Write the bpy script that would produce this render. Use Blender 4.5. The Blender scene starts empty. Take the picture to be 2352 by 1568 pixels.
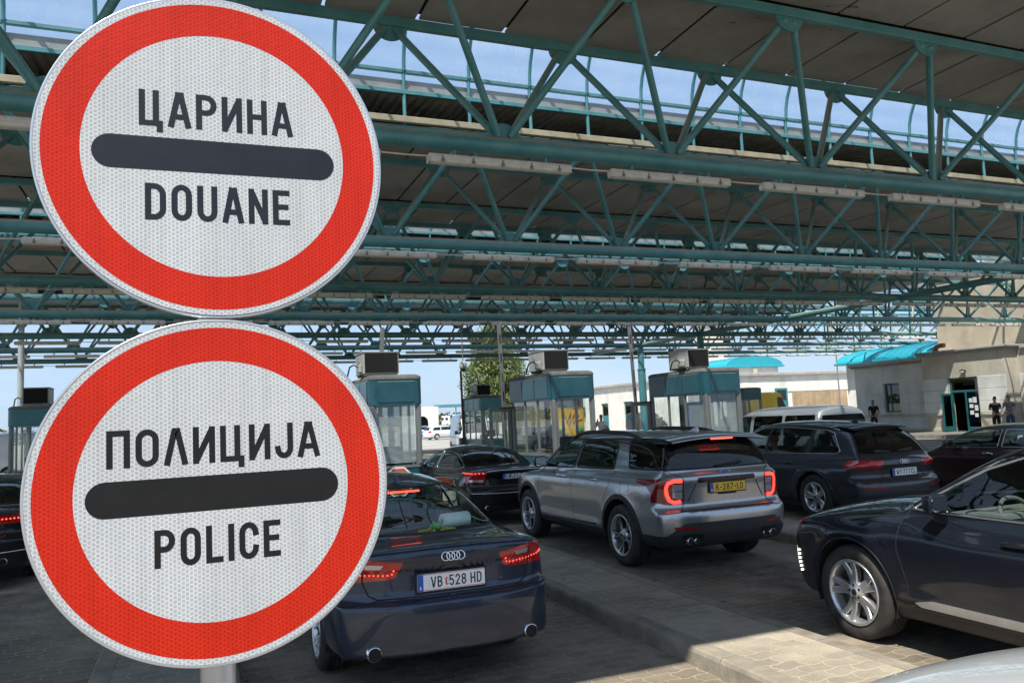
import bpy, bmesh, math, random
import numpy as np
from mathutils import Vector, Matrix
R = math.radians
random.seed(7)
rng = np.random.default_rng(11)
sc = bpy.context.scene
COL = sc.collection

# ------------------------------------------------------------------ camera
def look_matrix(yaw, pitch, roll, loc):
    cy, sy = math.cos(yaw), math.sin(yaw)
    fwd = Vector((sy*math.cos(pitch), cy*math.cos(pitch), math.sin(pitch)))
    right = Vector((cy, -sy, 0.0))
    up = right.cross(fwd)
    c, s = math.cos(roll), math.sin(roll)
    r2 = c*right - s*up
    u2 = s*right + c*up
    m = Matrix((r2, u2, -fwd)).transposed().to_4x4()
    m.translation = loc
    return m
cam_d = bpy.data.cameras.new('camera')
cam = bpy.data.objects.new('camera', cam_d)
COL.objects.link(cam)
cam_d.sensor_width = 36.0
cam_d.sensor_fit = 'HORIZONTAL'
cam_d.lens = 1810.9/2352*36
cam_d.clip_start = 0.05
cam_d.clip_end = 3000
cam.matrix_world = look_matrix(R(22.137), R(5.535), R(2.609), Vector((0, 0, 1.95)))
sc.camera = cam

# ------------------------------------------------------------------ world, sun, exposure
SUN_TO = Vector((-0.42, -0.45, 1.0)).normalized()      # towards the sun: behind the camera, a little left
world = bpy.data.worlds.new('World')
sc.world = world
world.use_nodes = True
wn = world.node_tree.nodes
wl = world.node_tree.links
sky = wn.new('ShaderNodeTexSky')
sky.sky_type = 'NISHITA'
sky.sun_disc = False
sky.sun_elevation = math.asin(SUN_TO.z)
sky.sun_rotation = math.atan2(SUN_TO.x, SUN_TO.y)
sky.air_density = 1.0
sky.dust_density = 0.6
sky.ozone_density = 1.4
bg = wn['Background']
bg.inputs['Strength'].default_value = 0.13
# thin high cloud veils: mixed into the sky by direction
tc = wn.new('ShaderNodeTexCoord')
mp = wn.new('ShaderNodeMapping'); mp.inputs['Scale'].default_value = (1.2, 1.2, 5.0)
nz = wn.new('ShaderNodeTexNoise'); nz.inputs['Scale'].default_value = 2.2; nz.inputs['Detail'].default_value = 6; nz.inputs['Roughness'].default_value = 0.62
cr = wn.new('ShaderNodeValToRGB'); cr.color_ramp.elements[0].position = 0.48; cr.color_ramp.elements[1].position = 0.78
mx = wn.new('ShaderNodeMix'); mx.data_type = 'RGBA'
mx.inputs[7].default_value = (2.9, 3.3, 3.9, 1)
ml = wn.new('ShaderNodeMath'); ml.operation = 'MULTIPLY'; ml.inputs[1].default_value = 0.45
wl.new(tc.outputs['Generated'], mp.inputs['Vector']); wl.new(mp.outputs[0], nz.inputs['Vector'])
wl.new(nz.outputs['Fac'], cr.inputs['Fac']); wl.new(cr.outputs['Color'], ml.inputs[0])
# the air of that day: the physical sky pulled towards a clear pale blue
air = wn.new('ShaderNodeMix'); air.data_type = 'RGBA'; air.inputs[0].default_value = 0.86; air.inputs[7].default_value = (1.28, 1.83, 2.68, 1)
wl.new(sky.outputs[0], air.inputs[6])
wl.new(ml.outputs[0], mx.inputs[0]); wl.new(air.outputs[2], mx.inputs[6]); wl.new(mx.outputs[2], bg.inputs['Color'])

sun_d = bpy.data.lights.new('sun', 'SUN')
sun_d.energy = 3.3
sun_d.angle = R(0.53)
sun_d.color = (1.0, 0.93, 0.82)
sun = bpy.data.objects.new('sun', sun_d)
COL.objects.link(sun)
sun.location = (-20, -20, 40)
sun.rotation_euler = (-SUN_TO).to_track_quat('-Z', 'Y').to_euler()
sc.view_settings.view_transform = 'Standard'
sc.view_settings.look = 'None'
sc.view_settings.exposure = 1.28
sc.view_settings.gamma = 1.0
sc.cycles.max_bounces = 10
sc.cycles.transparent_max_bounces = 24
sc.cycles.caustics_reflective = False
sc.cycles.caustics_refractive = False

# ------------------------------------------------------------------ object helpers
def link(name, me, parent=None, loc=(0, 0, 0)):
    o = bpy.data.objects.new(name, me)
    COL.objects.link(o)
    o.location = loc
    if parent is not None:
        o.parent = parent
    return o
def thing(name, label, cat, loc=(0, 0, 0), rotz=0.0, group=None):
    o = bpy.data.objects.new(name, None)
    COL.objects.link(o)
    o.location = loc
    o.rotation_euler = (0, 0, rotz)
    o.empty_display_size = 0.3
    o['label'] = label
    o['category'] = cat
    if group: o['group'] = group
    return o
def tag(o, label=None, cat=None, group=None, kind=None):
    if label: o['label'] = label
    if cat: o['category'] = cat
    if group: o['group'] = group
    if kind: o['kind'] = kind
    return o
def dup(root, loc=None, rotz=None, label=None, group=None):
    r = root.copy(); COL.objects.link(r)
    if loc is not None: r.location = loc
    if rotz is not None: r.rotation_euler = (0, 0, rotz)
    if label: r['label'] = label
    if group: r['group'] = group
    for ch in list(root.children):
        c = ch.copy(); COL.objects.link(c); c.parent = r
        for g in list(ch.children):
            d = g.copy(); COL.objects.link(d); d.parent = c
    return r

class MB:
    """collects geometry and links it as ONE mesh object"""
    def __init__(s):
        s.v = []; s.f = []; s.m = []; s.mi = 0; s.sm = []
    def mat(s, i): s.mi = i; return s
    def add(s, vs, fs, smooth=False):
        b = len(s.v)
        s.v.extend([tuple(map(float, p)) for p in vs])
        for f in fs:
            s.f.append(tuple(b+i for i in f)); s.m.append(s.mi); s.sm.append(smooth)
        return s
    def box(s, a, b):
        x0, y0, z0 = a; x1, y1, z1 = b
        vs = [(x0,y0,z0),(x1,y0,z0),(x1,y1,z0),(x0,y1,z0),(x0,y0,z1),(x1,y0,z1),(x1,y1,z1),(x0,y1,z1)]
        return s.add(vs, [(0,3,2,1),(4,5,6,7),(0,1,5,4),(1,2,6,5),(2,3,7,6),(3,0,4,7)])
    def bevbox(s, a, b, r=0.02, n=2):
        """box with rounded edges"""
        bm = bmesh.new()
        x0, y0, z0 = a; x1, y1, z1 = b
        vs = [bm.verts.new(p) for p in [(x0,y0,z0),(x1,y0,z0),(x1,y1,z0),(x0,y1,z0),(x0,y0,z1),(x1,y0,z1),(x1,y1,z1),(x0,y1,z1)]]
        for f in [(0,3,2,1),(4,5,6,7),(0,1,5,4),(1,2,6,5),(2,3,7,6),(3,0,4,7)]: bm.faces.new([vs[i] for i in f])
        bmesh.ops.bevel(bm, geom=bm.edges[:], offset=r, segments=n, profile=0.5, affect='EDGES')
        return s.bm(bm, smooth=False)
    def bm(s, bm, smooth=False):
        bm.verts.index_update()
        s.add([v.co[:] for v in bm.verts], [[v.index for v in f.verts] for f in bm.faces], smooth)
        bm.free()
        return s
    def prism(s, poly, axis, lo, hi):
        """polygon given in the two other axes (in xyz order), extruded along axis"""
        n = len(poly); vs = []
        for h in (lo, hi):
            for p in poly:
                q = list(p); q.insert(axis, h); vs.append(q)
        fs = [tuple(range(n)), tuple(range(2*n-1, n-1, -1))]
        for i in range(n):
            j = (i+1) % n
            fs.append((i, i+n, j+n, j))
        return s.add(vs, fs)
    def tube(s, pts, r, n=10, cap=True, smooth=True, closed=False, flat=None):
        pts = [Vector(p) for p in pts]
        k = len(pts)
        rr = r if hasattr(r, '__len__') else [r]*k
        prev = None; rings = []
        for i, p in enumerate(pts):
            if closed: t = pts[(i+1) % k]-pts[i-1]
            elif i == 0: t = pts[1]-p
            elif i == k-1: t = p-pts[i-1]
            else: t = (pts[i+1]-p).normalized()+(p-pts[i-1]).normalized()
            if t.length < 1e-9: t = Vector((0, 0, 1))
            t.normalize()
            if prev is None:
                a = Vector((0, 0, 1)) if abs(t.z) < 0.9 else Vector((1, 0, 0))
                u = t.cross(a).normalized()
            else:
                u = prev-t*prev.dot(t)
                u = u.normalized() if u.length > 1e-6 else t.orthogonal().normalized()
            w = t.cross(u); prev = u
            fy = 1.0 if flat is None else flat
            rings.append([p+rr[i]*(math.cos(2*math.pi*j/n)*u+fy*math.sin(2*math.pi*j/n)*w) for j in range(n)])
        vs = [q for ring in rings for q in ring]
        fs = []
        m = k if closed else k-1
        for i in range(m):
            i2 = (i+1) % k
            for j in range(n):
                j2 = (j+1) % n
                fs.append((i*n+j, i*n+j2, i2*n+j2, i2*n+j))
        s.add(vs, fs, smooth)
        if cap and not closed:
            s.add(rings[0], [tuple(range(n-1, -1, -1))]); s.add(rings[-1], [tuple(range(n))])
        return s
    def cyl(s, p0, p1, r, n=12, r2=None, cap=True, smooth=True):
        return s.tube([p0, p1], [r, r if r2 is None else r2], n, cap, smooth)
    def lathe(s, prof, axis='z', n=32, c=(0, 0, 0), smooth=True, closed=False):
        """profile of (radius, height) turned about an axis through c"""
        vs = []; k = len(prof)
        for i in range(n):
            a = 2*math.pi*i/n; ca, sa = math.cos(a), math.sin(a)
            for r, h in prof:
                if axis == 'z': p = (r*ca, r*sa, h)
                elif axis == 'x': p = (h, r*ca, r*sa)
                else: p = (r*sa, h, r*ca)
                vs.append((p[0]+c[0], p[1]+c[1], p[2]+c[2]))
        fs = []
        m = k if closed else k-1
        for i in range(n):
            i2 = (i+1) % n
            for j in range(m):
                j2 = (j+1) % k
                fs.append((i*k+j, i2*k+j, i2*k+j2, i*k+j2))
        return s.add(vs, fs, smooth)
    def grid(s, P, smooth=True, wrap=False):
        """P: array (a,b,3)"""
        a, b = len(P), len(P[0])
        vs = [P[i][j] for i in range(a) for j in range(b)]
        fs = [(i*b+j, (i+1)*b+j, (i+1)*b+j+1, i*b+j+1) for i in range(a-1) for j in range(b-1)]
        return s.add(vs, fs, smooth)
    def xform(s, M):
        s.v = [tuple(M @ Vector(p)) for p in s.v]; return s
    def mesh(s, name, mats, recalc=True):
        me = bpy.data.meshes.new(name)
        me.from_pydata(s.v, [], s.f)
        if not isinstance(mats, (list, tuple)): mats = [mats]
        for m in mats: me.materials.append(m)
        me.polygons.foreach_set('material_index', s.m)
        me.polygons.foreach_set('use_smooth', s.sm)
        me.update()
        if recalc:
            bm = bmesh.new(); bm.from_mesh(me)
            bmesh.ops.recalc_face_normals(bm, faces=bm.faces[:])
            bm.to_mesh(me); bm.free()
        return me
    def build(s, name, mats, parent=None, loc=(0, 0, 0), recalc=True):
        return link(name, s.mesh(name, mats, recalc), parent, loc)

# ------------------------------------------------------------------ materials
def new_mat(name):
    m = bpy.data.materials.new(name); m.use_nodes = True
    nt = m.node_tree
    return m, nt, nt.nodes, nt.links, nt.nodes['Principled BSDF']
def pbr(name, col, rough=0.5, metal=0.0, coat=0.0, spec=0.5, emit=None, estr=0.0, var=0.0, vscale=3.0, bump=0.0, bscale=60.0, rvar=0.0, coatr=0.03):
    m, nt, N, L, b = new_mat(name)
    b.inputs['Base Color'].default_value = (*col, 1)
    b.inputs['Roughness'].default_value = rough
    b.inputs['Metallic'].default_value = metal
    b.inputs['Coat Weight'].default_value = coat
    b.inputs['Coat Roughness'].default_value = coatr
    b.inputs['Specular IOR Level'].default_value = spec
    if emit:
        b.inputs['Emission Color'].default_value = (*emit, 1)
        b.inputs['Emission Strength'].default_value = estr
    if var > 0 or rvar > 0:
        g = N.new('ShaderNodeNewGeometry')
        n = N.new('ShaderNodeTexNoise'); n.inputs['Scale'].default_value = vscale; n.inputs['Detail'].default_value = 7; n.inputs['Roughness'].default_value = 0.62
        L.new(g.outputs['Position'], n.inputs['Vector'])
        if var > 0:
            r = N.new('ShaderNodeMapRange'); r.inputs[1].default_value = 0.3; r.inputs[2].default_value = 0.7
            r.inputs[3].default_value = 1-var; r.inputs[4].default_value = 1+var
            L.new(n.outputs['Fac'], r.inputs[0])
            x = N.new('ShaderNodeMix'); x.data_type = 'RGBA'; x.blend_type = 'MULTIPLY'; x.inputs[0].default_value = 1
            x.inputs[6].default_value = (*col, 1)
            L.new(r.outputs[0], x.inputs[7]); L.new(x.outputs[2], b.inputs['Base Color'])
        if rvar > 0:
            r = N.new('ShaderNodeMapRange'); r.inputs[1].default_value = 0.3; r.inputs[2].default_value = 0.7
            r.inputs[3].default_value = max(0.02, rough-rvar); r.inputs[4].default_value = min(1, rough+rvar)
            L.new(n.outputs['Fac'], r.inputs[0]); L.new(r.outputs[0], b.inputs['Roughness'])
    if bump > 0:
        g = N.new('ShaderNodeTexCoord')
        n = N.new('ShaderNodeTexNoise'); n.inputs['Scale'].default_value = bscale; n.inputs['Detail'].default_value = 4
        bp = N.new('ShaderNodeBump'); bp.inputs['Strength'].default_value = bump; bp.inputs['Distance'].default_value = 0.01
        L.new(g.outputs['Object'], n.inputs['Vector']); L.new(n.outputs['Fac'], bp.inputs['Height']); L.new(bp.outputs[0], b.inputs['Normal'])
    return m
def glass_mat(name, tint, refl=1.0, rough=0.0, ior=1.5, dirt=0.0):
    """clear or tinted pane: light passes straight through, grazing views reflect"""
    m = bpy.data.materials.new(name); m.use_nodes = True
    nt = m.node_tree; N = nt.nodes; L = nt.links
    N.clear()
    out = N.new('ShaderNodeOutputMaterial')
    t = N.new('ShaderNodeBsdfTransparent'); t.inputs[0].default_value = (*tint, 1)
    g = N.new('ShaderNodeBsdfGlossy'); g.inputs['Roughness'].default_value = rough; g.inputs['Color'].default_value = (refl, refl, refl, 1)
    fr = N.new('ShaderNodeFresnel'); fr.inputs['IOR'].default_value = ior
    ml = N.new('ShaderNodeMath'); ml.operation = 'MULTIPLY'; ml.inputs[1].default_value = 1.15; ml.use_clamp = True
    x = N.new('ShaderNodeMixShader')
    ge = N.new('ShaderNodeNewGeometry'); iv = N.new('ShaderNodeMath'); iv.operation = 'SUBTRACT'; iv.inputs[0].default_value = 1.0
    m2 = N.new('ShaderNodeMath'); m2.operation = 'MULTIPLY'           # light leaving the pane passes: only the front face mirrors
    L.new(ge.outputs['Backfacing'], iv.inputs[1])
    L.new(fr.outputs[0], ml.inputs[0]); L.new(ml.outputs[0], m2.inputs[0]); L.new(iv.outputs[0], m2.inputs[1]); L.new(m2.outputs[0], x.inputs[0]); L.new(t.outputs[0], x.inputs[1]); L.new(g.outputs[0], x.inputs[2])
    last = x
    if dirt > 0:
        d = N.new('ShaderNodeBsdfDiffuse'); d.inputs[0].default_value = (0.5, 0.5, 0.48, 1)
        y = N.new('ShaderNodeMixShader'); y.inputs[0].default_value = dirt
        L.new(x.outputs[0], y.inputs[1]); L.new(d.outputs[0], y.inputs[2]); last = y
    L.new(last.outputs[0], out.inputs[0])
    return m
def mathn(N, L, op, a, b=None, clamp=False):
    n = N.new('ShaderNodeMath'); n.operation = op; n.use_clamp = clamp
    for i, x in enumerate((a, b)):
        if x is None: continue
        if isinstance(x, (int, float)): n.inputs[i].default_value = x
        else: L.new(x, n.inputs[i])
    return n.outputs[0]

# teal paint with sun-bleached streaks, and the dust that settles on upward faces
def teal_mat(name, col=(0.066, 0.245, 0.262), dust=1.0, rough=0.42):
    m, nt, N, L, b = new_mat(name)
    g = N.new('ShaderNodeNewGeometry')
    n = N.new('ShaderNodeTexNoise'); n.inputs['Scale'].default_value = 1.7; n.inputs['Detail'].default_value = 8; n.inputs['Roughness'].default_value = 0.65
    L.new(g.outputs['Position'], n.inputs['Vector'])
    r = N.new('ShaderNodeValToRGB')
    r.color_ramp.elements[0].position = 0.32; r.color_ramp.elements[0].color = (col[0]*0.72, col[1]*0.78, col[2]*0.8, 1)
    r.color_ramp.elements[1].position = 0.72; r.color_ramp.elements[1].color = (col[0]*1.6+0.01, col[1]*1.22, col[2]*1.2, 1)
    L.new(n.outputs['Fac'], r.inputs['Fac'])
    s = N.new('ShaderNodeSeparateXYZ'); L.new(g.outputs['Normal'], s.inputs[0])
    n2 = N.new('ShaderNodeTexNoise'); n2.inputs['Scale'].default_value = 9; n2.inputs['Detail'].default_value = 5
    L.new(g.outputs['Position'], n2.inputs['Vector'])
    a = mathn(N, L, 'MULTIPLY_ADD', n2.outputs['Fac'], 0.5); N[-1].inputs[2].default_value = -0.25
    z = mathn(N, L, 'ADD', s.outputs['Z'], a)
    mr = N.new('ShaderNodeMapRange'); mr.inputs[1].default_value = 0.28; mr.inputs[2].default_value = 0.70; mr.inputs[3].default_value = 0; mr.inputs[4].default_value = dust
    L.new(z, mr.inputs[0])
    x = N.new('ShaderNodeMix'); x.data_type = 'RGBA'; x.inputs[7].default_value = (0.33, 0.28, 0.19, 1)
    # rust bleeding through the old paint in small patches
    n3 = N.new('ShaderNodeTexNoise'); n3.inputs['Scale'].default_value = 4.5; n3.inputs['Detail'].default_value = 9; n3.inputs['Roughness'].default_value = 0.7
    L.new(g.outputs['Position'], n3.inputs['Vector'])
    m3 = N.new('ShaderNodeMapRange'); m3.inputs[1].default_value = 0.63; m3.inputs[2].default_value = 0.72; m3.inputs[3].default_value = 0; m3.inputs[4].default_value = 0.75*dust
    L.new(n3.outputs['Fac'], m3.inputs[0])
    xr = N.new('ShaderNodeMix'); xr.data_type = 'RGBA'; xr.inputs[7].default_value = (0.11, 0.065, 0.04, 1)
    L.new(m3.outputs[0], xr.inputs[0]); L.new(r.outputs['Color'], xr.inputs[6])
    L.new(mr.outputs[0], x.inputs[0]); L.new(xr.outputs[2], x.inputs[6]); L.new(x.outputs[2], b.inputs['Base Color'])
    ro = N.new('ShaderNodeMapRange'); ro.inputs[3].default_value = rough; ro.inputs[4].default_value = 0.95
    L.new(mr.outputs[0], ro.inputs[0]); L.new(ro.outputs[0], b.inputs['Roughness'])
    return m
M = {}
M['teal'] = teal_mat('teal_paint')
M['teal_clean'] = teal_mat('teal_panel', (0.012, 0.105, 0.125), 0.5, 0.35)
M['white_enamel'] = pbr('white_enamel', (0.62, 0.60, 0.54), 0.45, var=0.18, vscale=6)
M['diffuser'] = pbr('diffuser', (0.62, 0.60, 0.53), 0.25, var=0.12, vscale=8)
M['steel'] = pbr('galvanised', (0.48, 0.49, 0.5), 0.38, 0.75, var=0.12, vscale=14)
M['alu'] = pbr('aluminium', (0.6, 0.61, 0.62), 0.32, 0.9)
M['grey_alu'] = pbr('grey_frame', (0.20, 0.205, 0.20), 0.5, 0.2, var=0.08, vscale=5)
M['chrome'] = pbr('chrome', (0.82, 0.83, 0.84), 0.07, 1.0)
M['rubber'] = pbr('rubber', (0.016, 0.016, 0.017), 0.75, bump=0.15, bscale=90)
M['black'] = pbr('black_plastic', (0.012, 0.012, 0.013), 0.45)
M['black_matt'] = pbr('black_matt', (0.01, 0.01, 0.01), 0.9)
M['void_shade'] = pbr('void_shade', (0.02, 0.018, 0.015), 0.95)  # near-black colour standing for the shade above the panel gaps
# ------------------------------------------------------------------ ground
def paver_mat(name, col, joint,  bw=0.235, rh=0.14, amp=0.012, stain=0.5, rough=0.85, wl_=0.235, spots=True, oil=0.0):
    m, nt, N, L, b = new_mat(name)
    g = N.new('ShaderNodeNewGeometry')
    s = N.new('ShaderNodeSeparateXYZ'); L.new(g.outputs['Position'], s.inputs[0])
    wob = N.new('ShaderNodeTexNoise'); wob.inputs['Scale'].default_value = 1.1; wob.inputs['Detail'].default_value = 2
    L.new(g.outputs['Position'], wob.inputs['Vector'])
    px = mathn(N, L, 'MULTIPLY', s.outputs['X'], 2*math.pi/wl_)
    sx = mathn(N, L, 'SINE', px)
    sx = mathn(N, L, 'MULTIPLY', sx, amp)
    w2 = mathn(N, L, 'MULTIPLY', wob.outputs['Fac'], 0.09)
    y = mathn(N, L, 'ADD', s.outputs['Y'], sx); y = mathn(N, L, 'ADD', y, w2)
    py = mathn(N, L, 'MULTIPLY', s.outputs['Y'], 2*math.pi/rh)
    sy = mathn(N, L, 'SINE', py); sy = mathn(N, L, 'MULTIPLY', sy, 0.012)
    x = mathn(N, L, 'ADD', s.outputs['X'], sy)
    c = N.new('ShaderNodeCombineXYZ'); L.new(x, c.inputs[0]); L.new(y, c.inputs[1])
    br = N.new('ShaderNodeTexBrick')
    br.offset = 0.5; br.inputs['Scale'].default_value = 1.0
    br.inputs['Brick Width'].default_value = bw; br.inputs['Row Height'].default_value = rh
    br.inputs['Mortar Size'].default_value = 0.006; br.inputs['Mortar Smooth'].default_value = 0.35; br.inputs['Bias'].default_value = -0.1
    br.inputs['Color1'].default_value = (0.84, 0.84, 0.84, 1); br.inputs['Color2'].default_value = (1.08, 1.07, 1.05, 1); br.inputs['Mortar'].default_value = (1, 1, 1, 1)
    L.new(c.outputs[0], br.inputs['Vector'])
    # broad stains, fine grain
    n1 = N.new('ShaderNodeTexNoise'); n1.inputs['Scale'].default_value = 0.8; n1.inputs['Detail'].default_value = 8; n1.inputs['Roughness'].default_value = 0.66
    L.new(g.outputs['Position'], n1.inputs['Vector'])
    r1 = N.new('ShaderNodeMapRange'); r1.inputs[1].default_value = 0.34; r1.inputs[2].default_value = 0.66; r1.inputs[3].default_value = 1-stain; r1.inputs[4].default_value = 1.14
    L.new(n1.outputs['Fac'], r1.inputs[0])
    n2 = N.new('ShaderNodeTexNoise'); n2.inputs['Scale'].default_value = 70; n2.inputs['Detail'].default_value = 3
    L.new(g.outputs['Position'], n2.inputs['Vector'])
    r2 = N.new('ShaderNodeMapRange'); r2.inputs[1].default_value = 0.25; r2.inputs[2].default_value = 0.75; r2.inputs[3].default_value = 0.82; r2.inputs[4].default_value = 1.18
    L.new(n2.outputs['Fac'], r2.inputs[0])
    def mul(a, bsock):
        x_ = N.new('ShaderNodeMix'); x_.data_type = 'RGBA'; x_.blend_type = 'MULTIPLY'; x_.inputs[0].default_value = 1
        if isinstance(a, tuple): x_.inputs[6].default_value = a
        else: L.new(a, x_.inputs[6])
        L.new(bsock, x_.inputs[7]); return x_.outputs[2]
    base = mul((*col, 1), br.outputs['Color']); base = mul(base, r1.outputs[0]); base = mul(base, r2.outputs[0])
    xj = N.new('ShaderNodeMix'); xj.data_type = 'RGBA'; xj.inputs[7].default_value = (*joint, 1)
    n4 = N.new('ShaderNodeTexNoise'); n4.inputs['Scale'].default_value = 2.6; n4.inputs['Detail'].default_value = 3
    L.new(g.outputs['Position'], n4.inputs['Vector'])
    jr = N.new('ShaderNodeMapRange'); jr.inputs[1].default_value = 0.3; jr.inputs[2].default_value = 0.65; jr.inputs[3].default_value = 0.15; jr.inputs[4].default_value = 1
    L.new(n4.outputs['Fac'], jr.inputs[0])
    jf = mathn(N, L, 'MULTIPLY', br.outputs['Fac'], jr.outputs[0])
    L.new(jf, xj.inputs[0]); L.new(base, xj.inputs[6])
    last = xj.outputs[2]
    if oil > 0:                                         # oil dripped along the middle of each lane
        cx = mathn(N, L, 'SUBTRACT', s.outputs['X'], 4.09+2.155); cx = mathn(N, L, 'MULTIPLY', cx, 2*math.pi/4.31); cx = mathn(N, L, 'COSINE', cx)
        mo = N.new('ShaderNodeMapRange'); mo.inputs[1].default_value = 0.25; mo.inputs[2].default_value = 1.0; L.new(cx, mo.inputs[0])
        no = N.new('ShaderNodeTexNoise'); no.inputs['Scale'].default_value = 1.9; no.inputs['Detail'].default_value = 7; no.inputs['Roughness'].default_value = 0.7
        L.new(g.outputs['Position'], no.inputs['Vector'])
        m2 = N.new('ShaderNodeMapRange'); m2.inputs[1].default_value = 0.44; m2.inputs[2].default_value = 0.64; m2.inputs[4].default_value = oil; L.new(no.outputs['Fac'], m2.inputs[0])
        fo = mathn(N, L, 'MULTIPLY', mo.outputs[0], m2.outputs[0])
        xo = N.new('ShaderNodeMix'); xo.data_type = 'RGBA'; xo.inputs[7].default_value = (0.028, 0.025, 0.022, 1)
        L.new(fo, xo.inputs[0]); L.new(last, xo.inputs[6]); last = xo.outputs[2]
    if spots:
        vo = N.new('ShaderNodeTexVoronoi'); vo.inputs['Scale'].default_value = 2.3; vo.inputs['Randomness'].default_value = 1
        L.new(g.outputs['Position'], vo.inputs['Vector'])
        sp = N.new('ShaderNodeMapRange'); sp.inputs[1].default_value = 0.045; sp.inputs[2].default_value = 0.075; sp.inputs[3].default_value = 0.8; sp.inputs[4].default_value = 0
        L.new(vo.outputs['Distance'], sp.inputs[0])
        xs_ = N.new('ShaderNodeMix'); xs_.data_type = 'RGBA'; xs_.inputs[7].default_value = (0.035, 0.032, 0.03, 1)
        L.new(sp.outputs[0], xs_.inputs[0]); L.new(last, xs_.inputs[6]); last = xs_.outputs[2]
    L.new(last, b.inputs['Base Color'])
    b.inputs['Roughness'].default_value = rough
    hb = mathn(N, L, 'MULTIPLY', br.outputs['Fac'], -1.0)
    hh = mathn(N, L, 'MULTIPLY_ADD', n2.outputs['Fac'], 0.25); L.new(hb, N[-1].inputs[2])
    bp = N.new('ShaderNodeBump'); bp.inputs['Strength'].default_value = 0.55; bp.inputs['Distance'].default_value = 0.006
    L.new(hh, bp.inputs['Height']); L.new(bp.outputs[0], b.inputs['Normal'])
    return m
M['road_paver'] = paver_mat('lane_pavers', (0.26, 0.222, 0.17), (0.37, 0.325, 0.25), oil=0.75, stain=0.55)
M['island_paver'] = paver_mat('island_pavers', (0.34, 0.305, 0.245), (0.44, 0.395, 0.32), stain=0.4)
M['kerb'] = pbr('kerb_concrete', (0.235, 0.212, 0.172), 0.9, var=0.32, vscale=4, bump=0.4, bscale=45)
M['asphalt'] = pbr('bright_asphalt', (0.30, 0.29, 0.265), 0.9, var=0.2, vscale=0.4, bump=0.2, bscale=30)
M['line'] = pbr('road_paint', (0.7, 0.7, 0.67), 0.7, var=0.15, vscale=3)

mb = MB()
mb.add([(-900, -700, -0.02), (900, -700, -0.02), (900, 1500, -0.02), (-900, 1500, -0.02)], [(0, 1, 2, 3)])
tag(mb.build('ground', M['asphalt']), kind='structure')
mb = MB()
mb.add([(-22, -12, 0), (33.2, -12, 0), (33.2, 56, 0), (-22, 56, 0)], [(0, 1, 2, 3)])
tag(mb.build('road', M['road_paver']), kind='structure')
mb = MB()
for x0 in range(-20, 90, 6):
    mb.add([(x0, 66, -0.012), (x0+4.0, 66, -0.012), (x0+4.0, 66.16, -0.012), (x0, 66.16, -0.012)], [(0, 1, 2, 3)])
mb.add([(-60, 59.0, -0.012), (140, 59.0, -0.012), (140, 59.2, -0.012), (-60, 59.2, -0.012)], [(0, 1, 2, 3)])
mb.add([(-60, 72.0, -0.012), (140, 72.0, -0.012), (140, 72.2, -0.012), (-60, 72.2, -0.012)], [(0, 1, 2, 3)])
tag(mb.build('road_marking', M['line']), kind='structure')

ISL = [4.09+4.31*(k-1) for k in range(-2, 7)]          # island centrelines
def island(xc, y0, y1, w=1.09, h=0.135):
    mb = MB(); x0, x1 = xc-w/2, xc+w/2; kw = 0.17
    # paved top, 4 mm below the kerb tops
    mb.mat(0).box((x0+kw, y0+kw, -0.01), (x1-kw, y1-kw, h-0.004))
    mb.mat(1)
    ys = np.arange(y0, y1, 1.0)
    for ya in ys:                                       # kerb stones with a rounded outer edge and open butt joints
        yb = min(ya+0.992, y1)
        for sx in (-1, 1):
            xo = xc+sx*w/2; xi = xo-sx*kw
            pr = [(xi, -0.01), (xo, -0.01), (xo-sx*0.008, h-0.035), (xo-sx*0.02, h-0.01), (xo-sx*0.04, h), (xi, h)]
            mb.prism(pr, 1, ya, yb)
    for ya, yb in ((y0-0.17, y0-0.002), (y1+0.002, y1+0.17)):
        mb.box((x0, ya, -0.01), (x1, yb, h))
    o = mb.build('pavement', [M['island_paver'], M['kerb']])
    return tag(o, kind='structure')
for xc in ISL:
    island(xc, -4.0, 44.0)

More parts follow.
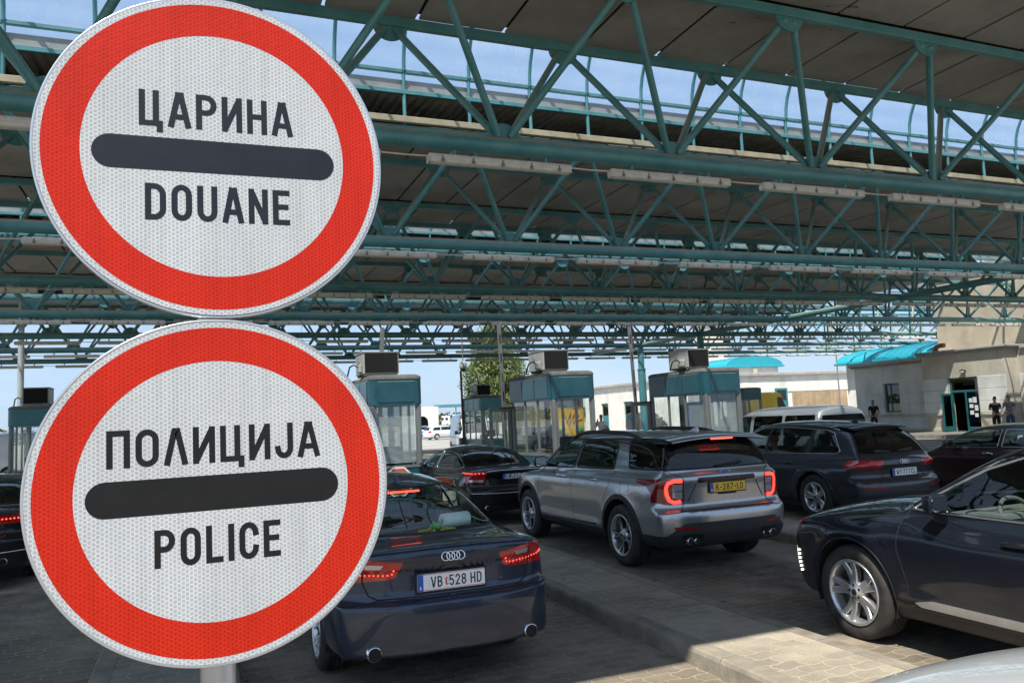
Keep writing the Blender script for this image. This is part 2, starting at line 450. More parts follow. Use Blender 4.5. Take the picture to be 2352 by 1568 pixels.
# ------------------------------------------------------------------ canopy
TX0, TX1 = -16.0, 56.0
def ceil_mat():
    m, nt, N, L, b = new_mat('soffit_panel')
    g = N.new('ShaderNodeNewGeometry')
    n = N.new('ShaderNodeTexNoise'); n.inputs['Scale'].default_value = 0.55; n.inputs['Detail'].default_value = 9; n.inputs['Roughness'].default_value = 0.68
    L.new(g.outputs['Position'], n.inputs['Vector'])
    r = N.new('ShaderNodeValToRGB')
    r.color_ramp.elements[0].position = 0.28; r.color_ramp.elements[0].color = (0.20, 0.20, 0.198, 1)
    r.color_ramp.elements[1].position = 0.7; r.color_ramp.elements[1].color = (0.385, 0.385, 0.38, 1)
    L.new(n.outputs['Fac'], r.inputs['Fac'])
    mp_ = N.new('ShaderNodeMapping'); mp_.inputs['Scale'].default_value = (1.6, 3.2, 1)
    L.new(g.outputs['Position'], mp_.inputs['Vector'])
    v = N.new('ShaderNodeTexNoise'); v.inputs['Scale'].default_value = 2.2; v.inputs['Detail'].default_value = 10; v.inputs['Roughness'].default_value = 0.75
    L.new(mp_.outputs[0], v.inputs['Vector'])
    area = N.new('ShaderNodeTexNoise'); area.inputs['Scale'].default_value = 0.23; area.inputs['Detail'].default_value = 2
    L.new(g.outputs['Position'], area.inputs['Vector'])
    ar = N.new('ShaderNodeMapRange'); ar.inputs[1].default_value = 0.45; ar.inputs[2].default_value = 0.62; ar.inputs[3].default_value = 0.74; ar.inputs[4].default_value = 0.60
    L.new(area.outputs['Fac'], ar.inputs[0])
    df = mathn(N, L, 'SUBTRACT', v.outputs['Fac'], ar.outputs[0])
    st = mathn(N, L, 'MULTIPLY', df, 18, True)
    x = N.new('ShaderNodeMix'); x.data_type = 'RGBA'; x.inputs[7].default_value = (0.035, 0.03, 0.025, 1)
    L.new(st, x.inputs[0]); L.new(r.outputs[0], x.inputs[6]); L.new(x.outputs[2], b.inputs['Base Color'])
    b.inputs['Roughness'].default_value = 0.8
    return m
M['soffit'] = ceil_mat()
M['deck'] = pbr('corrugated_deck', (0.62, 0.62, 0.58), 0.6, 0.1, var=0.25, vscale=1.2)
M['gutter'] = pbr('gutter_white', (0.27, 0.285, 0.285), 0.55, var=0.15, vscale=2)
M['tray'] = pbr('tray_beige', (0.36, 0.31, 0.21), 0.8, var=0.2, vscale=3)
M['grey_sheet'] = pbr('grey_sheet', (0.36, 0.38, 0.42), 0.6, var=0.15, vscale=2)
def poly_mat():
    m = glass_mat('polycarbonate', (0.84, 0.91, 0.97), 0.8, 0.08, 1.45)
    nt = m.node_tree; N = nt.nodes; L = nt.links
    out = [n for n in N if n.type == 'OUTPUT_MATERIAL'][0]
    src = out.inputs[0].links[0].from_socket
    d = N.new('ShaderNodeBsdfTranslucent'); d.inputs[0].default_value = (0.7, 0.78, 0.85, 1)
    g = N.new('ShaderNodeNewGeometry')
    mp_ = N.new('ShaderNodeMapping'); mp_.inputs['Scale'].default_value = (5, 0.8, 0.8)
    L.new(g.outputs['Position'], mp_.inputs['Vector'])
    n = N.new('ShaderNodeTexNoise'); n.inputs['Scale'].default_value = 0.9; n.inputs['Detail'].default_value = 6
    L.new(mp_.outputs[0], n.inputs['Vector'])
    mr = N.new('ShaderNodeMapRange'); mr.inputs[1].default_value = 0.35; mr.inputs[2].default_value = 0.75; mr.inputs[3].default_value = 0.14; mr.inputs[4].default_value = 0.36
    L.new(n.outputs['Fac'], mr.inputs[0])
    x = N.new('ShaderNodeMixShader'); L.new(mr.outputs[0], x.inputs[0]); L.new(src, x.inputs[1]); L.new(d.outputs[0], x.inputs[2]); L.new(x.outputs[0], out.inputs[0])
    return m
M['poly'] = poly_mat()

ZC, ZT = 6.1, 8.30                                    # chord heights
TRUSS = [  # Y, node x, node pitch, x range of the modelled run
    (10.90, 4.45, 3.05, -9.5, 24), (17.50, 4.19, 3.02, -11, 33), (23.40, 3.93, 2.93, -13, 42), (29.90, 3.82, 2.91, -14.5, 54),
    (36.40, 3.50, 2.96, -14.5, 54), (42.40, 3.43, 2.90, -14.5, 54), (48.50, 3.08, 2.91, -14.5, 54)]
FO, BO = -1.30, 0.85
def semidisc(mb, x, y, z, r, up, t=0.03):
    pts = []
    for i in range(15):
        a = math.pi*i/14
        pts.append((x+r*math.cos(a), z+(r*0.92*math.sin(a) if up else -r*0.92*math.sin(a))))
    mb.prism(pts, 1, y-t/2, y+t/2)
TL = ['nearest roof truss, its thick teal bottom tube crossing the upper right of the photo',
      'second roof truss from the signs, bright teal bottom tube lit by the first skylight',
      'third roof truss from the signs, its bottom tube dark against the stained ceiling',
      'fourth roof truss from the signs, pale dusty bottom tube just above the sky gap',
      'fifth roof truss from the signs, dark bottom tube seen against the sky, above a column',
      'sixth roof truss from the signs, light teal bottom tube seen against the sky',
      'last and farthest roof truss, thin dark bottom tube at the open end of the roof']
LL = ['white tube light fixture hung under the nearest roof truss', 'white tube light fixture hung under the second roof truss',
      'dusty tube light fixture hung under the third roof truss', 'cream tube light fixture hung under the fourth roof truss',
      'dark tube light fixture hung under the fifth roof truss', 'cream tube light fixture hung under the sixth roof truss',
      'thin dark tube light fixture hung under the last roof truss']
def light_mesh(n=5):
    L_ = 2.3
    a = MB(); h = L_/2
    a.prism([(-0.055, -0.012), (0.055, -0.012), (0.075, -0.055), (0.075, -0.085), (-0.075, -0.085), (-0.075, -0.055)], 0, -h, h)
    for s in (-1, 1): a.bevbox((s*h-0.012 if s > 0 else -h-0.02, -0.078, -0.15), (s*h+0.02 if s > 0 else -h+0.012, 0.078, -0.02), 0.012, 1)
    d = MB()
    pr = [(-0.07, -0.0855)]
    for i in range(9):
        t = math.pi*(1+i/8); pr.append((0.07*math.cos(t), -0.108+0.052*math.sin(t)))
    pr.append((0.07, -0.0855))
    d.prism(pr, 0, -h+0.015, h-0.015)
    c = MB()
    for i in range(n):
        x = -h+0.2+i*(L_-0.4)/(n-1)
        for sy in (-1, 1):
            c.box((x-0.012, sy*0.0765-0.004, -0.125), (x+0.012, sy*0.0765+0.004, -0.045))
            c.lathe([(0.022, -0.004), (0.030, -0.004), (0.030, 0.004), (0.022, 0.004)], 'y', 10, (x, sy*0.082, -0.115), closed=True)
    br = MB()
    br.box((-0.02, -0.025, -0.012), (0.02, 0.025, 0.10))
    return a.mesh('fixture_body', M['white_enamel']), d.mesh('diffuser', M['diffuser']), c.mesh('clip', M['grey_alu']), br.mesh('hanger', M['teal'])
LM = light_mesh()
for ti, (Y, xn, pitch, xa, xb) in enumerate(TRUSS):
    t = thing('roof_truss', TL[ti], 'truss', (0, Y, 0), 0, 'tube trusses carrying the border canopy')
    k0, k1 = math.ceil((xa-xn)/pitch), math.floor((xb-xn)/pitch)
    rt = 0.135
    ns = 20 if ti < 2 else 12
    mb = MB(); mb.tube([(xa, 0, ZC), (xb, 0, ZC)], rt, ns)
    for k in range(k0, k1, 4):                       # weld collars at the tube splices
        mb.tube([(xn+k*pitch+0.9, 0, ZC), (xn+k*pitch+0.94, 0, ZC)], rt+0.006, ns)
    mb.build('bottom_chord', M['teal'], t)
    for yo in (FO, BO):
        mb = MB()
        mb.bevbox((xa-1, yo-0.06, ZT-0.08), (xb+1, yo+0.06, ZT+0.08), 0.012, 1)
        mb.build('top_chord', M['teal'], t)
    first = {}
    for k in range(k0, k1+1):
        x = xn+k*pitch
        mb = MB(); semidisc(mb, x, 0, ZC+rt*0.55, 0.31, True)
        if 'p' in first: o = link('gusset_plate', first['p'].data, t, (x-first['x'], 0, 0))
        else: first['p'] = mb.build('gusset_plate', M['teal'], t); first['x'] = x
        for yo in (FO, BO):
            key = ('tp', yo)
            if key in first: link('gusset_plate', first[key].data, t, (x-first['x'], 0, 0))
            else:
                mb = MB(); semidisc(mb, x+pitch/2, yo, ZT-0.07, 0.27, False); first[key] = mb.build('gusset_plate', M['teal'], t)
            for s in (-1, 1):
                key = ('d', yo, s)
                if key in first: link('diagonal_tube', first[key].data, t, (x-first['x'], 0, 0)); continue
                mb = MB()
                p0 = Vector((x+s*0.10, 0.02 if yo > 0 else -0.02, ZC+rt+0.02)); p1 = Vector((x+s*(pitch/2-0.08), yo, ZT-0.12))
                mb.tube([p0, p1], 0.058, 10 if ti < 3 else 8)
                first[key] = mb.build('diagonal_tube', M['teal'], t)
    # tube lights under the chord, one to each node bay
    for k in range(k0, k1+1):
        x = xn+k*pitch-0.06
        l = thing('tube_light', LL[ti], 'ceiling light', (x, Y, ZC-rt-0.07), 0, 'tube lights under roof truss %s' % ['one', 'two', 'three', 'four', 'five', 'six', 'seven'][ti])
        link('housing', LM[0], l); link('diffuser', LM[1], l)
        if ti < 4: link('clips', LM[2], l)
        link('hanger', LM[3], l, (-0.75, 0, 0)); link('hanger', LM[3], l, (0.75, 0, 0))
    mb = MB()
    for k in range(k0, k1):
        x0 = xn+k*pitch-0.06+1.17; x1 = x0+pitch-2.34
        mb.tube([(x0, 0, ZC-rt-0.115), ((x0+x1)/2, 0, ZC-rt-0.122), (x1, 0, ZC-rt-0.115)], 0.014, 6)
    mb.build('conduit', M['white_enamel'], t)

# roof: soffit panels, void and corrugated deck, in strips between the skylights
YT = [t[0] for t in TRUSS]
strips = [(1.80, YT[0]+BO, [YT[0]+FO]), (YT[1]+FO, YT[2]+BO, [YT[1]+BO, YT[2]+FO]), (YT[3]+FO, YT[4]+BO, [YT[3]+BO, YT[4]+FO]), (YT[5]+FO, YT[6]+BO, [YT[5]+BO, YT[6]+FO])]
RL = ['canopy roof section over the camera, plain grey soffit panels before the first skylight', 'canopy roof section between the first and second skylight, stained grey soffit panels',
      'canopy roof section between the second and third skylight, dark stained soffit', 'farthest canopy roof section, pale soffit beyond the third skylight']
for si, (ya, yb, cuts) in enumerate(strips):
    TX1 = 56.0 if si == 0 else 38.0
    t = thing('canopy_roof', RL[si], 'canopy roof', (0, 0, 0), 0, 'sections of the border canopy roof')
    lines = [ya]+cuts+[yb]
    if si == 0: lines = [ya, 4.9, lines[1], yb]
    for ri in range(len(lines)-1):
        y0, y1 = lines[ri]+0.035, lines[ri+1]-0.035
        off = 0.0 if ri % 2 == 0 else 0.72
        mb = MB()
        xs = np.arange(TX0+off, TX1, 1.49)
        for i, x in enumerate(xs):
            j = random.uniform(-0.006, 0.006); dz = random.uniform(0, 0.012)
            mb.bevbox((x+0.028, y0+j, ZT+0.075+dz+(0.05 if ri % 2 else 0)), (min(x+1.462, TX1), y1+j, ZT+0.115+dz+(0.05 if ri % 2 else 0)), 0.008, 1)
        mb.build('soffit_panels', M['soffit'], t)
        mb = MB(); mb.box((TX0, y0-0.03, ZT+0.20), (TX1, y1+0.03, ZT+0.21)); mb.build('gap_shade_sheet', M['void_shade'], t)  # added sheet: stops sun leaking between the panels and darkens the gaps
    # deck
    zd0, zd1 = 9.30, 9.62
    mb = MB()
    xs = []
    x = TX0
    while x < TX1:
        xs += [(x, 0), (x+0.08, 0), (x+0.11, 0.045), (x+0.19, 0.045)]; x += 0.22
    ym = (ya+yb)/2
    for (q0, z0, q1, z1) in ((ya+0.10, zd0, ym, zd1), (ym, zd1, yb-0.10, zd0)):
        vs = []; 
        for xx, h in xs: vs += [(xx, q0, z0+h), (xx, q1, z1+h)]
        mb.add(vs, [(2*i, 2*i+2, 2*i+3, 2*i+1) for i in range(len(xs)-1)])
    mb.build('roof_deck', M['deck'], t, recalc=False)
    mb = MB()
    for yy in (ya+1.9, ym, yb-1.9):
        mb.box((TX0, yy-0.06, 9.10), (TX1, yy+0.06, 9.26))
    mb.build('deck_purlins', M['teal'], t)
    mb = MB()
    for yy in (ya+2.1, yb-2.1):
        mb.box((TX0, yy-0.01, ZT+0.3), (TX1, yy+0.01, 9.09))
    mb.box((TX0-0.03, ya, ZT+0.2), (TX0, yb, 9.6)); mb.box((TX1, ya, ZT+0.2), (TX1+0.03, yb, 9.6))
    mb.build('void_sheeting', M['grey_sheet'], t)
    if si in (0, 3):                                     # outer fascia of the roof
        yy = ya-0.22 if si == 0 else yb+0.2
        mb = MB(); mb.box((TX0, yy, 8.5 if si == 0 else ZT+0.1), (TX1, yy+0.03, 9.34)); mb.build('fascia', M['teal_clean'], t)

SKY_L = ['nearest barrel skylight with blue sky through its arched panes', 'second barrel skylight, between the third and fourth roof trusses', 'third barrel skylight, between the fifth and sixth roof trusses']
for si in range(3):
    y0, y1 = YT[2*si]+BO, YT[2*si+1]+FO
    xa, xb = (-12, 34) if si == 0 else (-15, 55)
    t = thing('barrel_skylight', SKY_L[si], 'skylight', (0, 0, 0), 0, 'barrel skylights of the border canopy')
    ym = (y0+y1)/2; a = (y1-y0)/2-0.04; rise = 1.75; zs = 9.60
    arc = [(ym+a*math.cos(math.pi*i/20), zs+rise*math.sin(math.pi*i/20)) for i in range(21)]
    arcg = [(y1+0.16, zs-0.32), (y1+0.1, zs-0.05)]+[(ym+(a+0.07)*math.cos(math.pi*i/20), zs+(rise+0.06)*math.sin(math.pi*i/20)) for i in range(21)]+[(y0-0.1, zs-0.05), (y0-0.16, zs-0.32)]
    mb = MB()
    mb.grid([[(x, y, z) for y, z in arcg] for x in np.arange(xa, xb+0.1, 1.5)])
    mb.build('glazing', M['poly'], t, recalc=False)
    mesh = None
    x0 = TRUSS[2*si+1][1]+0.12
    for k in range(math.ceil((xa-x0)/1.5), math.floor((xb-x0)/1.5)+1):
        x = x0+1.5*k
        if mesh is None:
            mb = MB(); mb.tube([(0, y, z) for y, z in arc], 0.042, 8); mesh = mb.mesh('arch_rib', M['teal'])
            mb = MB(); mb.cyl((0, 0, ZT+0.08), (0, 0, zs), 0.042, 8); pm = mb.mesh('post', M['teal'])
        link('arch_rib', mesh, t, (x, 0, 0)); link('post', pm, t, (x, y1, 0)); link('post', pm, t, (x, y0, 0))
    for yy, sg in ((y1, 1), (y0, -1)):
        mb = MB(); mb.bevbox((xa, yy-0.045, zs-0.045), (xb, yy+0.045, zs+0.045), 0.01, 1); mb.build('purlin', M['teal'], t)
        mb = MB(); mb.bevbox((xa, yy-0.05, zs-0.52), (xb, yy+0.05, zs-0.42), 0.008, 1); mb.build('rail', M['teal'], t)
        mb = MB(); mb.bevbox((xa, yy+sg*0.15-0.09, zs-0.40), (xb, yy+sg*0.15+0.09, zs-0.16), 0.01, 1); mb.build('gutter', M['gutter'], t)
    # dusty cable tray along the foot of the posts
    mb = MB(); mb.bevbox((xa, y1-0.16, ZT+0.10), (xb, y1-0.05, ZT+0.24), 0.01, 1); mb.build('cable_tray', M['tray'] if si == 0 else M['teal'], t)

# longitudinal tubes joining the trusses, and the columns below them
def lon_x(Y): return 26.75-0.036*(Y-17.5)
for a in range(1, 6):
    ya, yb = YT[a], YT[a+1]
    mb = MB(); mb.tube([(lon_x(ya), ya+0.05, ZC), (lon_x(yb), yb-0.05, ZC)], 0.13, 12)
    tag(mb.build('tie_tube', M['teal']), ['teal tie tube joining the second and third roof trusses', 'teal tie tube joining the third and fourth roof trusses', 'teal tie tube joining the fourth and fifth roof trusses at the booth column', 'teal tie tube joining the fifth and sixth roof trusses between the two columns', 'flat looking dark tie tube joining the last two roof trusses'][a-1], 'tie tube', 'tie tubes between trusses')
for a in (3, 4, 5):
    ya, yb = YT[a], YT[a+1]
    mb = MB(); mb.tube([(lon_x(ya)+26.3, ya+0.05, ZC), (lon_x(yb)+26.3, yb-0.05, ZC)], 0.13, 12)
    tag(mb.build('tie_tube', M['teal']), ['teal tie tube above the beige building, between fourth and fifth trusses', 'teal tie tube above the beige building, between fifth and sixth trusses', 'teal tie tube above the beige building, between the last two trusses'][a-3], 'tie tube', 'tie tubes between trusses')
for i, (Y, lab) in enumerate(((YT[4], 'dark teal canopy column rising behind the right booth roof'), (YT[5], 'light teal canopy column beside the glass door of the right booth'))):
    t = thing('canopy_column', lab, 'column', (lon_x(Y), Y, 0), 0, 'teal columns under the canopy')
    mb = MB(); mb.cyl((0, 0, 0.13), (0, 0, ZC-0.1), 0.19, 18); mb.build('shaft', M['teal'], t)
    mb = MB(); mb.cyl((0, 0, 4.55), (0, 0, 4.62), 0.27, 18); mb.cyl((0, 0, 0.13), (0, 0, 4.55), 0.235, 18); mb.build('sleeve', M['teal'], t)
    for s in (-1, 1):
        mb = MB(); mb.tube([(0, 0, ZC-0.15), (s*1.4, s*0.3, ZT-0.1)], 0.07, 8); mb.build('strut', M['teal'], t)
        mb = MB(); mb.tube([(0, 0, ZC-0.15), (-s*0.3, s*1.0, ZT-0.1)], 0.07, 8); mb.build('strut', M['teal'], t)
# ------------------------------------------------------------------ stroke lettering (narrow road-sign alphabet), cut as flat ribbons
def _arc(cx, cy, rx, ry, a0, a1, n=8):
    return [(cx+rx*math.cos(R(a0+(a1-a0)*i/n)), cy+ry*math.sin(R(a0+(a1-a0)*i/n))) for i in range(n+1)]
def _stad(w, y0=0.0, y1=1.0, q=0.25):
    """closed rounded frame, w wide"""
    r = w/2; ry = q
    return _arc(r, y1-ry, r, ry, 0, 180)+_arc(r, y0+ry, r, ry, 180, 360)
G = {}
def glyph(ch, w, *strokes): G[ch] = (w, strokes)
W = 0.40
glyph('O', W, ('c', _stad(W))); G['0'] = G['O']; G['\u041e'] = G['O']
glyph('A', 0.44, [(0, 0), (0.185, 1)], [(0.44, 0), (0.255, 1)], [(0.185, 1), (0.255, 1)], [(0.07, 0.27), (0.37, 0.27)]); G['\u0410'] = G['A']
glyph('\u0426', 0.46, [(0, 1), (0, 0), (0.46, 0), (0.46, -0.2)], [(0.36, 1), (0.36, 0)])
P_ = [(0.05, 1), (0.2, 1)]+_arc(0.2, 0.74, 0.2, 0.26, 90, -90)+[(0.05, 0.48)]
glyph('P', W, [(0, 0), (0, 1)], P_); G['\u0420'] = G['P']
glyph('\u0418', W, [(0, 1), (0, 0)], [(0.03, 0.06), (W-0.03, 0.94)], [(W, 0), (W, 1)])
glyph('\u041d', W, [(0, 0), (0, 1)], [(W, 0), (W, 1)], [(0, 0.5), (W, 0.5)]); G['H'] = G['\u041d']
glyph('D', W, ('c', [(0, 0), (0, 1), (0.16, 1)]+_arc(0.16, 0.72, 0.24, 0.28, 90, 0)+_arc(0.16, 0.28, 0.24, 0.28, 0, -90)))
glyph('U', W, [(0, 1), (0, 0.25)]+_arc(W/2, 0.25, W/2, 0.25, 180, 360)+[(W, 1)])
glyph('N', W, [(0, 0), (0, 1)], [(0.03, 0.94), (W-0.03, 0.06)], [(W, 0), (W, 1)])
glyph('E', 0.34, [(0.34, 1), (0, 1), (0, 0), (0.34, 0)], [(0, 0.52), (0.3, 0.52)])
glyph('\u041f', W, [(0, 0), (0, 1), (W, 1), (W, 0)])
glyph('\u041b', 0.42, [(0, 0), (0.175, 1), (0.245, 1), (0.42, 0)])
glyph('\u0408', 0.33, [(0.33, 1), (0.33, 0.24)]+_arc(0.165, 0.24, 0.165, 0.24, 0, -180)); 
glyph('L', 0.32, [(0, 1), (0, 0), (0.32, 0)])
glyph('I', 0.0, [(0, 0), (0, 1)])
glyph('C', W, _arc(W/2, 0.74, W/2, 0.26, 0, 180)+_arc(W/2, 0.26, W/2, 0.26, 180, 360))
glyph('V', 0.44, [(0, 1), (0.19, 0), (0.25, 0), (0.44, 1)])
glyph('B', W, ('c', [(0, 0), (0, 1), (0.17, 1)]+_arc(0.17, 0.765, 0.2, 0.235, 90, -90)+_arc(0.17, 0.265, 0.23, 0.265, 90, -90)), [(0, 0.53), (0.2, 0.53)])
glyph('5', W, [(0.36, 1), (0.04, 1), (0.02, 0.54)]+_arc(0.2, 0.31, 0.2, 0.31, 130, -150, 10))
glyph('2', W, _arc(0.2, 0.76, 0.2, 0.24, 170, -30, 8)+[(0, 0), (0.4, 0)])
glyph('8', W, ('c', _stad(W, 0, 0.54, 0.26)), ('c', [(0.2+(p[0]-0.2)*0.9, p[1]) for p in _stad(W, 0.54, 1.0, 0.22)]))
glyph('7', W, [(0, 1), (0.4, 1), (0.12, 0)])
glyph('3', W, _arc(0.19, 0.77, 0.19, 0.23, 160, -90, 8)+_arc(0.19, 0.27, 0.21, 0.27, 90, -160, 8))
glyph('6', W, [(0.3, 1), (0.03, 0.45)]+_arc(0.2, 0.3, 0.2, 0.3, 150, -210, 14))
glyph('4', W, [(0.3, 0), (0.3, 1)], [(0.3, 1), (0, 0.3), (0.42, 0.3)])
glyph('K', 0.42, [(0, 0), (0, 1)], [(0.40, 1), (0.03, 0.42)], [(0.14, 0.6), (0.42, 0)])
glyph('-', 0.24, [(0, 0.45), (0.24, 0.45)])
glyph('W', 0.62, [(0, 1), (0.13, 0), (0.18, 0), (0.31, 0.85), (0.44, 0), (0.49, 0), (0.62, 1)])
glyph('Y', 0.44, [(0, 1), (0.22, 0.48), (0.44, 1)], [(0.22, 0.48), (0.22, 0)])
glyph('Z', 0.38, [(0, 1), (0.38, 1), (0, 0), (0.38, 0)])
glyph('S', W, _arc(0.2, 0.76, 0.19, 0.24, 20, 270, 9)+_arc(0.2, 0.26, 0.2, 0.26, 90, -160, 9))
glyph('M', 0.52, [(0, 0), (0, 1), (0.26, 0.3), (0.52, 1), (0.52, 0)])
glyph('T', 0.40, [(0, 1), (0.4, 1)], [(0.2, 1), (0.2, 0)])
glyph('R', W, [(0, 0), (0, 1)], P_, [(0.2, 0.48), (0.4, 0)])
glyph('X', 0.42, [(0, 0), (0.42, 1)], [(0, 1), (0.42, 0)])
glyph('F', 0.34, [(0.34, 1), (0, 1), (0, 0)], [(0, 0.52), (0.3, 0.52)])
glyph('Q', W, ('c', _stad(W)), [(0.24, 0.2), (0.44, -0.06)])
def ribbon(mb, pts, w, closed, to3, t):
    P = [Vector((p[0], p[1])) for p in pts]
    Q = [P[0]]
    for p in P[1:]:
        if (p-Q[-1]).length > 1e-6: Q.append(p)
    if closed and (Q[0]-Q[-1]).length < 1e-6: Q.pop()
    n = len(Q); Lf = []; Rt = []
    for i in range(n):
        a = Q[i]-Q[i-1] if (i > 0 or closed) else None
        b = Q[(i+1) % n]-Q[i] if (i < n-1 or closed) else None
        if a is None: a = b
        if b is None: b = a
        a = a.normalized(); b = b.normalized()
        na = Vector((-a.y, a.x)); nb = Vector((-b.y, b.x))
        m = (na+nb)
        m = m.normalized() if m.length > 1e-6 else na
        k = 1/max(0.35, m.dot(na))
        Lf.append(Q[i]+m*(w/2*k)); Rt.append(Q[i]-m*(w/2*k))
    vs = [to3(p, t) for p in Lf]+[to3(p, t) for p in Rt]+[to3(p, 0) for p in Lf]+[to3(p, 0) for p in Rt]
    fs = []
    for i in range(n if closed else n-1):
        j = (i+1) % n
        fs += [(i, j, n+j, n+i), (i, 2*n+i, 2*n+j, j), (n+i, n+j, 3*n+j, 3*n+i)]
    if not closed: fs += [(0, n, 3*n, 2*n), (n-1, 3*n-1, 4*n-1, 2*n-1)]
    mb.add(vs, fs)
def text_width(s, h, stroke, gap, wx=1.0):
    x = 0.0
    for i, ch in enumerate(s):
        if ch == ' ': x += 0.30*h; continue
        x += G[ch][0]*wx*(h-stroke)+stroke+gap
    return x-gap
def lettering(mb, s, h, stroke, origin, ux, uz, un, gap=None, width=None, t=0.00018, centre=True, wx=1.0):
    """text on a plane: baseline origin, ux along the line, uz up, un out of the plane"""
    gap = h*0.10 if gap is None else gap
    ux, uz, un = Vector(ux), Vector(uz), Vector(un); o = Vector(origin)
    if width:                                          # fit the letter widths to the wanted line length
        lo, hi = 0.3, 3.0
        for _ in range(40):
            wx = (lo+hi)/2
            if text_width(s, h, stroke, gap, wx) < width: lo = wx
            else: hi = wx
    x = -text_width(s, h, stroke, gap, wx)/2 if centre else 0.0
    eps = 0
    for ch in s:
        if ch == ' ': x += 0.30*h; continue
        gw, strokes = G[ch]
        for st in strokes:
            cl = isinstance(st, tuple) and st[0] == 'c'
            pts = st[1] if cl else st
            pp = [(x+stroke/2+p[0]*wx*(h-stroke), stroke/2+p[1]*(h-stroke)) for p in pts]
            if not cl:                                  # square the open ends to the letter height
                pp = [Vector(p) for p in pp]
                if len(pp) >= 2:
                    d0 = (pp[0]-pp[1]).normalized(); d1 = (pp[-1]-pp[-2]).normalized()
                    if abs(d0.y) > 0.8: pp[0] = pp[0]+d0*(stroke/2)
                    elif abs(d0.x) > 0.8: pp[0] = pp[0]+d0*(stroke/2)
                    if abs(d1.y) > 0.8: pp[-1] = pp[-1]+d1*(stroke/2)
                    elif abs(d1.x) > 0.8: pp[-1] = pp[-1]+d1*(stroke/2)
            eps += 1
            te = t+0.00001*(eps % 7)
            ribbon(mb, pp, stroke, cl, lambda p, d: o+ux*p[0]+uz*p[1]+un*d, te)
        x += gw*wx*(h-stroke)+stroke+gap

# ------------------------------------------------------------------ retroreflective sheeting: honeycomb cells
def sheeting(name, col, cell, scale=133.0, sparkle=0.0, line=0.5):
    m, nt, N, L, b = new_mat(name)
    tcn = N.new('ShaderNodeTexCoord')
    s = N.new('ShaderNodeSeparateXYZ'); L.new(tcn.outputs['Object'], s.inputs[0])
    # hexagon distance field built from two offset lattices
    def lattice(ox, oy):
        px = mathn(N, L, 'MULTIPLY', s.outputs['X'], scale*0.57735); px = mathn(N, L, 'ADD', px, 500.0+ox)
        py = mathn(N, L, 'MULTIPLY', s.outputs['Z'], scale); py = mathn(N, L, 'ADD', py, 500.0+oy)
        fx = mathn(N, L, 'FRACT', px); fx = mathn(N, L, 'SUBTRACT', fx, 0.5); fx = mathn(N, L, 'MULTIPLY', fx, 1.73205)
        fy = mathn(N, L, 'FRACT', py); fy = mathn(N, L, 'SUBTRACT', fy, 0.5)
        fx = mathn(N, L, 'ABSOLUTE', fx); fy = mathn(N, L, 'ABSOLUTE', fy)
        e = mathn(N, L, 'MULTIPLY', fx, 0.866); f2 = mathn(N, L, 'MULTIPLY', fy, 0.5)
        e = mathn(N, L, 'ADD', e, f2)
        return mathn(N, L, 'MAXIMUM', e, fy)
    d = mathn(N, L, 'MINIMUM', lattice(0, 0), lattice(0.5, 0.5))
    mr = N.new('ShaderNodeMapRange'); mr.inputs[1].default_value = 0.34; mr.inputs[2].default_value = 0.46; mr.inputs[3].default_value = 0; mr.inputs[4].default_value = 1
    L.new(d, mr.inputs[0])
    x = N.new('ShaderNodeMix'); x.data_type = 'RGBA'; x.inputs[6].default_value = (*cell, 1); x.inputs[7].default_value = (*col, 1)
    L.new(mr.outputs[0], x.inputs[0])
    n = N.new('ShaderNodeTexNoise'); n.inputs['Scale'].default_value = 5; n.inputs['Detail'].default_value = 6
    L.new(tcn.outputs['Object'], n.inputs['Vector'])
    r = N.new('ShaderNodeMapRange'); r.inputs[1].default_value = 0.3; r.inputs[2].default_value = 0.7; r.inputs[3].default_value = 0.9; r.inputs[4].default_value = 1.06
    L.new(n.outputs['Fac'], r.inputs[0])
    mps = N.new('ShaderNodeMapping'); mps.inputs['Scale'].default_value = (26, 1, 2.2); L.new(tcn.outputs['Object'], mps.inputs['Vector'])
    ns = N.new('ShaderNodeTexNoise'); ns.inputs['Scale'].default_value = 1.5; ns.inputs['Detail'].default_value = 7; ns.inputs['Roughness'].default_value = 0.7
    L.new(mps.outputs[0], ns.inputs['Vector'])                      # rain streaks
    rs = N.new('ShaderNodeMapRange'); rs.inputs[1].default_value = 0.45; rs.inputs[2].default_value = 0.75; rs.inputs[3].default_value = 1.0; rs.inputs[4].default_value = 0.86
    L.new(ns.outputs['Fac'], rs.inputs[0])
    rr_ = mathn(N, L, 'MULTIPLY', r.outputs[0], rs.outputs[0])
    y = N.new('ShaderNodeMix'); y.data_type = 'RGBA'; y.blend_type = 'MULTIPLY'; y.inputs[0].default_value = 1
    L.new(x.outputs[2], y.inputs[6]); L.new(rr_, y.inputs[7]); L.new(y.outputs[2], b.inputs['Base Color'])
    b.inputs['Roughness'].default_value = 0.38
    b.inputs['Coat Weight'].default_value = 0.02; b.inputs['Coat Roughness'].default_value = 0.12; b.inputs['Specular IOR Level'].default_value = 0.18
    # each cell is a small prism with a facing of its own
    v = N.new('ShaderNodeTexVoronoi'); v.inputs['Scale'].default_value = scale*0.8
    L.new(tcn.outputs['Object'], v.inputs['Vector'])
    bp = N.new('ShaderNodeBump'); bp.inputs['Strength'].default_value = 0.12; bp.inputs['Distance'].default_value = 0.002
    L.new(v.outputs['Distance'], bp.inputs['Height']); L.new(bp.outputs[0], b.inputs['Normal'])
    return m
M['sheet_white'] = sheeting('white_sheeting', (0.56, 0.575, 0.585), (0.345, 0.365, 0.38))
M['sheet_red'] = sheeting('red_sheeting', (0.52, 0.030, 0.010), (0.41, 0.013, 0.005))
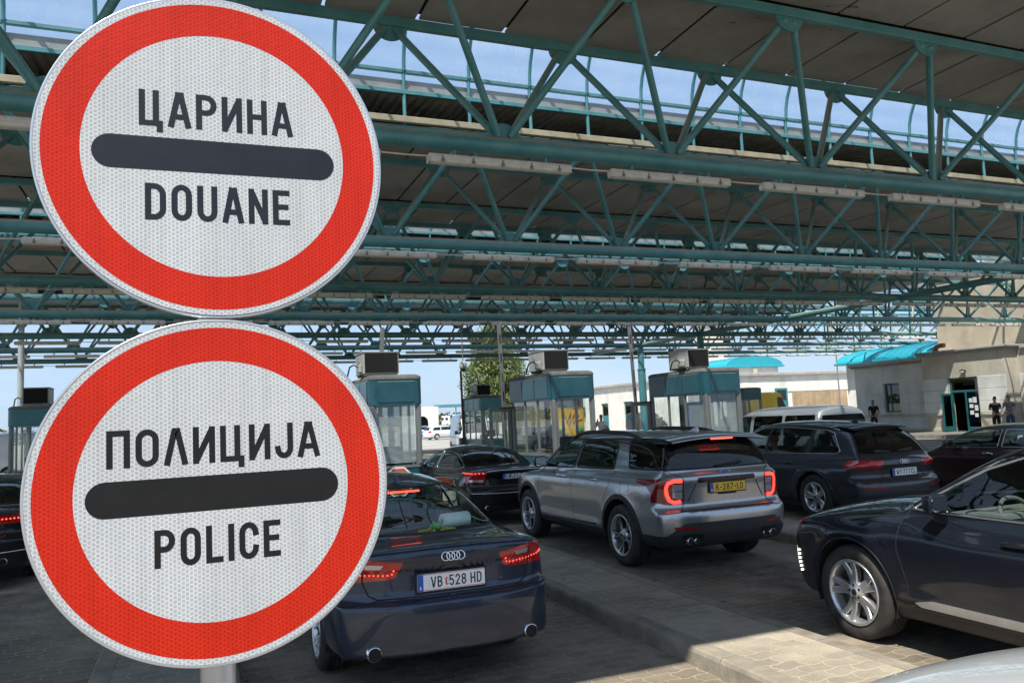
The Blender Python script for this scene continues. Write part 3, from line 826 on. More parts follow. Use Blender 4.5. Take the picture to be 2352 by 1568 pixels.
M['sign_black'] = pbr('sign_black', (0.012, 0.015, 0.022), 0.45, spec=0.25, var=0.15, vscale=20)
M['sign_black2'] = pbr('sign_black_lower', (0.009, 0.009, 0.009), 0.45, spec=0.25, var=0.2, vscale=20)
def disc(mb, r, y, n=128, r0=0.0):
    if r0 == 0:
        mb.add([(r*math.cos(2*math.pi*i/n), y, r*math.sin(2*math.pi*i/n)) for i in range(n)], [tuple(range(n-1, -1, -1))])
    else:
        vs = []
        for rr in (r, r0): vs += [(rr*math.cos(2*math.pi*i/n), y, rr*math.sin(2*math.pi*i/n)) for i in range(n)]
        mb.add(vs, [(i, n+i, n+(i+1) % n, (i+1) % n) for i in range(n)])
sign = thing('border_sign', 'two round red and white stop plates, customs above police, clamped to one grey pole', 'road sign', (0.038, 1.545, 0.13))
mb = MB(); mb.cyl((0, 0, 0), (0, 0, 2.55), 0.030, 28); mb.mat(0).lathe([(0.03, 2.55), (0.031, 2.56), (0.02, 2.572), (0.0, 2.575)], 'z', 28)
mb.lathe([(0.09, 0.0), (0.09, 0.012), (0.034, 0.016), (0.034, 0.06), (0.03, 0.06)], 'z', 28)
mb.build('pole', M['steel'], sign)
def plate(cz, cx, roll, l1, l2, w1, w2, b1, b2, h, lab, blk):
    p = MB()
    # pressed aluminium dish with a rolled rim
    p.lathe([(0.0, -0.001), (0.2975, -0.001), (0.3, -0.0025), (0.3015, -0.001), (0.3015, 0.014), (0.298, 0.016), (0.294, 0.014), (0.294, 0.003), (0, 0.003)], 'y', 128)
    o = p.build('sign_plate', M['alu'], sign, (cx-0.038, 1.503-1.545, cz-0.13))
    o.rotation_euler = (0, R(roll), 0)
    o['label'] = lab
    f = MB(); disc(f, 0.2965, -0.00285); f.build('white_face', M['sheet_white'], o, recalc=False)
    f = MB(); disc(f, 0.2862, -0.00305, 128, 0.2262); f.build('red_ring', M['sheet_red'], o, recalc=False)
    f = MB(); n = 24; hw, hr = 0.2085, 0.0305
    pts = [(hw-hr+hr*math.cos(R(-90+180*i/n)), hr*math.sin(R(-90+180*i/n))) for i in range(n+1)]+[(-hw+hr+hr*math.cos(R(90+180*i/n)), hr*math.sin(R(90+180*i/n))) for i in range(n+1)]
    f.prism([(q[0], q[1]-0.005) for q in pts], 1, -0.0031, -0.00295); f.build('bar', blk, o)
    f = MB(); lettering(f, l1, h, h*0.155, (0, -0.00295, b1), (1, 0, 0), (0, 0, 1), (0, -1, 0), gap=h*0.13, width=w1); f.build('lettering', blk, o)
    f = MB(); lettering(f, l2, h, h*0.155, (0, -0.00295, b2), (1, 0, 0), (0, 0, 1), (0, -1, 0), gap=h*0.13, width=w2); f.build('lettering', blk, o)
    cl = MB()
    for dz in (-0.13, 0.13):
        cl.bevbox((-0.07, 0.006, dz-0.016), (0.07, 0.014, dz+0.016), 0.003, 1)
    cl.build('clamp_rail', M['steel'], o)
plate(2.454, 0.046, -0.35, '\u0426\u0410\u0420\u0418\u041d\u0410', 'DOUANE', 0.266, 0.248, 0.0455, -0.1260, 0.0665, 'upper round plate reading \u0426\u0410\u0420\u0418\u041d\u0410 over DOUANE', M['sign_black'])
plate(1.849, 0.040, -0.3, '\u041f\u041e\u041b\u0418\u0426\u0418\u0408\u0410', 'POLICE', 0.353, 0.207, 0.0468, -0.1255, 0.0640, 'lower round plate reading \u041f\u041e\u041b\u0418\u0426\u0418\u0408\u0410 over POLICE', M['sign_black2'])
# ------------------------------------------------------------------ car bodies: one smooth skin, cut into panels, panes and lamps
def pchip(pts):
    x = np.array([p[0] for p in pts], float); y = np.array([p[1] for p in pts], float)
    h = np.diff(x); d = np.diff(y)/h; m = np.zeros_like(y)
    m[0], m[-1] = d[0], d[-1]
    for i in range(1, len(x)-1):
        if d[i-1]*d[i] <= 0: m[i] = 0
        else:
            w1 = 2*h[i]+h[i-1]; w2 = h[i]+2*h[i-1]; m[i] = (w1+w2)/(w1/d[i-1]+w2/d[i])
    def f(q):
        q = np.clip(np.asarray(q, float), x[0], x[-1])
        i = np.clip(np.searchsorted(x, q)-1, 0, len(x)-2)
        t = (q-x[i])/h[i]
        return (2*t**3-3*t**2+1)*y[i]+(t**3-2*t**2+t)*h[i]*m[i]+(-2*t**3+3*t**2)*y[i+1]+(t**3-t**2)*h[i]*m[i+1]
    return f
def smax(a, b, k): return 0.5*(a+b+np.sqrt((a-b)**2+k*k))
def smin(a, b, k): return 0.5*(a+b-np.sqrt((a-b)**2+k*k))
def in_poly(px, py, poly):
    c = False; n = len(poly); j = n-1
    for i in range(n):
        xi, yi = poly[i]; xj, yj = poly[j]
        if (yi > py) != (yj > py) and px < (xj-xi)*(py-yi)/(yj-yi+1e-12)+xi: c = not c
        j = i
    return c
def round_poly(poly, r=0.03, n=4):
    """round the corners of a polygon"""
    out = []; m = len(poly)
    for i in range(m):
        p = Vector(poly[i]); a = Vector(poly[i-1]); b = Vector(poly[(i+1) % m])
        da = (a-p); db = (b-p)
        ra = min(r, da.length*0.45); rb = min(r, db.length*0.45)
        s = p+da.normalized()*ra; e = p+db.normalized()*rb
        for k in range(n+1):
            t = k/n
            q = s*(1-t)**2+p*2*t*(1-t)+e*t*t
            out.append((q.x, q.y))
    return out
class Skin:
    def __init__(s, P, nth=128, ny=96, ncap=34):
        s.P = P
        g = {k: pchip(v) for k, v in P['curves'].items()}
        s.g = g
        s.L = P['L']; s.W = P['W']
        s.nth, s.ny, s.ncap = nth, ny, ncap
        s._build()
    def F(s, p):
        P, g = s.P, s.g
        x = np.abs(p[..., 0]); y = p[..., 1]; z = p[..., 2]
        W = s.W
        half = g['plan'](y)*g['sect'](z)
        if 'crease' in P:
            for zc, dz, amp, y0, y1 in P['crease']:
                zz = zc(y) if callable(zc) else zc
                t = (z-zz)/dz
                half = half+amp*np.where(t > 0, np.exp(-t*t*1.0), np.exp(-t*t*0.18))*np.clip((y-y0)/0.3, 0, 1)*np.clip((y1-y)/0.3, 0, 1)
        for yc, r, amp in P.get('flare', ()):
            d = np.sqrt((y-yc)**2+(z-P['wr'])**2)
            half = half+amp*np.exp(-((d-r)/0.10)**2)*np.where(d > r*0.5, 1, 0)
        fx = x-half
        dk = g['deck'](y); dk2 = (g['deck'](y+0.02)-dk)/0.02
        xr = x/W
        fz = (z-(dk-P.get('crown', 0.06)*xr**2.2))/np.sqrt(1+dk2**2)
        yr = g['rear'](z)+P.get('rcurve', 0.22)*xr**P.get('rpow', 3.0)
        yf = s.L-g['front'](z)-P.get('fcurve', 0.42)*xr**P.get('fpow', 2.6)
        k = P.get('k', 0.06)
        low = smax(fx, fz, P.get('kshoulder', k))
        low = smax(low, yr-y, k*0.8); low = smax(low, y-yf, k)
        low = smax(low, P['zb'](y) - z if callable(P['zb']) else P['zb']-z, P.get('kb', 0.05))
        for fn in P.get('lowmod', ()): low = fn(low, x, y, z)
        rf = g['roof'](y); rf2 = (g['roof'](y+0.02)-g['roof'](y-0.02))/0.04
        cz = (z-(rf-P.get('rcrown', 0.055)*(x/0.6)**2))/np.sqrt(1+rf2**2)
        cx = (x-g['cab'](z)*g['cabplan'](y))*0.93
        cb = smax(cx, cz, P.get('kroof', 0.07))
        if 'rglass' in g:
            cb = smax(cb, (g['rglass'](z)+P.get('rgcurve', 0.12)*xr**2.4-y)*0.95, 0.05)
        cb = smax(smax(smax(cb, 0.55-z, 0.02), P.get('cy0', 0.3)-y, 0.02), y-(s.L-0.3), 0.02)
        return smin(low, cb, P.get('kbelt', 0.03))
    def normal(s, p):
        e = 2e-3; n = np.zeros_like(p)
        for i in range(3):
            d = np.zeros(3); d[i] = e
            n[..., i] = s.F(p+d)-s.F(p-d)
        return n/(np.linalg.norm(n, axis=-1, keepdims=True)+1e-9)
    def _root(s, o, d, tmax, n=70):
        ts = np.linspace(0.02, tmax, n)
        v = s.F(o[..., None, :]+d[..., None, :]*ts[:, None])
        idx = np.argmax(v > 0, axis=-1); idx = np.where((v > 0).any(-1), np.maximum(idx, 1), n-1)
        a = ts[idx-1]; b = ts[idx]
        for _ in range(26):
            m = (a+b)/2; w = s.F(o+d*m[..., None]) > 0
            b = np.where(w, m, b); a = np.where(w, a, m)
        return o+d*((a+b)/2)[..., None]
    def hit(s, o, d, tmax=3.0, n=160):
        """first point of the skin met by a ray coming from outside"""
        o = np.atleast_2d(np.asarray(o, float)); d = np.broadcast_to(np.asarray(d, float), o.shape)
        ts = np.linspace(0, tmax, n)
        v = s.F(o[:, None, :]+d[:, None, :]*ts[:, None])
        ok = (v < 0).any(-1)
        idx = np.maximum(np.argmax(v < 0, axis=-1), 1)
        a = ts[idx-1]; b = ts[idx]
        for _ in range(26):
            m = (a+b)/2; w = s.F(o+d*m[:, None]) < 0
            b = np.where(w, m, b); a = np.where(w, a, m)
        q = o+d*((a+b)/2)[:, None]
        q[~ok] = np.nan
        return q
    def on(s, view, pts, sx=1):
        """project 2-D outline points: side (y,z), rear (x,z), front (x,z), top (x,y)"""
        pts = np.asarray(pts, float); n = len(pts); o = np.zeros((n, 3))
        if view == 'side': o[:, 0] = sx*1.6; o[:, 1:] = pts; d = (-sx, 0, 0)
        elif view == 'rear': o[:, 0] = pts[:, 0]; o[:, 1] = -0.8; o[:, 2] = pts[:, 1]; d = (0, 1, 0)
        elif view == 'front': o[:, 0] = pts[:, 0]; o[:, 1] = s.L+0.8; o[:, 2] = pts[:, 1]; d = (0, -1, 0)
        else: o[:, 0] = pts[:, 0]; o[:, 1] = pts[:, 1]; o[:, 2] = 2.4; d = (0, 0, -1)
        q = s.hit(o, d)
        return q
    def _build(s):
        zs = s.P.get('zs', 0.62); ya = s.P.get('ya', 0.72); yb = s.L-s.P.get('yb', 0.72)
        nth, ny, nc = s.nth, s.ny, s.ncap
        # sample the angle more densely around the shoulders and roof edges
        th = np.linspace(0, 2*np.pi, nth, endpoint=False)+np.pi/nth
        dirs = np.stack([np.cos(th), np.zeros(nth), np.sin(th)], -1)
        rows_o, rows_d = [], []
        u = (np.arange(nc)+0.5)/nc
        ph = np.radians(89.2)*(1-u**1.0)                 # rear cap, from the pole outwards
        for a in ph:
            rows_o.append(np.tile([0, ya, zs], (nth, 1))); rows_d.append(dirs*np.cos(a)+np.array([0, -np.sin(a), 0]))
        for y in np.linspace(ya, yb, ny):
            rows_o.append(np.tile([0, y, zs], (nth, 1))); rows_d.append(dirs)
        for a in ph[::-1]:
            rows_o.append(np.tile([0, yb, zs], (nth, 1))); rows_d.append(dirs*np.cos(a)+np.array([0, np.sin(a), 0]))
        o = np.array(rows_o); d = np.array(rows_d)
        V = s._root(o, d, 2.2)
        nr = V.shape[0]
        pole0 = s._root(np.array([[0, ya, zs]]), np.array([[0, -1., 0]]), 2.2)[0]
        pole1 = s._root(np.array([[0, yb, zs]]), np.array([[0, 1., 0]]), 2.2)[0]
        bm = bmesh.new()
        s.lay = bm.faces.layers.int.new('part')
        vs = [[bm.verts.new(V[i, j]) for j in range(nth)] for i in range(nr)]
        for i in range(nr-1):
            for j in range(nth):
                j2 = (j+1) % nth
                bm.faces.new((vs[i][j], vs[i][j2], vs[i+1][j2], vs[i+1][j]))
        p0 = bm.verts.new(pole0); p1 = bm.verts.new(pole1)
        for j in range(nth):
            j2 = (j+1) % nth
            bm.faces.new((p0, vs[0][j2], vs[0][j])); bm.faces.new((p1, vs[-1][j], vs[-1][j2]))
        bm.normal_update()
        s.bmesh = bm; s.parts = {}; s.count = 0
    def cut(s, name, mat, poly, view, cond=None, only=None, sub=None):
        """cut the skin along an outline seen in a side/rear/front/top view and make what is inside a part of its own"""
        bm = s.bmesh; ax = {'side': (1, 2), 'rear': (0, 2), 'front': (0, 2), 'top': (0, 1)}[view]
        i, j = ax
        us = [p[0] for p in poly]; vs_ = [p[1] for p in poly]
        u0, u1, v0, v1 = min(us)-0.02, max(us)+0.02, min(vs_)-0.02, max(vs_)+0.02
        def okf(f):
            c = f.calc_center_median()
            if cond and not cond(c): return False
            a0 = min(v.co[i] for v in f.verts); a1 = max(v.co[i] for v in f.verts)
            if a1 < u0 or a0 > u1: return False
            b0 = min(v.co[j] for v in f.verts); b1 = max(v.co[j] for v in f.verts)
            return not (b1 < v0 or b0 > v1)
        sub_ = [f for f in bm.faces if okf(f)]
        n = len(poly)
        for k in range(n):
            p = poly[k]; q = poly[(k+1) % n]
            e = Vector((q[0]-p[0], q[1]-p[1]))
            if e.length < 1e-5: continue
            nn = [0, 0, 0]; nn[i] = -e.y; nn[j] = e.x
            co = [0, 0, 0]; co[i] = p[0]; co[j] = p[1]
            lo_u, hi_u = min(p[0], q[0])-0.03, max(p[0], q[0])+0.03; lo_v, hi_v = min(p[1], q[1])-0.03, max(p[1], q[1])+0.03
            near = []; far = []
            for f in sub_:
                if not f.is_valid: continue
                cs = [v.co for v in f.verts]
                if max(c[i] for c in cs) < lo_u or min(c[i] for c in cs) > hi_u or max(c[j] for c in cs) < lo_v or min(c[j] for c in cs) > hi_v: far.append(f)
                else: near.append(f)
            if not near: continue
            geom = list({e_ for f in near for e_ in f.edges})+list({v for f in near for v in f.verts})+near
            r = bmesh.ops.bisect_plane(bm, geom=geom, dist=1e-6, plane_co=co, plane_no=nn)
            keep = {f for f in r['geom'] if isinstance(f, bmesh.types.BMFace)} | {f for f in near if f.is_valid}
            sub_ = far+list(keep)
        s.count += 1; pid = s.count
        s.parts[pid] = (name, mat, sub)
        hitn = 0
        for f in sub_:
            if not f.is_valid: continue
            c = f.calc_center_median()
            if cond and not cond(c): continue
            if only is not None and f[s.lay] not in only: continue
            if only is None and f[s.lay] != 0: continue
            if in_poly(c[i], c[j], poly): f[s.lay] = pid; hitn += 1
        return pid
    def merge(s, a, b):
        for f in s.bmesh.faces:
            if f[s.lay] == b: f[s.lay] = a
        s.parts.pop(b)
    def finish(s, parent, body_mat, body_name='body'):
        out = {}
        s.parts[0] = (body_name, body_mat, None)
        groups = {}
        for f in s.bmesh.faces: groups.setdefault(f[s.lay], []).append(f)
        for pid, (name, mat, sub) in sorted(s.parts.items()):
            if name is None or pid not in groups: continue
            idx = {}; co = []; fs = []
            for f in groups[pid]:
                face = []
                for v in f.verts:
                    if v not in idx: idx[v] = len(co); co.append(v.co[:])
                    face.append(idx[v])
                fs.append(face)
            me = bpy.data.meshes.new(name); me.from_pydata(co, [], fs); me.materials.append(mat)
            me.polygons.foreach_set('use_smooth', [True]*len(fs)); me.update()
            nr = s.normal(np.array(co))
            if np.dot(np.array(me.polygons[len(fs)//2].normal), nr[fs[len(fs)//2][0]]) < 0:
                me.flip_normals(); me.update()
            me.normals_split_custom_set_from_vertices([tuple(v) for v in nr])
            out[pid] = link(name, me, out.get(sub, parent) if sub is not None else parent)
        s.bmesh.free()
        return out
    # ---- things laid on the skin
    def line(s, view, pts, sx=1, step=0.03, closed=False, lift=0.0, off=None):
        pts = [tuple(p) for p in pts]
        if closed: pts = pts+[pts[0]]
        dense = []
        for a, b in zip(pts[:-1], pts[1:]):
            m = max(1, int(math.hypot(b[0]-a[0], b[1]-a[1])/step))
            dense += [(a[0]+(b[0]-a[0])*k/m, a[1]+(b[1]-a[1])*k/m) for k in range(m)]
        if not closed: dense.append(pts[-1])
        q = s.on(view, dense, sx); q = q[~np.isnan(q[:, 0])]
        if lift: q = q+s.normal(q)*lift
        return q
    def seam(s, mb, view, pts, sx=1, r=0.0035, closed=False, lift=-0.0012, n=6, step=0.04, flat=None):
        q = s.line(view, pts, sx, step, closed, lift)
        if len(q) > 1: mb.tube(q.tolist(), r, n, closed=closed)
    def patch(s, mb, view, poly, sx=1, lift=0.003, thick=0.01, step=0.02):
        """raised pad of the given outline lying on the skin"""
        bm = bmesh.new()
        us = [p[0] for p in poly]; vs = [p[1] for p in poly]
        vv = [bm.verts.new((p[0], p[1], 0)) for p in poly]; bm.faces.new(vv)
        for ax, lo, hi in ((0, min(us), max(us)), (1, min(vs), max(vs))):
            for t in np.arange(lo+step, hi, step):
                co = [0, 0, 0]; co[ax] = t; no = [0, 0, 0]; no[ax] = 1
                bmesh.ops.bisect_plane(bm, geom=bm.verts[:]+bm.edges[:]+bm.faces[:], plane_co=co, plane_no=no)
        bm.verts.index_update()
        p2 = np.array([v.co[:2] for v in bm.verts])
        q = s.on(view, p2, sx)
        nanm = np.isnan(q[:, 0])
        if nanm.any():
            good = q[~nanm]
            for k in np.where(nanm)[0]: q[k] = good[np.argmin(((p2[~nanm]-p2[k])**2).sum(1))]
        nr = s.normal(q)
        top = q+nr*lift; bot = q+nr*(lift-thick)
        fs = [[v.index for v in f.verts] for f in bm.faces]
        bd = [(e.verts[0].index, e.verts[1].index) for e in bm.edges if len(e.link_faces) == 1]
        n = len(q); bm.free()
        mb.add(np.vstack([top, bot]), fs, True)
        mb.add(np.vstack([top, bot]), [(a, b, n+b, n+a) for a, b in bd])
def mirror_x(poly): return [(-p[0], p[1]) for p in poly][::-1]
CAR = {}
def paint(name, col, metal=0.0, rough=0.35, flake=0.0, coat=1.0):
    m, nt, N, L, b = new_mat(name)
    b.inputs['Base Color'].default_value = (*col, 1); b.inputs['Metallic'].default_value = metal; b.inputs['Roughness'].default_value = rough
    b.inputs['Specular IOR Level'].default_value = 0.15 if metal == 0 and max(col) < .02 else 0.5
    b.inputs['Coat Weight'].default_value = coat; b.inputs['Coat Roughness'].default_value = 0.025; b.inputs['Coat IOR'].default_value = 1.38 if max(col) < 0.08 else 1.5
    # road film: a little more of it low down, in uneven drifts
    g = N.new('ShaderNodeTexCoord'); n = N.new('ShaderNodeTexNoise'); n.inputs['Scale'].default_value = 3.2; n.inputs['Detail'].default_value = 7
    L.new(g.outputs['Object'], n.inputs['Vector'])
    s = N.new('ShaderNodeSeparateXYZ'); L.new(g.outputs['Object'], s.inputs[0])
    h = N.new('ShaderNodeMapRange'); h.inputs[1].default_value = 0.25; h.inputs[2].default_value = 0.85; h.inputs[3].default_value = 0.16; h.inputs[4].default_value = 0.015
    L.new(s.outputs['Z'], h.inputs[0])
    d = mathn(N, L, 'MULTIPLY', n.outputs['Fac'], h.outputs[0])
    x = N.new('ShaderNodeMix'); x.data_type = 'RGBA'; x.inputs[6].default_value = (*col, 1); x.inputs[7].default_value = (0.16, 0.145, 0.12, 1)
    L.new(d, x.inputs[0]); L.new(x.outputs[2], b.inputs['Base Color'])
    cw = N.new('ShaderNodeMapRange'); cw.inputs[1].default_value = 0.0; cw.inputs[2].default_value = 0.25; cw.inputs[3].default_value = 0.012; cw.inputs[4].default_value = 0.07
    L.new(d, cw.inputs[0]); L.new(cw.outputs[0], b.inputs['Coat Roughness'])
    if flake > 0:
        v = N.new('ShaderNodeTexVoronoi'); v.inputs['Scale'].default_value = 900; L.new(g.outputs['Object'], v.inputs['Vector'])
        bp = N.new('ShaderNodeBump'); bp.inputs['Strength'].default_value = flake; bp.inputs['Distance'].default_value = 0.001
        L.new(v.outputs['Color'], bp.inputs['Height']); L.new(bp.outputs[0], b.inputs['Normal'])
    return m
M['pt_blue'] = paint('dark_blue_paint', (0.009, 0.022, 0.052), 0.3, 0.30)
M['pt_black'] = paint('black_paint', (0.003, 0.003, 0.004), 0.0, 0.45)
M['pt_navy'] = paint('navy_paint', (0.003, 0.005, 0.011), 0.0, 0.45)
M['pt_silver'] = paint('silver_paint', (0.42, 0.435, 0.46), 0.82, 0.27)
M['pt_grey'] = paint('dark_grey_paint', (0.045, 0.052, 0.064), 0.6, 0.35)
M['pt_maroon'] = paint('maroon_paint', (0.030, 0.008, 0.010), 0.3, 0.35)
M['pt_white'] = paint('white_paint', (0.72, 0.73, 0.74), 0.0, 0.4)
M['pt_vansilver'] = paint('van_silver_paint', (0.34, 0.355, 0.37), 0.4, 0.4)
M['pt_bluegrey'] = paint('blue_grey_paint', (0.14, 0.19, 0.32), 0.4, 0.35)
M['pt_darkvan'] = paint('dark_van_paint', (0.03, 0.034, 0.045), 0.4, 0.35)
M['gl_clear'] = glass_mat('clear_glass', (0.66, 0.74, 0.72))
M['gl_green'] = glass_mat('green_tint_glass', (0.76, 0.86, 0.82), 0.6)
M['gl_dark'] = glass_mat('privacy_glass', (0.05, 0.055, 0.06))
M['gl_mid'] = glass_mat('tinted_glass', (0.42, 0.48, 0.48))
M['lamp_red'] = pbr('red_lens', (0.42, 0.008, 0.012), 0.12, coat=1.0, coatr=0.02)
M['lamp_dkred'] = pbr('dark_red_lens', (0.20, 0.006, 0.010), 0.12, coat=1.0, coatr=0.02)
M['lamp_on'] = pbr('lit_red_led', (0.6, 0.02, 0.01), 0.3, emit=(1.0, 0.05, 0.03), estr=2.6)
M['lamp_glow'] = pbr('lit_red_tube', (0.5, 0.02, 0.02), 0.3, emit=(1.0, 0.045, 0.03), estr=1.3)
M['lamp_clear'] = pbr('clear_lens', (0.55, 0.56, 0.58), 0.1, 0.5, coat=1.0)
M['lamp_white'] = pbr('lit_white_led', (0.9, 0.9, 0.9), 0.3, emit=(1, 0.97, 0.9), estr=1.5)
M['reflector'] = pbr('red_reflector', (0.25, 0.01, 0.012), 0.2, coat=0.8)
M['seat'] = pbr('dark_seat', (0.03, 0.028, 0.027), 0.7)
M['seat_grey'] = pbr('grey_trim', (0.13, 0.135, 0.13), 0.75)
M['trim'] = pbr('bright_trim', (0.55, 0.56, 0.57), 0.22, 1.0)
M['alloy'] = pbr('alloy', (0.60, 0.61, 0.62), 0.3, 0.8, var=0.1, vscale=9)
M['alloy_dark'] = pbr('dark_alloy', (0.05, 0.052, 0.056), 0.35, 0.6)
M['disc'] = pbr('brake_disc', (0.22, 0.21, 0.20), 0.35, 0.9)
def tyre_mat():
    m, nt, N, L, b = new_mat('tyre')
    g = N.new('ShaderNodeTexCoord')
    n = N.new('ShaderNodeTexNoise'); n.inputs['Scale'].default_value = 9; n.inputs['Detail'].default_value = 6
    L.new(g.outputs['Object'], n.inputs['Vector'])
    r = N.new('ShaderNodeValToRGB'); r.color_ramp.elements[0].color = (0.014, 0.014, 0.014, 1); r.color_ramp.elements[1].color = (0.052, 0.048, 0.043, 1)
    r.color_ramp.elements[0].position = 0.35; r.color_ramp.elements[1].position = 0.75
    L.new(n.outputs['Fac'], r.inputs['Fac']); L.new(r.outputs[0], b.inputs['Base Color']); b.inputs['Roughness'].default_value = 0.72
    return m
M['tyre'] = tyre_mat()
WHEEL_CACHE = {}
def wheel_mesh(rt, wd, rr, style, n, mats):
    key = (rt, wd, rr, style, n)
    if key in WHEEL_CACHE: return WHEEL_CACHE[key]
    # axis x, outer face towards +x, outer plane at x = 0
    t = MB(); w = wd
    prof = [(rr-0.012, -0.012), (rr+0.012, -0.004), (rr+0.03, 0.004), (rt-0.055, 0.006), (rt-0.028, -0.004), (rt-0.010, -0.022)]
    gx = [-0.045+(-w+0.09)*k/4 for k in range(5)]
    for a, b in zip(gx[:-1], gx[1:]):
        prof += [(rt-0.002, a+0.002), (rt, a-0.004), (rt, b+0.008), (rt-0.009, b+0.005), (rt-0.009, b-0.003)]
    prof = prof[:-2]+[(rt, -w+0.055), (rt-0.010, -w+0.022), (rt-0.028, -w+0.004), (rt-0.055, -w-0.006), (rr+0.02, -w), (rr-0.012, -w+0.02)]
    t.lathe(prof, 'x', 72)
    for i in range(72):                                  # shoulder sipes
        a = 2*math.pi*i/72
        for x0 in (-0.030, -w+0.030):
            c, s = math.cos(a), math.sin(a); d = 0.0045
            r1, r0 = rt-0.0005, rt-0.03
            vs = []
            for q, rad in ((-1, r0), (-1, r1), (1, r1), (1, r0)):
                ca, sa = math.cos(a+q*d), math.sin(a+q*d); vs.append((x0, rad*ca, rad*sa))
            xo = 0.022 if x0 > -w/2 else -0.022
            for v in list(vs): vs.append((v[0]+xo, v[1]*(1-0.018), v[2]*(1-0.018)))
    r = MB()
    # rim barrel and lip
    lip = [(rr-0.010, -0.010), (rr-0.002, 0.000), (rr-0.010, 0.006), (rr-0.026, 0.002), (rr-0.034, -0.02), (rr-0.045, -0.06), (rr-0.05, -w+0.03), (rr-0.012, -w+0.02)]
    r.mat(0).lathe(lip, 'x', 64)
    def spoke(a, w0, w1, r0, r1, x0, x1, dep, tw=0.0, mi=0, inset=0.0):
        m = 7; rows = []
        for k in range(m):
            u = k/(m-1); rad = r0+(r1-r0)*u; ww = (w0+(w1-w0)*u)*0.5; aa = a+tw*u
            xx = x0+(x1-x0)*u-0.018*math.sin(math.pi*u)
            c, s = math.cos(aa), math.sin(aa)
            row = []
            for (q, dx) in ((-1.0, -dep), (-1.0, -0.008), (-0.72, 0.0), (0.72, 0.0), (1.0, -0.008), (1.0, -dep)):
                row.append((xx+dx-inset, rad*c-q*ww*s, rad*s+q*ww*c))
            rows.append(row)
        vs = [p for row in rows for p in row]; fs = []
        for k in range(m-1):
            for q in range(5):
                fs.append((k*6+q, (k+1)*6+q, (k+1)*6+q+1, k*6+q+1))
        r.mat(mi).add(vs, fs, False)
    st = 2*math.pi/n
    for i in range(n):
        a = st*i+math.pi/2
        if style == 'double':
            for q in (-1, 1): spoke(a+q*0.13, 0.060, 0.052, 0.055, rr-0.018, -0.022, -0.006, 0.05, q*0.07)
        elif style == 'vee':
            for q in (-1, 1):
                spoke(a+q*0.05, 0.030, 0.030, 0.055, rr-0.02, -0.026, -0.006, 0.045, q*0.16, 1, 0.004)
                spoke(a+q*0.05, 0.013, 0.012, 0.055, rr-0.02, -0.024, -0.005, 0.02, q*0.16, 0)
        elif style == 'multi':
            for q in (-1, 1): spoke(a+q*0.06, 0.032, 0.022, 0.055, rr-0.02, -0.03, -0.006, 0.04, q*0.10)
        else:
            spoke(a, 0.075, 0.06, 0.055, rr-0.02, -0.03, -0.006, 0.05)
    r.mat(0).lathe([(0.0, -0.012), (0.03, -0.012), (0.034, -0.016), (0.06, -0.02), (0.085, -0.032), (0.085, -0.09)], 'x', 24)
    for i in range(5):
        a = 2*math.pi*i/5+0.3
        r.mat(1).cyl((-0.03, 0.056*math.cos(a), 0.056*math.sin(a)), (-0.014, 0.056*math.cos(a), 0.056*math.sin(a)), 0.011, 8)
    r.mat(1).lathe([(0.0, -0.009), (0.024, -0.0095), (0.028, -0.0125)], 'x', 16)
    b = MB(); b.lathe([(0.07, -0.10), (rr*0.78, -0.10), (rr*0.78, -0.125), (0.07, -0.125)], 'x', 40)
    b.lathe([(0.0, -0.13), (rr-0.055, -0.13)], 'x', 24)
    out = (t.mesh('tyre', M['tyre']), r.mesh('rim', mats), b.mesh('wheel', M['disc']), )
    WHEEL_CACHE[key] = out
    return out
def add_wheel(parent, xo, y, rt, wd, rr, style, n, mats, steer=0.0, calip=False, spin=0.0):
    t, r, b = wheel_mesh(rt, wd, rr, style, n, mats)
    o = link('wheel', b, parent, (xo, y, rt))
    o.rotation_euler = (0, 0, (0 if xo > 0 else math.pi)+steer)
    a = link('tyre', t, o); c = link('rim', r, o); c.rotation_euler = (spin, 0, 0)
    if calip:
        mb = MB(); rows = []
        for k in range(7):
            an = R(-35+70*k/6)
            rows.append([(-0.06, 0.20*math.cos(an), 0.20*math.sin(an)), (-0.055, 0.245*math.cos(an), 0.245*math.sin(an)), (-0.11, 0.25*math.cos(an), 0.25*math.sin(an)), (-0.11, 0.18*math.cos(an), 0.18*math.sin(an))])
        vs = [p for rw in rows for p in rw]; fs = [(k*4+q, (k+1)*4+q, (k+1)*4+(q+1) % 4, k*4+(q+1) % 4) for k in range(6) for q in range(4)]
        mb.add(vs, fs, True); mb.build('caliper', M['alloy'], o)
    return o
def wheel_well(mb, y, r, x1, z, depth=0.34):
    """dark liner behind a wheel opening"""
    n = 20
    for sx in (-1, 1):
        vs = []
        for k in range(n+1):
            a = -0.35+(math.pi+0.7)*k/n
            for xx in (sx*x1, sx*(x1-depth)): vs.append((xx, y+(r-0.004)*math.cos(a), z+(r-0.004)*math.sin(a)))
        mb.add(vs, [(2*k, 2*k+1, 2*k+3, 2*k+2) for k in range(n)], True)
        mb.add([vs[2*k+1] for k in range(n+1)], [tuple(range(n+1))])
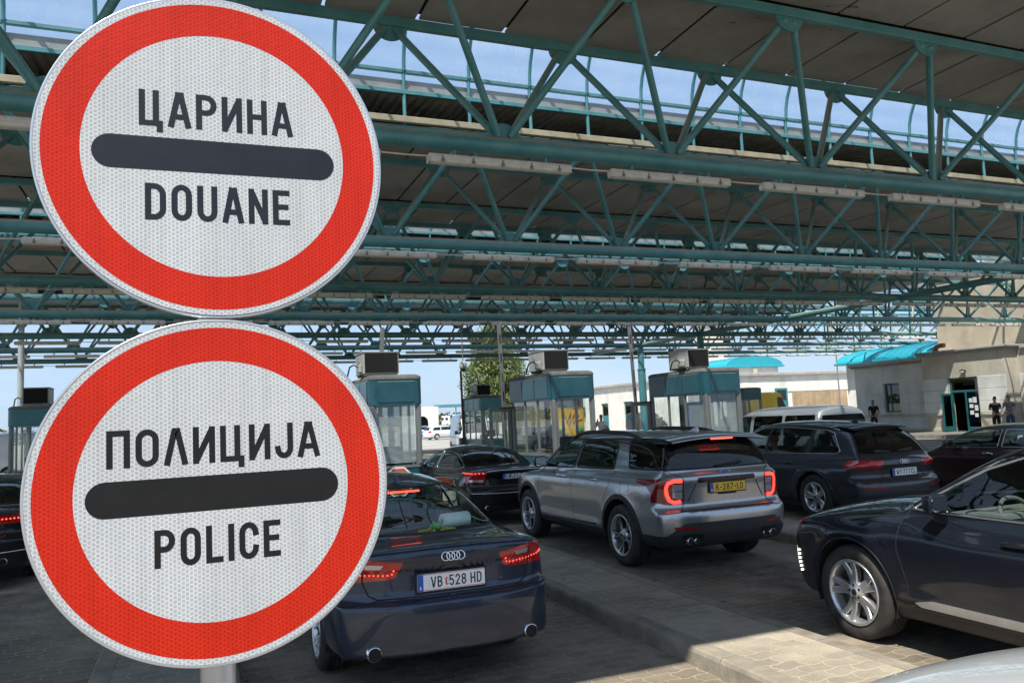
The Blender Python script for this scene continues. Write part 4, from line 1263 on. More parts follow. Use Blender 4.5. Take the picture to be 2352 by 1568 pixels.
def number_plate(parent, pos, size, face, text, h, yaw=0.0, tilt=0.0, band=True, bandtxt='', frame=M['black'], txtw=None, blank_after=None, extra=None, country=None):
    """plate facing -y in car space"""
    w, hh = size
    mb = MB(); mb.bevbox((-w/2-0.012, -0.004, -hh/2-0.014), (w/2+0.012, 0.014, hh/2+0.012), 0.004, 1)
    fr = mb.build('number_plate', frame, parent, pos)
    fr.rotation_euler = (tilt, 0, yaw)
    mb = MB(); mb.prism(round_poly([(-w/2, -hh/2), (w/2, -hh/2), (w/2, hh/2), (-w/2, hh/2)], 0.008, 3), 1, -0.0056, -0.0035); mb.build('plate_face', face, fr)
    if band:
        mb = MB(); mb.prism([(-w/2+0.001, -hh/2+0.001), (-w/2+0.044, -hh/2+0.001), (-w/2+0.044, hh/2-0.001), (-w/2+0.001, hh/2-0.001)], 1, -0.0064, -0.0054); mb.build('blue_band', M['eu_blue'], fr)
        if country:
            mb = MB(); lettering(mb, country, 0.022, 0.0045, (-w/2+0.0225, -0.0066, -hh/2+0.014), (1, 0, 0), (0, 0, 1), (0, -1, 0)); mb.build('country_letter', M['plate_white'], fr)
    return fr
M['eu_blue'] = pbr('plate_blue', (0.02, 0.10, 0.42), 0.4)
M['plate_white'] = pbr('plate_white', (0.78, 0.79, 0.80), 0.35, var=0.06, vscale=30)
M['plate_yellow'] = pbr('plate_yellow', (0.86, 0.50, 0.025), 0.3)
M['plate_black'] = pbr('plate_black', (0.012, 0.012, 0.014), 0.4)
M['plate_red'] = pbr('plate_red', (0.55, 0.03, 0.03), 0.4)
def rings_emblem(mb, r, pitch, tube, n=4):
    for k in range(n):
        cx = (k-(n-1)/2)*pitch
        mb.tube([(cx+r*math.cos(2*math.pi*i/28), -0.004+0.001*(k % 2), r*math.sin(2*math.pi*i/28)) for i in range(28)], tube, 6, closed=True)
def seat_set(parent, rows, z0, mat, belt, width=0.5, headrest=True):
    for (y, xs, ht) in rows:
        for x in xs:
            mb = MB(); wd = width/2
            mb.bevbox((x-wd, y, z0), (x+wd, y+0.5, z0+0.16), 0.05, 2)
            # backrest leans rearwards (towards -y)
            bm_ = MB(); bm_.bevbox((x-wd*0.95, -0.06, 0.0), (x+wd*0.95, 0.07, ht), 0.05, 2)
            Mx = Matrix.Translation((0, y+0.02, z0+0.1)) @ Matrix.Rotation(R(14), 4, 'X')
            bm_.xform(Mx); mb.add(bm_.v, bm_.f)
            mb.build('seat', mat, parent)
            if headrest:
                h = MB(); h.bevbox((x-0.13, -0.05, ht+0.06), (x+0.13, 0.05, ht+0.25), 0.045, 2); h.cyl((x-0.06, 0, ht-0.02), (x-0.06, 0, ht+0.1), 0.007, 6); h.cyl((x+0.06, 0, ht-0.02), (x+0.06, 0, ht+0.1), 0.007, 6)
                h.xform(Mx); h.build('headrest', mat, parent)
def steering(parent, x, y, z, r=0.185, rim=M['black'], tilt=-62):
    mb = MB()
    mb.tube([(r*math.cos(2*math.pi*i/36), r*math.sin(2*math.pi*i/36), 0) for i in range(36)], 0.016, 8, closed=True)
    mb.bevbox((-0.07, -0.055, -0.03), (0.07, 0.05, 0.012), 0.015, 1)
    for a in (0, 180, 270): mb.tube([(0.05*math.cos(R(a)), 0.05*math.sin(R(a)), -0.008), (r*math.cos(R(a)), r*math.sin(R(a)), 0)], 0.016, 6, flat=0.5)
    mb.cyl((0, 0, -0.03), (0, 0, -0.3), 0.03, 8)
    o = mb.build('steering_wheel', rim, parent, (x, y, z)); o.rotation_euler = (R(90+tilt+32), 0, 0)
    return o
def mirror(parent, skin, y, z, sx, mat, size=(0.20, 0.12, 0.15), out=0.16, glassmat=None):
    """door mirror on a short arm; its glass looks to the rear"""
    b = skin.on('side', [(y, z)], sx)[0]
    w, d, h = size
    mb = MB()
    bm = bmesh.new(); bmesh.ops.create_cube(bm, size=1.0)
    bmesh.ops.bevel(bm, geom=bm.edges[:], offset=0.28, segments=4, profile=0.6, affect='EDGES')
    for v in bm.verts:
        q = v.co; f = 1.0-0.28*max(0.0, q.y+0.5)          # tapers forwards
        v.co = Vector((q.x*w*f, q.y*d, q.z*h*f))
    for f in bm.faces: f.smooth = True
    c = Vector((b[0]+sx*(out+w*0.25), y+0.02, z+0.06))
    Mx = Matrix.Translation(c)
    bm.transform(Mx); mb.bm(bm, True)
    mb.tube([(b[0]-sx*0.01, y+0.03, z-0.005), (b[0]+sx*0.09, y+0.03, z+0.012), (c.x-sx*0.02, y+0.025, z+0.03)], [0.028, 0.022, 0.03], 8)
    o = mb.build('door_mirror', mat, parent)
    g = MB(); g.prism(round_poly([(c.x-w*0.40, c.z-h*0.36), (c.x+w*0.40, c.z-h*0.36), (c.x+w*0.40, c.z+h*0.36), (c.x-w*0.40, c.z+h*0.36)], 0.03, 4), 1, c.y-d/2-0.003, c.y-d/2+0.004)
    g.build('mirror_glass', M['chrome'], o)
    return o
def handle(parent, skin, y, z, sx, mat, w=0.22):
    q = skin.on('side', [(y-w/2, z), (y, z), (y+w/2, z)], sx)
    n = skin.normal(q)
    mb = MB()
    p = q+n*0.012; pm = q+n*0.034
    mb.tube([q[0].tolist(), (pm[0]*0.7+pm[1]*0.3).tolist(), pm[1].tolist(), (pm[2]*0.7+pm[1]*0.3).tolist(), q[2].tolist()], [0.011, 0.013, 0.014, 0.013, 0.011], 8, flat=1.4)
    return mb.build('door_handle', mat, parent)
def mk_car(P, label, cat, loc, name='parked_car', rotz=0.0, group=None, res=(128, 96, 34)):
    t = thing(name, label, cat, loc, rotz, group)
    s = Skin(P, *res)
    pm = P['paint']
    L, W, wr = P['L'], P['W'], P['wr']
    # wheel openings (cut away), the lower cladding first
    for cl in P.get('clad', ()):                        # (name, material, polygon, view, cond)
        for sx in ((1, -1) if cl[3] == 'side' else (0,)):
            s.cut(cl[0], cl[1], cl[2], cl[3], (lambda c, sx=sx, f=cl[4]: (c.x*sx > 0.2 if sx else True) and (f(c) if f else True)))
    ar = P.get('arch', wr+0.05)
    for yc in (P['ax0'], P['ax1']):
        poly = [(yc+ar*math.cos(2*math.pi*k/36), wr+0.01+ar*math.sin(2*math.pi*k/36)) for k in range(36)]
        for sx in (1, -1):
            s.cut(None, None, poly, 'side', (lambda c, sx=sx: c.x*sx > W*0.45), only=set(range(0, 50)))
    pid_g = {}
    for nm, mat, poly, view, cond in P.get('panes', ()):
        for sx in ((1, -1) if view == 'side' else (0,)):
            s.cut(nm, mat, poly, view, (lambda c, sx=sx, f=cond: (c.x*sx > 0.2 if sx else True) and (f(c) if f else True)))
    for nm, mat, poly, view, cond in P.get('lamps', ()):
        if view == 'side':
            for sx in (1, -1): s.cut(nm, mat, poly, view, (lambda c, sx=sx, f=cond: c.x*sx > 0.2 and (f(c) if f else True)), only={0}|set(range(1, 60)))
        else:
            for pl in (poly, mirror_x(poly)): s.cut(nm, mat, pl, view, cond, only={0}|set(range(1, 60)))
    for nm, mat, poly, view, cond, sides in P.get('panels', ()):
        for sx in (sides if view == 'side' else (0,)):
            s.cut(nm, mat, poly, view, (lambda c, sx=sx, f=cond: (c.x*sx > 0.2 if sx else True) and (f(c) if f else True)))
    parts = s.finish(t, pm)
    # seams, gaskets, bright trim
    mb = MB()
    for view, pts, closed, r in P.get('seams', ()):
        for sx in ((1, -1) if view == 'side' else (1,)): s.seam(mb, view, pts, sx, r, closed)
    if mb.v: mb.build('panel_gap', M['black_matt'], t)
    for nm, mat, view, pts, closed, r, lift, sides in P.get('trims', ()):
        for sx in (sides if view == 'side' else (1,)):
            mb = MB(); s.seam(mb, view, pts, sx, r, closed, lift, 6, 0.04)
            if mb.v: mb.build(nm, mat, t)
    mb = MB()
    for yc in (P['ax0'], P['ax1']): wheel_well(mb, yc, ar, W-0.03, wr+0.01, P.get('welld', 0.36))
    mb.box((-W+0.22, 0.45, 0.25), (W-0.22, L-0.5, 0.36))
    mb.build('wheel_well', M['black_matt'], t)
    for yc, sets in ((P['ax0'], 0), (P['ax1'], 1)):
        lip = [(yc+ar*math.cos(math.pi*k/24), wr+0.01+ar*math.sin(math.pi*k/24)) for k in range(-4, 29)]
        for sx in (1, -1):
            mb = MB(); s.seam(mb, 'side', lip, sx, P.get('lipr', 0.010), False, -0.004, 8, 0.05)
            if mb.v: mb.build('arch_lip', P.get('lipm', pm), t)
    wx = P.get('wx', W-0.015)
    if P.get('wheel'):
        wd, rr, sty, n, mats = P['wheel']
        for yc in (P['ax0'], P['ax1']):
            for sx in (1, -1): add_wheel(t, sx*wx, yc, wr, wd, rr, sty, n, mats, calip=P.get('calip', False), spin=P.get('spin', 0.4))
    return t, s
def tube_part(parent, name, mat, pts, r, n=8, closed=False, flat=None):
    mb = MB(); mb.tube(pts, r, n, closed=closed, flat=flat); return mb.build(name, mat, parent)
def exhaust_tip(parent, x, y, z, r, ry=None, ln=0.16):
    mb = MB(); ry = ry or r
    mb.lathe([(r*0.86, 0.0), (r, 0.004), (r, ln), (r*0.84, ln), (r*0.84, 0.06)], 'y', 22, (0, 0, 0))
    o = mb.build('exhaust_tip', M['chrome'], parent, (x, y, z)); o.scale = (1, 1, ry/r)
    mb = MB(); mb.lathe([(0.0, 0.006), (r*0.86, 0.006)], 'y', 22); mb.build('bore_shade_disc', M['black_matt'], o)  # flat black disc stands for the shade inside the pipe
    return o

# ================================================================== dark blue saloon in the nearest lane
def saloon_curves(L, H, W, dk=1.05, extra=None):
    return dict(
        plan=[(0, .865*W), (0.12, .925*W), (0.5, .975*W), (1.1, .995*W), (2.5, W), (L-1.0, .985*W), (L-0.4, .93*W), (L, .82*W)],
        sect=[(.16, .95), (.28, .985), (.42, .995), (.62, 1.0), (.78, .996), (.90, .972), (1.0, .93), (1.1, .87)],
        deck=[(0, dk-.03), (.06, dk-.012), (.3, dk), (.75, dk), (1.25, dk-.045), (2, dk-.07), (L-1.7, dk-.09), (L-1.0, dk-.115), (L-.4, dk-.225), (L, dk-.36)],
        rear=[(.18, .07), (.24, .02), (.34, .006), (.57, .0), (.635, .004), (.66, .022), (.682, .064), (.74, .084), (.855, .086), (.90, .064), (.98, .034), (1.03, .032), (1.1, .06)],
        front=[(.2, .12), (.35, .03), (.5, 0), (.68, .05), (.8, .16), (.95, .4)],
        cab=[(.8, .925*W), (.98, .89*W), (1.15, .80*W), (1.3, .70*W), (1.38, .63*W), (1.5, .5*W)],
        cabplan=[(.4, .80), (1.0, .89), (1.7, .955), (2.4, 1.0), (L-1.5, 1.0), (L-.7, .95)],
        roof=[(.25, .86), (.58, dk-.012), (.72, dk+.03), (1.1, dk+.165), (1.55, H-.105), (2.0, H-.03), (2.5, H), (2.95, H-.025), (3.3, H-.125), (3.75, H-.345), (4.05, .95), (4.35, .78)])
W6 = .872
A6 = dict(L=4.915, W=W6, wr=.335, ax0=1.07, ax1=3.982, zb=.285, kb=.02, paint=M['pt_blue'], arch=.375, rcurve=.25, rpow=3.2,
    curves=saloon_curves(4.915, 1.455, W6), crown=.05, k=.04,
    crease=[(.83, .05, .010, .35, 4.6), (.33, .05, .012, 1.2, 3.9)],
    wheel=(.235, .243, 'multi', 10, [M['alloy'], M['black']]), wx=.862)
sw6 = round_poly([(1.02, 1.06), (1.25, 1.155), (1.62, 1.275), (2.0, 1.335), (2.32, 1.352), (2.32, 1.005), (1.3, 1.02)], .03)
fw6 = round_poly([(2.40, 1.352), (2.75, 1.352), (3.05, 1.29), (3.4, 1.13), (3.56, 1.03), (3.5, .985), (2.40, 1.003)], .03)
rg6 = round_poly([(-.69, 1.062), (.69, 1.062), (.61, 1.22), (.52, 1.355), (-.52, 1.355), (-.61, 1.22)], .05)
ws6 = round_poly([(-.70, 1.03), (.70, 1.03), (.60, 1.33), (.55, 1.375), (-.55, 1.375), (-.60, 1.33)], .05)
A6['panes'] = [('side_window', M['gl_green'], sw6, 'side', lambda c: c.z > .93), ('side_window', M['gl_green'], fw6, 'side', lambda c: c.z > .93),
    ('rear_window', M['gl_green'], rg6, 'rear', lambda c: c.y < 2.0 and c.z > 1.03), ('windscreen', M['gl_clear'], ws6, 'front', lambda c: c.y > 2.6 and c.z > .95)]
tl6 = round_poly([(.37, .945), (.42, .838), (.46, .825), (.66, .818), (.99, .810), (.99, .985), (.84, .995), (.62, .975)], .012)
A6['lamps'] = [('tail_lamp', M['lamp_red'], tl6, 'rear', lambda c: c.y < .44)]
lid = [(-.675, 1.06), (-.655, .98), (-.645, .80), (-.61, .72), (-.55, .692), (.55, .692), (.61, .72), (.645, .80), (.655, .98), (.675, 1.06)]
A6['seams'] = [('rear', lid, False, .006), ('side', [(2.36, 1.0), (2.36, .6), (2.33, .34)], False, .003), ('side', [(3.52, .98), (3.55, .7), (3.45, .34)], False, .003),
    ('side', [(1.12, 1.03), (1.35, .85), (1.48, .65), (1.5, .34)], False, .003), ('side', [(1.5, .33), (3.45, .33)], False, .003), ('rear', [(-.9, .655), (-.6, .672), (0, .676), (.6, .672), (.9, .655)], False, .007)]
A6['trims'] = [('window_seal', M['black'], 'rear', rg6, True, .009, 0, ()), ('window_trim', M['trim'], 'side', sw6, True, .008, 0, (1, -1)), ('window_trim', M['trim'], 'side', fw6, True, .008, 0, (1, -1)), ('window_seal', M['black'], 'front', ws6, True, .01, 0, ())]
a6, s6 = mk_car(A6, 'dark blue saloon in the nearest lane right beside the signs, Austrian plate VB 528 HD', 'car', (1.772, 5.66, 0), res=(150, 110, 46))
def led_row(parent, skin, view, pts, n, r, mat, name='led_strip', lift=0.003):
    q = skin.line(view, pts, 1, 0.004); q = q[~np.isnan(q[:, 0])]
    d = np.r_[0, np.cumsum(np.linalg.norm(np.diff(q, axis=0), axis=1))]
    mb = MB(); nr = skin.normal(q)
    for k in range(n):
        i = int(np.searchsorted(d, d[-1]*(k+.5)/n)); i = min(i, len(q)-1)
        p = q[i]+nr[i]*lift
        mb.lathe([(0, r*.5), (r*.7, r*.4), (r, 0), (r, -r)], 'z', 8)
        M_ = Matrix.Translation(Vector(p)) @ Vector(nr[i]).to_track_quat('Z', 'Y').to_matrix().to_4x4()
        k0 = len(mb.v)-8*4
        for t_ in range(k0, len(mb.v)): mb.v[t_] = tuple(M_ @ Vector(mb.v[t_]))
    return mb.build(name, mat, parent)
for sx in (1, -1):
    f = (lambda p: (p[0]*sx, p[1]))
    led_row(a6, s6, 'rear', [f((.43, .905)), f((.445, .864)), f((.48, .856)), f((.66, .868)), f((.76, .882)), f((.845, .908))], 34, .0050, M['lamp_on'])
    mb = MB(); s6.patch(mb, 'rear', [f(p) for p in ([(.51, .935), (.53, .905), (.635, .912), (.635, .945)] if sx > 0 else [(.635, .945), (.635, .912), (.53, .905), (.51, .935)])], 1, .003, .006); mb.build('reverse_lamp', M['lamp_clear'], a6)
    mb = MB(); s6.seam(mb, 'rear', [f((.652, .995)), f((.65, .81))], 1, .006, False, 0); mb.build('lamp_split', M['black'], a6)
    mb = MB(); s6.seam(mb, 'rear', [f((.38, .948)), f((.62, .977)), f((.85, .996))], 1, .004, False, .001); mb.build('lamp_edge', M['lamp_dkred'], a6)
q = s6.on('rear', [(0, .955)])[0]
mb = MB(); rings_emblem(mb, .031, .0385, .0048); em = mb.build('ring_emblem', M['chrome'], a6, (0, q[1]-.004, .962)); em.rotation_euler = (R(-14), 0, 0)
q = s6.on('rear', [(0, .785)])[0]
pl = number_plate(a6, (-.01, q[1]-.016, .785), (.52, .12), M['plate_white'], '', .08, bandtxt='A', country='A')
mb = MB(); lettering(mb, 'VB', .078, .0105, (-.1150, -.0058, -.040), (1, 0, 0), (0, 0, 1), (0, -1, 0), gap=.010, width=.088); mb.build('plate_letters', M['plate_black'], pl)
mb = MB(); lettering(mb, '528', .078, .0105, (.047, -.0058, -.040), (1, 0, 0), (0, 0, 1), (0, -1, 0), gap=.010, width=.132); mb.build('plate_letters', M['plate_black'], pl)
mb = MB(); lettering(mb, 'HD', .078, .0105, (.190, -.0058, -.040), (1, 0, 0), (0, 0, 1), (0, -1, 0), gap=.010, width=.088); mb.build('plate_letters', M['plate_black'], pl)
mb = MB(); mb.prism([(-.048, -.024), (-.036, -.034), (-.024, -.024), (-.024, .018), (-.048, .018)], 1, -.0062, -.005); cr_ = mb.build('crest', M['plate_red'], pl)
mb = MB(); mb.prism([(-.036, -.026), (-.026, -.018), (-.026, .014), (-.036, .014)], 1, -.0066, -.006); mb.build('crest_field', M['plate_white'], pl)
mb = MB(); mb.prism([(-.046, .018), (-.026, .018), (-.024, .03), (-.036, .024), (-.048, .03)], 1, -.0062, -.005); mb.build('crest_crown', M['plate_yellow'], pl)
for dz in (.055, -.055): 
    mb = MB(); mb.box((-.214, -.0062, dz-.0018), (.257, -.0055, dz+.0018)); mb.build('plate_stripe', M['plate_red'], pl)
for x in (-.60, .60): exhaust_tip(a6, x, .045, .338, .054)
# lower bumper: darker valance around the tail pipes
for x in (-.72, -.3, .3, .72):
    q = s6.on('rear', [(x, .50)])[0]; nn = s6.normal(q[None])[0]
    mb = MB(); mb.cyl(q-nn*.004, q+nn*.0012, .012, 14); mb.build('parking_sensor', M['pt_blue'], a6)
q = s6.on('top', [(0, 1.78)])[0]
mb = MB(); mb.prism([(1.70, q[2]-.01), (1.88, q[2]-.004), (1.84, q[2]+.012), (1.76, q[2]+.055), (1.72, q[2]+.06)], 0, -.012, .012); mb.build('roof_antenna', M['pt_blue'], a6)
# cabin
mb = MB(); mb.bevbox((-.64, .86, .98), (.64, 1.36, 1.015), .01, 1); mb.build('parcel_shelf', M['seat_grey'], a6)
seat_set(a6, [(1.42, (-.36, .36), .58), (2.35, (-.36, .36), .60)], .28, M['seat'], 1.0)
mb = MB(); mb.bevbox((-.66, 3.3, .72), (.66, 3.75, 1.0), .05, 2); mb.build('dashboard', M['seat'], a6)
steering(a6, -.36, 3.22, .93)
q = s6.on('rear', [(0, 1.325)])[0]
mb = MB(); mb.bevbox((-.16, q[1]+.03, 1.318), (.16, q[1]+.07, 1.345), .006, 1); br_ = mb.build('brake_lamp_housing', M['black'], a6)
mb = MB()
for k in range(15): mb.box((-.147+k*.0198, q[1]+.022, 1.320), (-.132+k*.0198, q[1]+.029, 1.336))
mb.build('high_brake_lamp', M['lamp_on'], br_)
for sx in (-1, 1): mirror(a6, s6, 3.25, 1.03, sx, M['pt_blue'])
tube_part(a6, 'wiper_arm', M['black'], [(.0, 3.78, 1.0), (.5, 3.6, 1.1)], .008, 6)
# things riding on the shelf
roll = thing('paper_roll', 'white kitchen paper roll lying on the rear shelf of the dark blue saloon', 'paper roll', (2.13, 6.76, 1.085), R(14))
mb = MB(); mb.lathe([(.022, -.13), (.062, -.13), (.064, -.125), (.064, .125), (.062, .13), (.022, .13), (.022, -.13)], 'x', 28); mb.build('paper', pbr('paper_white', (.8, .82, .8), .9, bump=.2, bscale=50), roll)
mb = MB(); mb.lathe([(.021, -.1302), (.021, .1302), (.018, .1302), (.018, -.1302)], 'x', 20, closed=True); mb.build('core', pbr('card_core', (.35, .28, .2), .9), roll)
frog = thing('frog_toy', 'small green and yellow plush frog lying behind the rear window of the dark blue saloon', 'soft toy', (1.90, 6.56, 1.022), R(-5))
gm, ym_ = pbr('frog_green', (.16, .42, .10), .9, bump=.3), pbr('frog_yellow', (.60, .55, .10), .9, bump=.3)
def blob(mb, c, r, n=12):
    bm = bmesh.new(); bmesh.ops.create_uvsphere(bm, u_segments=n, v_segments=n//2+2, radius=1.0)
    bm.transform(Matrix.Translation(c) @ Matrix.Diagonal((r[0], r[1], r[2], 1))); mb.bm(bm, True)
mb = MB(); blob(mb, (0, .03, .035), (.055, .06, .035)); blob(mb, (0, -.035, .05), (.045, .04, .033)); mb.build('body', gm, frog)
for sx in (-1, 1):
    mb = MB(); blob(mb, (sx*.028, -.045, .082), (.014, .014, .014)); mb.build('eye', gm, frog)
    mb = MB(); mb.tube([(sx*.045, -.01, .03), (sx*.085, -.03, .022), (sx*.125, -.025, .02)], [.016, .014, .018], 8); blob(mb, (sx*.14, -.025, .018), (.026, .02, .015)); mb.build('arm', ym_, frog)
    mb = MB(); mb.tube([(sx*.03, -.06, .02), (sx*.05, -.09, .014)], [.016, .014], 8); blob(mb, (sx*.055, -.1, .014), (.024, .02, .012)); mb.build('leg', ym_, frog)
# ================================================================== silver seven-seat SUV in the second lane
WE = .975
EX = dict(L=5.05, W=WE, wr=.392, ax0=1.06, ax1=4.085, zb=.30, paint=M['pt_silver'], arch=.455, rcurve=.20, rpow=3.4, fcurve=.35, crown=.05, k=.055, kshoulder=.05, zs=.80, kroof=.09,
    curves=dict(
        plan=[(0, .925*WE), (.15, .965*WE), (.5, .99*WE), (2.5, WE), (4.2, .985*WE), (4.7, .93*WE), (5.05, .84*WE)],
        sect=[(.25, .90), (.36, .955), (.5, .985), (.7, 1.0), (.9, .998), (1.08, .975), (1.18, .945), (1.3, .90)],
        deck=[(0, 1.16), (.1, 1.19), (.4, 1.215), (1.5, 1.195), (3.4, 1.14), (3.9, 1.125), (4.4, 1.08), (4.8, 1.0), (5.05, .86)],
        rear=[(.25, .13), (.36, .05), (.50, .005), (.66, .0), (.735, .012), (.775, .07), (.83, .10), (1.0, .092), (1.12, .075), (1.2, .095), (1.3, .12)],
        front=[(.25, .1), (.45, 0), (.75, .02), (.95, .08), (1.1, .3)],
        cab=[(.8, .90*WE), (1.2, .885*WE), (1.35, .83*WE), (1.52, .76*WE), (1.62, .705*WE), (1.8, .60*WE)],
        cabplan=[(.1, .93), (.6, .96), (1.7, 1.0), (3.4, 1.0), (4.2, .96)],
        roof=[(.05, 1.60), (.3, 1.635), (1.0, 1.675), (2.2, 1.70), (2.9, 1.685), (3.2, 1.62), (3.6, 1.42), (4.0, 1.18), (4.4, .95)],
        rglass=[(.5, .16), (1.15, .13), (1.25, .15), (1.45, .23), (1.62, .33), (1.75, .40)]),
    cy0=.1, rgcurve=.16,
    crease=[(1.04, .05, .010, .3, 4.7), (.46, .06, .016, 1.4, 3.8), (.63, .08, -.012, 1.5, 3.7)], flare=[(1.06, .47, .012), (4.085, .47, .012)],
    wheel=(.255, .268, 'vee', 5, [M['alloy'], M['alloy_dark']]), wx=.968, lipm=M['black'], lipr=.014)
gq = round_poly([(1.17, 1.575), (.98, 1.235), (.30, 1.235), (.245, 1.30), (.43, 1.575)], .03)
gr = round_poly([(1.55, 1.585), (1.40, 1.50), (1.345, 1.215), (2.43, 1.195), (2.43, 1.59)], .03)
gf = round_poly([(2.50, 1.59), (2.90, 1.575), (3.2, 1.465), (3.66, 1.165), (2.50, 1.192)], .03)
grr = round_poly([(-.80, 1.235), (.80, 1.235), (.74, 1.40), (.665, 1.60), (-.665, 1.60), (-.74, 1.40)], .04)
gws = round_poly([(-.78, 1.19), (.78, 1.19), (.68, 1.55), (.62, 1.62), (-.62, 1.62), (-.68, 1.55)], .05)
circ = lambda yc, zc, r, n=40: [(yc+r*math.cos(2*math.pi*k/n), zc+r*math.sin(2*math.pi*k/n)) for k in range(n)]
EX['clad'] = [('bumper', M['clad'] if 'clad' in M else M['black'], [(-1.1, .1), (1.1, .1), (1.1, .46), (.86, .47), (.66, .615), (-.66, .615), (-.86, .47), (-1.1, .46)], 'rear', lambda c: c.y < .75)]
M['clad'] = pbr('grey_cladding', (.022, .023, .025), .55, var=.15, vscale=6)
EX['clad'] = [('bumper', M['clad'], EX['clad'][0][2], 'rear', lambda c: c.y < .62)] + \
    [('sill_cladding', M['clad'], [(.4, .1), (4.8, .1), (4.8, .41), (.4, .43)], 'side', lambda c: .6 < c.y)] + \
    [('arch_cladding', M['clad'], circ(yc, .402, .515), 'side', None) for yc in (1.06, 4.085)]
EX['panes'] = [('side_window', M['gl_dark'], gq, 'side', lambda c: c.z > 1.0), ('side_window', M['gl_dark'], gr, 'side', lambda c: c.z > 1.0), ('side_window', M['gl_mid'], gf, 'side', lambda c: c.z > 1.0),
    ('rear_window', M['gl_dark'], grr, 'rear', lambda c: c.y < 1.2 and c.z > 1.1), ('windscreen', M['gl_clear'], gws, 'front', lambda c: c.y > 2.7 and c.z > 1.1)]
tle = round_poly([(.60, 1.13), (.605, .885), (.63, .845), (.76, .825), (1.1, .90), (1.1, 1.135), (.9, 1.14)], .014)
EX['lamps'] = [('tail_lamp', M['lamp_dkred'], tle, 'rear', lambda c: c.y < .33), ('tail_lamp', M['lamp_dkred'], [(.28, 1.135), (.28, .93), (.42, 1.045), (.66, 1.085), (.66, 1.13)], 'side', lambda c: c.y > .2)]
gate = [(-.80, 1.24), (-.60, 1.15), (-.60, .84), (-.66, .76), (.66, .76), (.60, .84), (.60, 1.15), (.80, 1.24)]
EX['seams'] = [('rear', gate, False, .0045), ('side', [(2.465, 1.19), (2.46, .75), (2.42, .43)], False, .003), ('side', [(3.62, 1.16), (3.66, .85), (3.60, .43)], False, .003), ('side', [(1.30, 1.2), (1.34, 1.0), (1.52, .82), (1.58, .62)], False, .003),
    ('side', round_poly([(.82, 1.06), (1.02, 1.07), (1.03, .92), (.83, .91)], .04), True, .003), ('side', [(.36, .92), (.62, .74), (.9, .73)], False, .003)]
EX['trims'] = [('window_seal', M['black'], 'rear', grr, True, .012, 0, ()), ('window_seal', M['black'], 'side', gq, True, .010, 0, (1, -1)), ('window_seal', M['black'], 'side', gr, True, .012, 0, (1, -1)), ('window_seal', M['black'], 'side', gf, True, .012, 0, (1, -1)), ('window_seal', M['black'], 'front', gws, True, .01, 0, ()),
    ('rocker_blade', M['pt_black'], 'side', [(1.75, .47), (3.4, .44)], False, .016, .0, (1, -1))]
ex, se = mk_car(EX, 'silver SUV with black roof rails and yellow plate K-287-LD in the second lane', 'SUV', (6.05, 8.02, 0), res=(150, 110, 46))
# roof spoiler, rails, fin
mb = MB()
sp = []
for x in np.linspace(-.70, .70, 15):
    e = (x/.70)**2
    zt = 1.655-.05*e; sp.append([(x, .62, zt+.022-.01*e), (x, .36, zt+.005), (x, .10+.06*e, zt-.035), (x, .09+.06*e, zt-.055), (x, .30, zt-.06), (x, .62, zt-.05)])
mb.grid(sp); mb.build('roof_spoiler', M['pt_silver'], ex)
mb = MB(); mb.bevbox((-.16, .118, 1.578), (.16, .14, 1.594), .004, 1); mb.build('high_brake_lamp', M['lamp_on'], ex)
for sx in (-1, 1):
    q = se.on('top', [(sx*.62, y) for y in np.linspace(.95, 3.0, 12)])
    lf = [0.0, .045, .07, .08, .08, .08, .08, .08, .08, .07, .045, 0.0]
    tube_part(ex, 'roof_rail', M['black'], [(p[0], p[1], p[2]+l) for p, l in zip(q, lf)], [.024]+[.028]*10+[.024], 8, flat=1.0)
q = se.on('top', [(.05, .78)])[0]
mb = MB(); mb.prism([(.66, q[2]-.006), (.90, q[2]), (.84, q[2]+.018), (.74, q[2]+.062), (.70, q[2]+.066)], 0, -.013+.05, .013+.05); mb.build('roof_antenna', M['pt_white'], ex)
# lamps
for sx in (1, -1):
    f = lambda p: (p[0]*sx, p[1])
    mb = MB(); se.seam(mb, 'rear', [f(p) for p in [(.62, 1.105), (.72, 1.108), (.785, 1.085), (.805, 1.03), (.80, .95), (.77, .88), (.72, .855), (.64, .862)]], 1, .023, False, -.006, 8, .03, None); mb.build('light_tube', M['lamp_glow'], ex)
    mb = MB(); pp = [(.615, 1.065), (.62, .895), (.66, .885), (.735, .91), (.735, 1.065)]; se.patch(mb, 'rear', [f(p) for p in (pp if sx > 0 else pp[::-1])], 1, .004, .01); mb.build('reverse_lamp', M['lamp_clear'], ex)
    mb = MB(); se.seam(mb, 'rear', [f((.62, .985)), f((.735, .985))], 1, .006, False, .003); mb.build('lamp_bar', M['black'], ex)
    mb = MB(); pp = [(.50, .565), (.50, .535), (.78, .545), (.78, .58)]; se.patch(mb, 'rear', [f(p) for p in (pp if sx > 0 else pp[::-1])], 1, .003, .012); mb.build('rear_reflector', M['reflector'], ex)
    for dx in (.50, .605): exhaust_tip(ex, sx*dx, .035, .405, .044)
    mb = MB(); pp = [(.42, .455), (.45, .485), (.66, .485), (.69, .455), (.69, .44), (.42, .44)]; se.patch(mb, 'rear', [f(p) for p in (pp if sx > 0 else pp[::-1])], 1, .012, .03); mb.build('exhaust_surround', M['pt_black'], ex)
    mirror(ex, se, 3.36, 1.20, sx, M['pt_black'], (.22, .13, .18), .13)
    for y in (2.72, 1.72): handle(ex, se, y, 1.055, sx, M['trim'], .2)
    q = se.on('side', [(2.72-.02, 1.055)], sx)
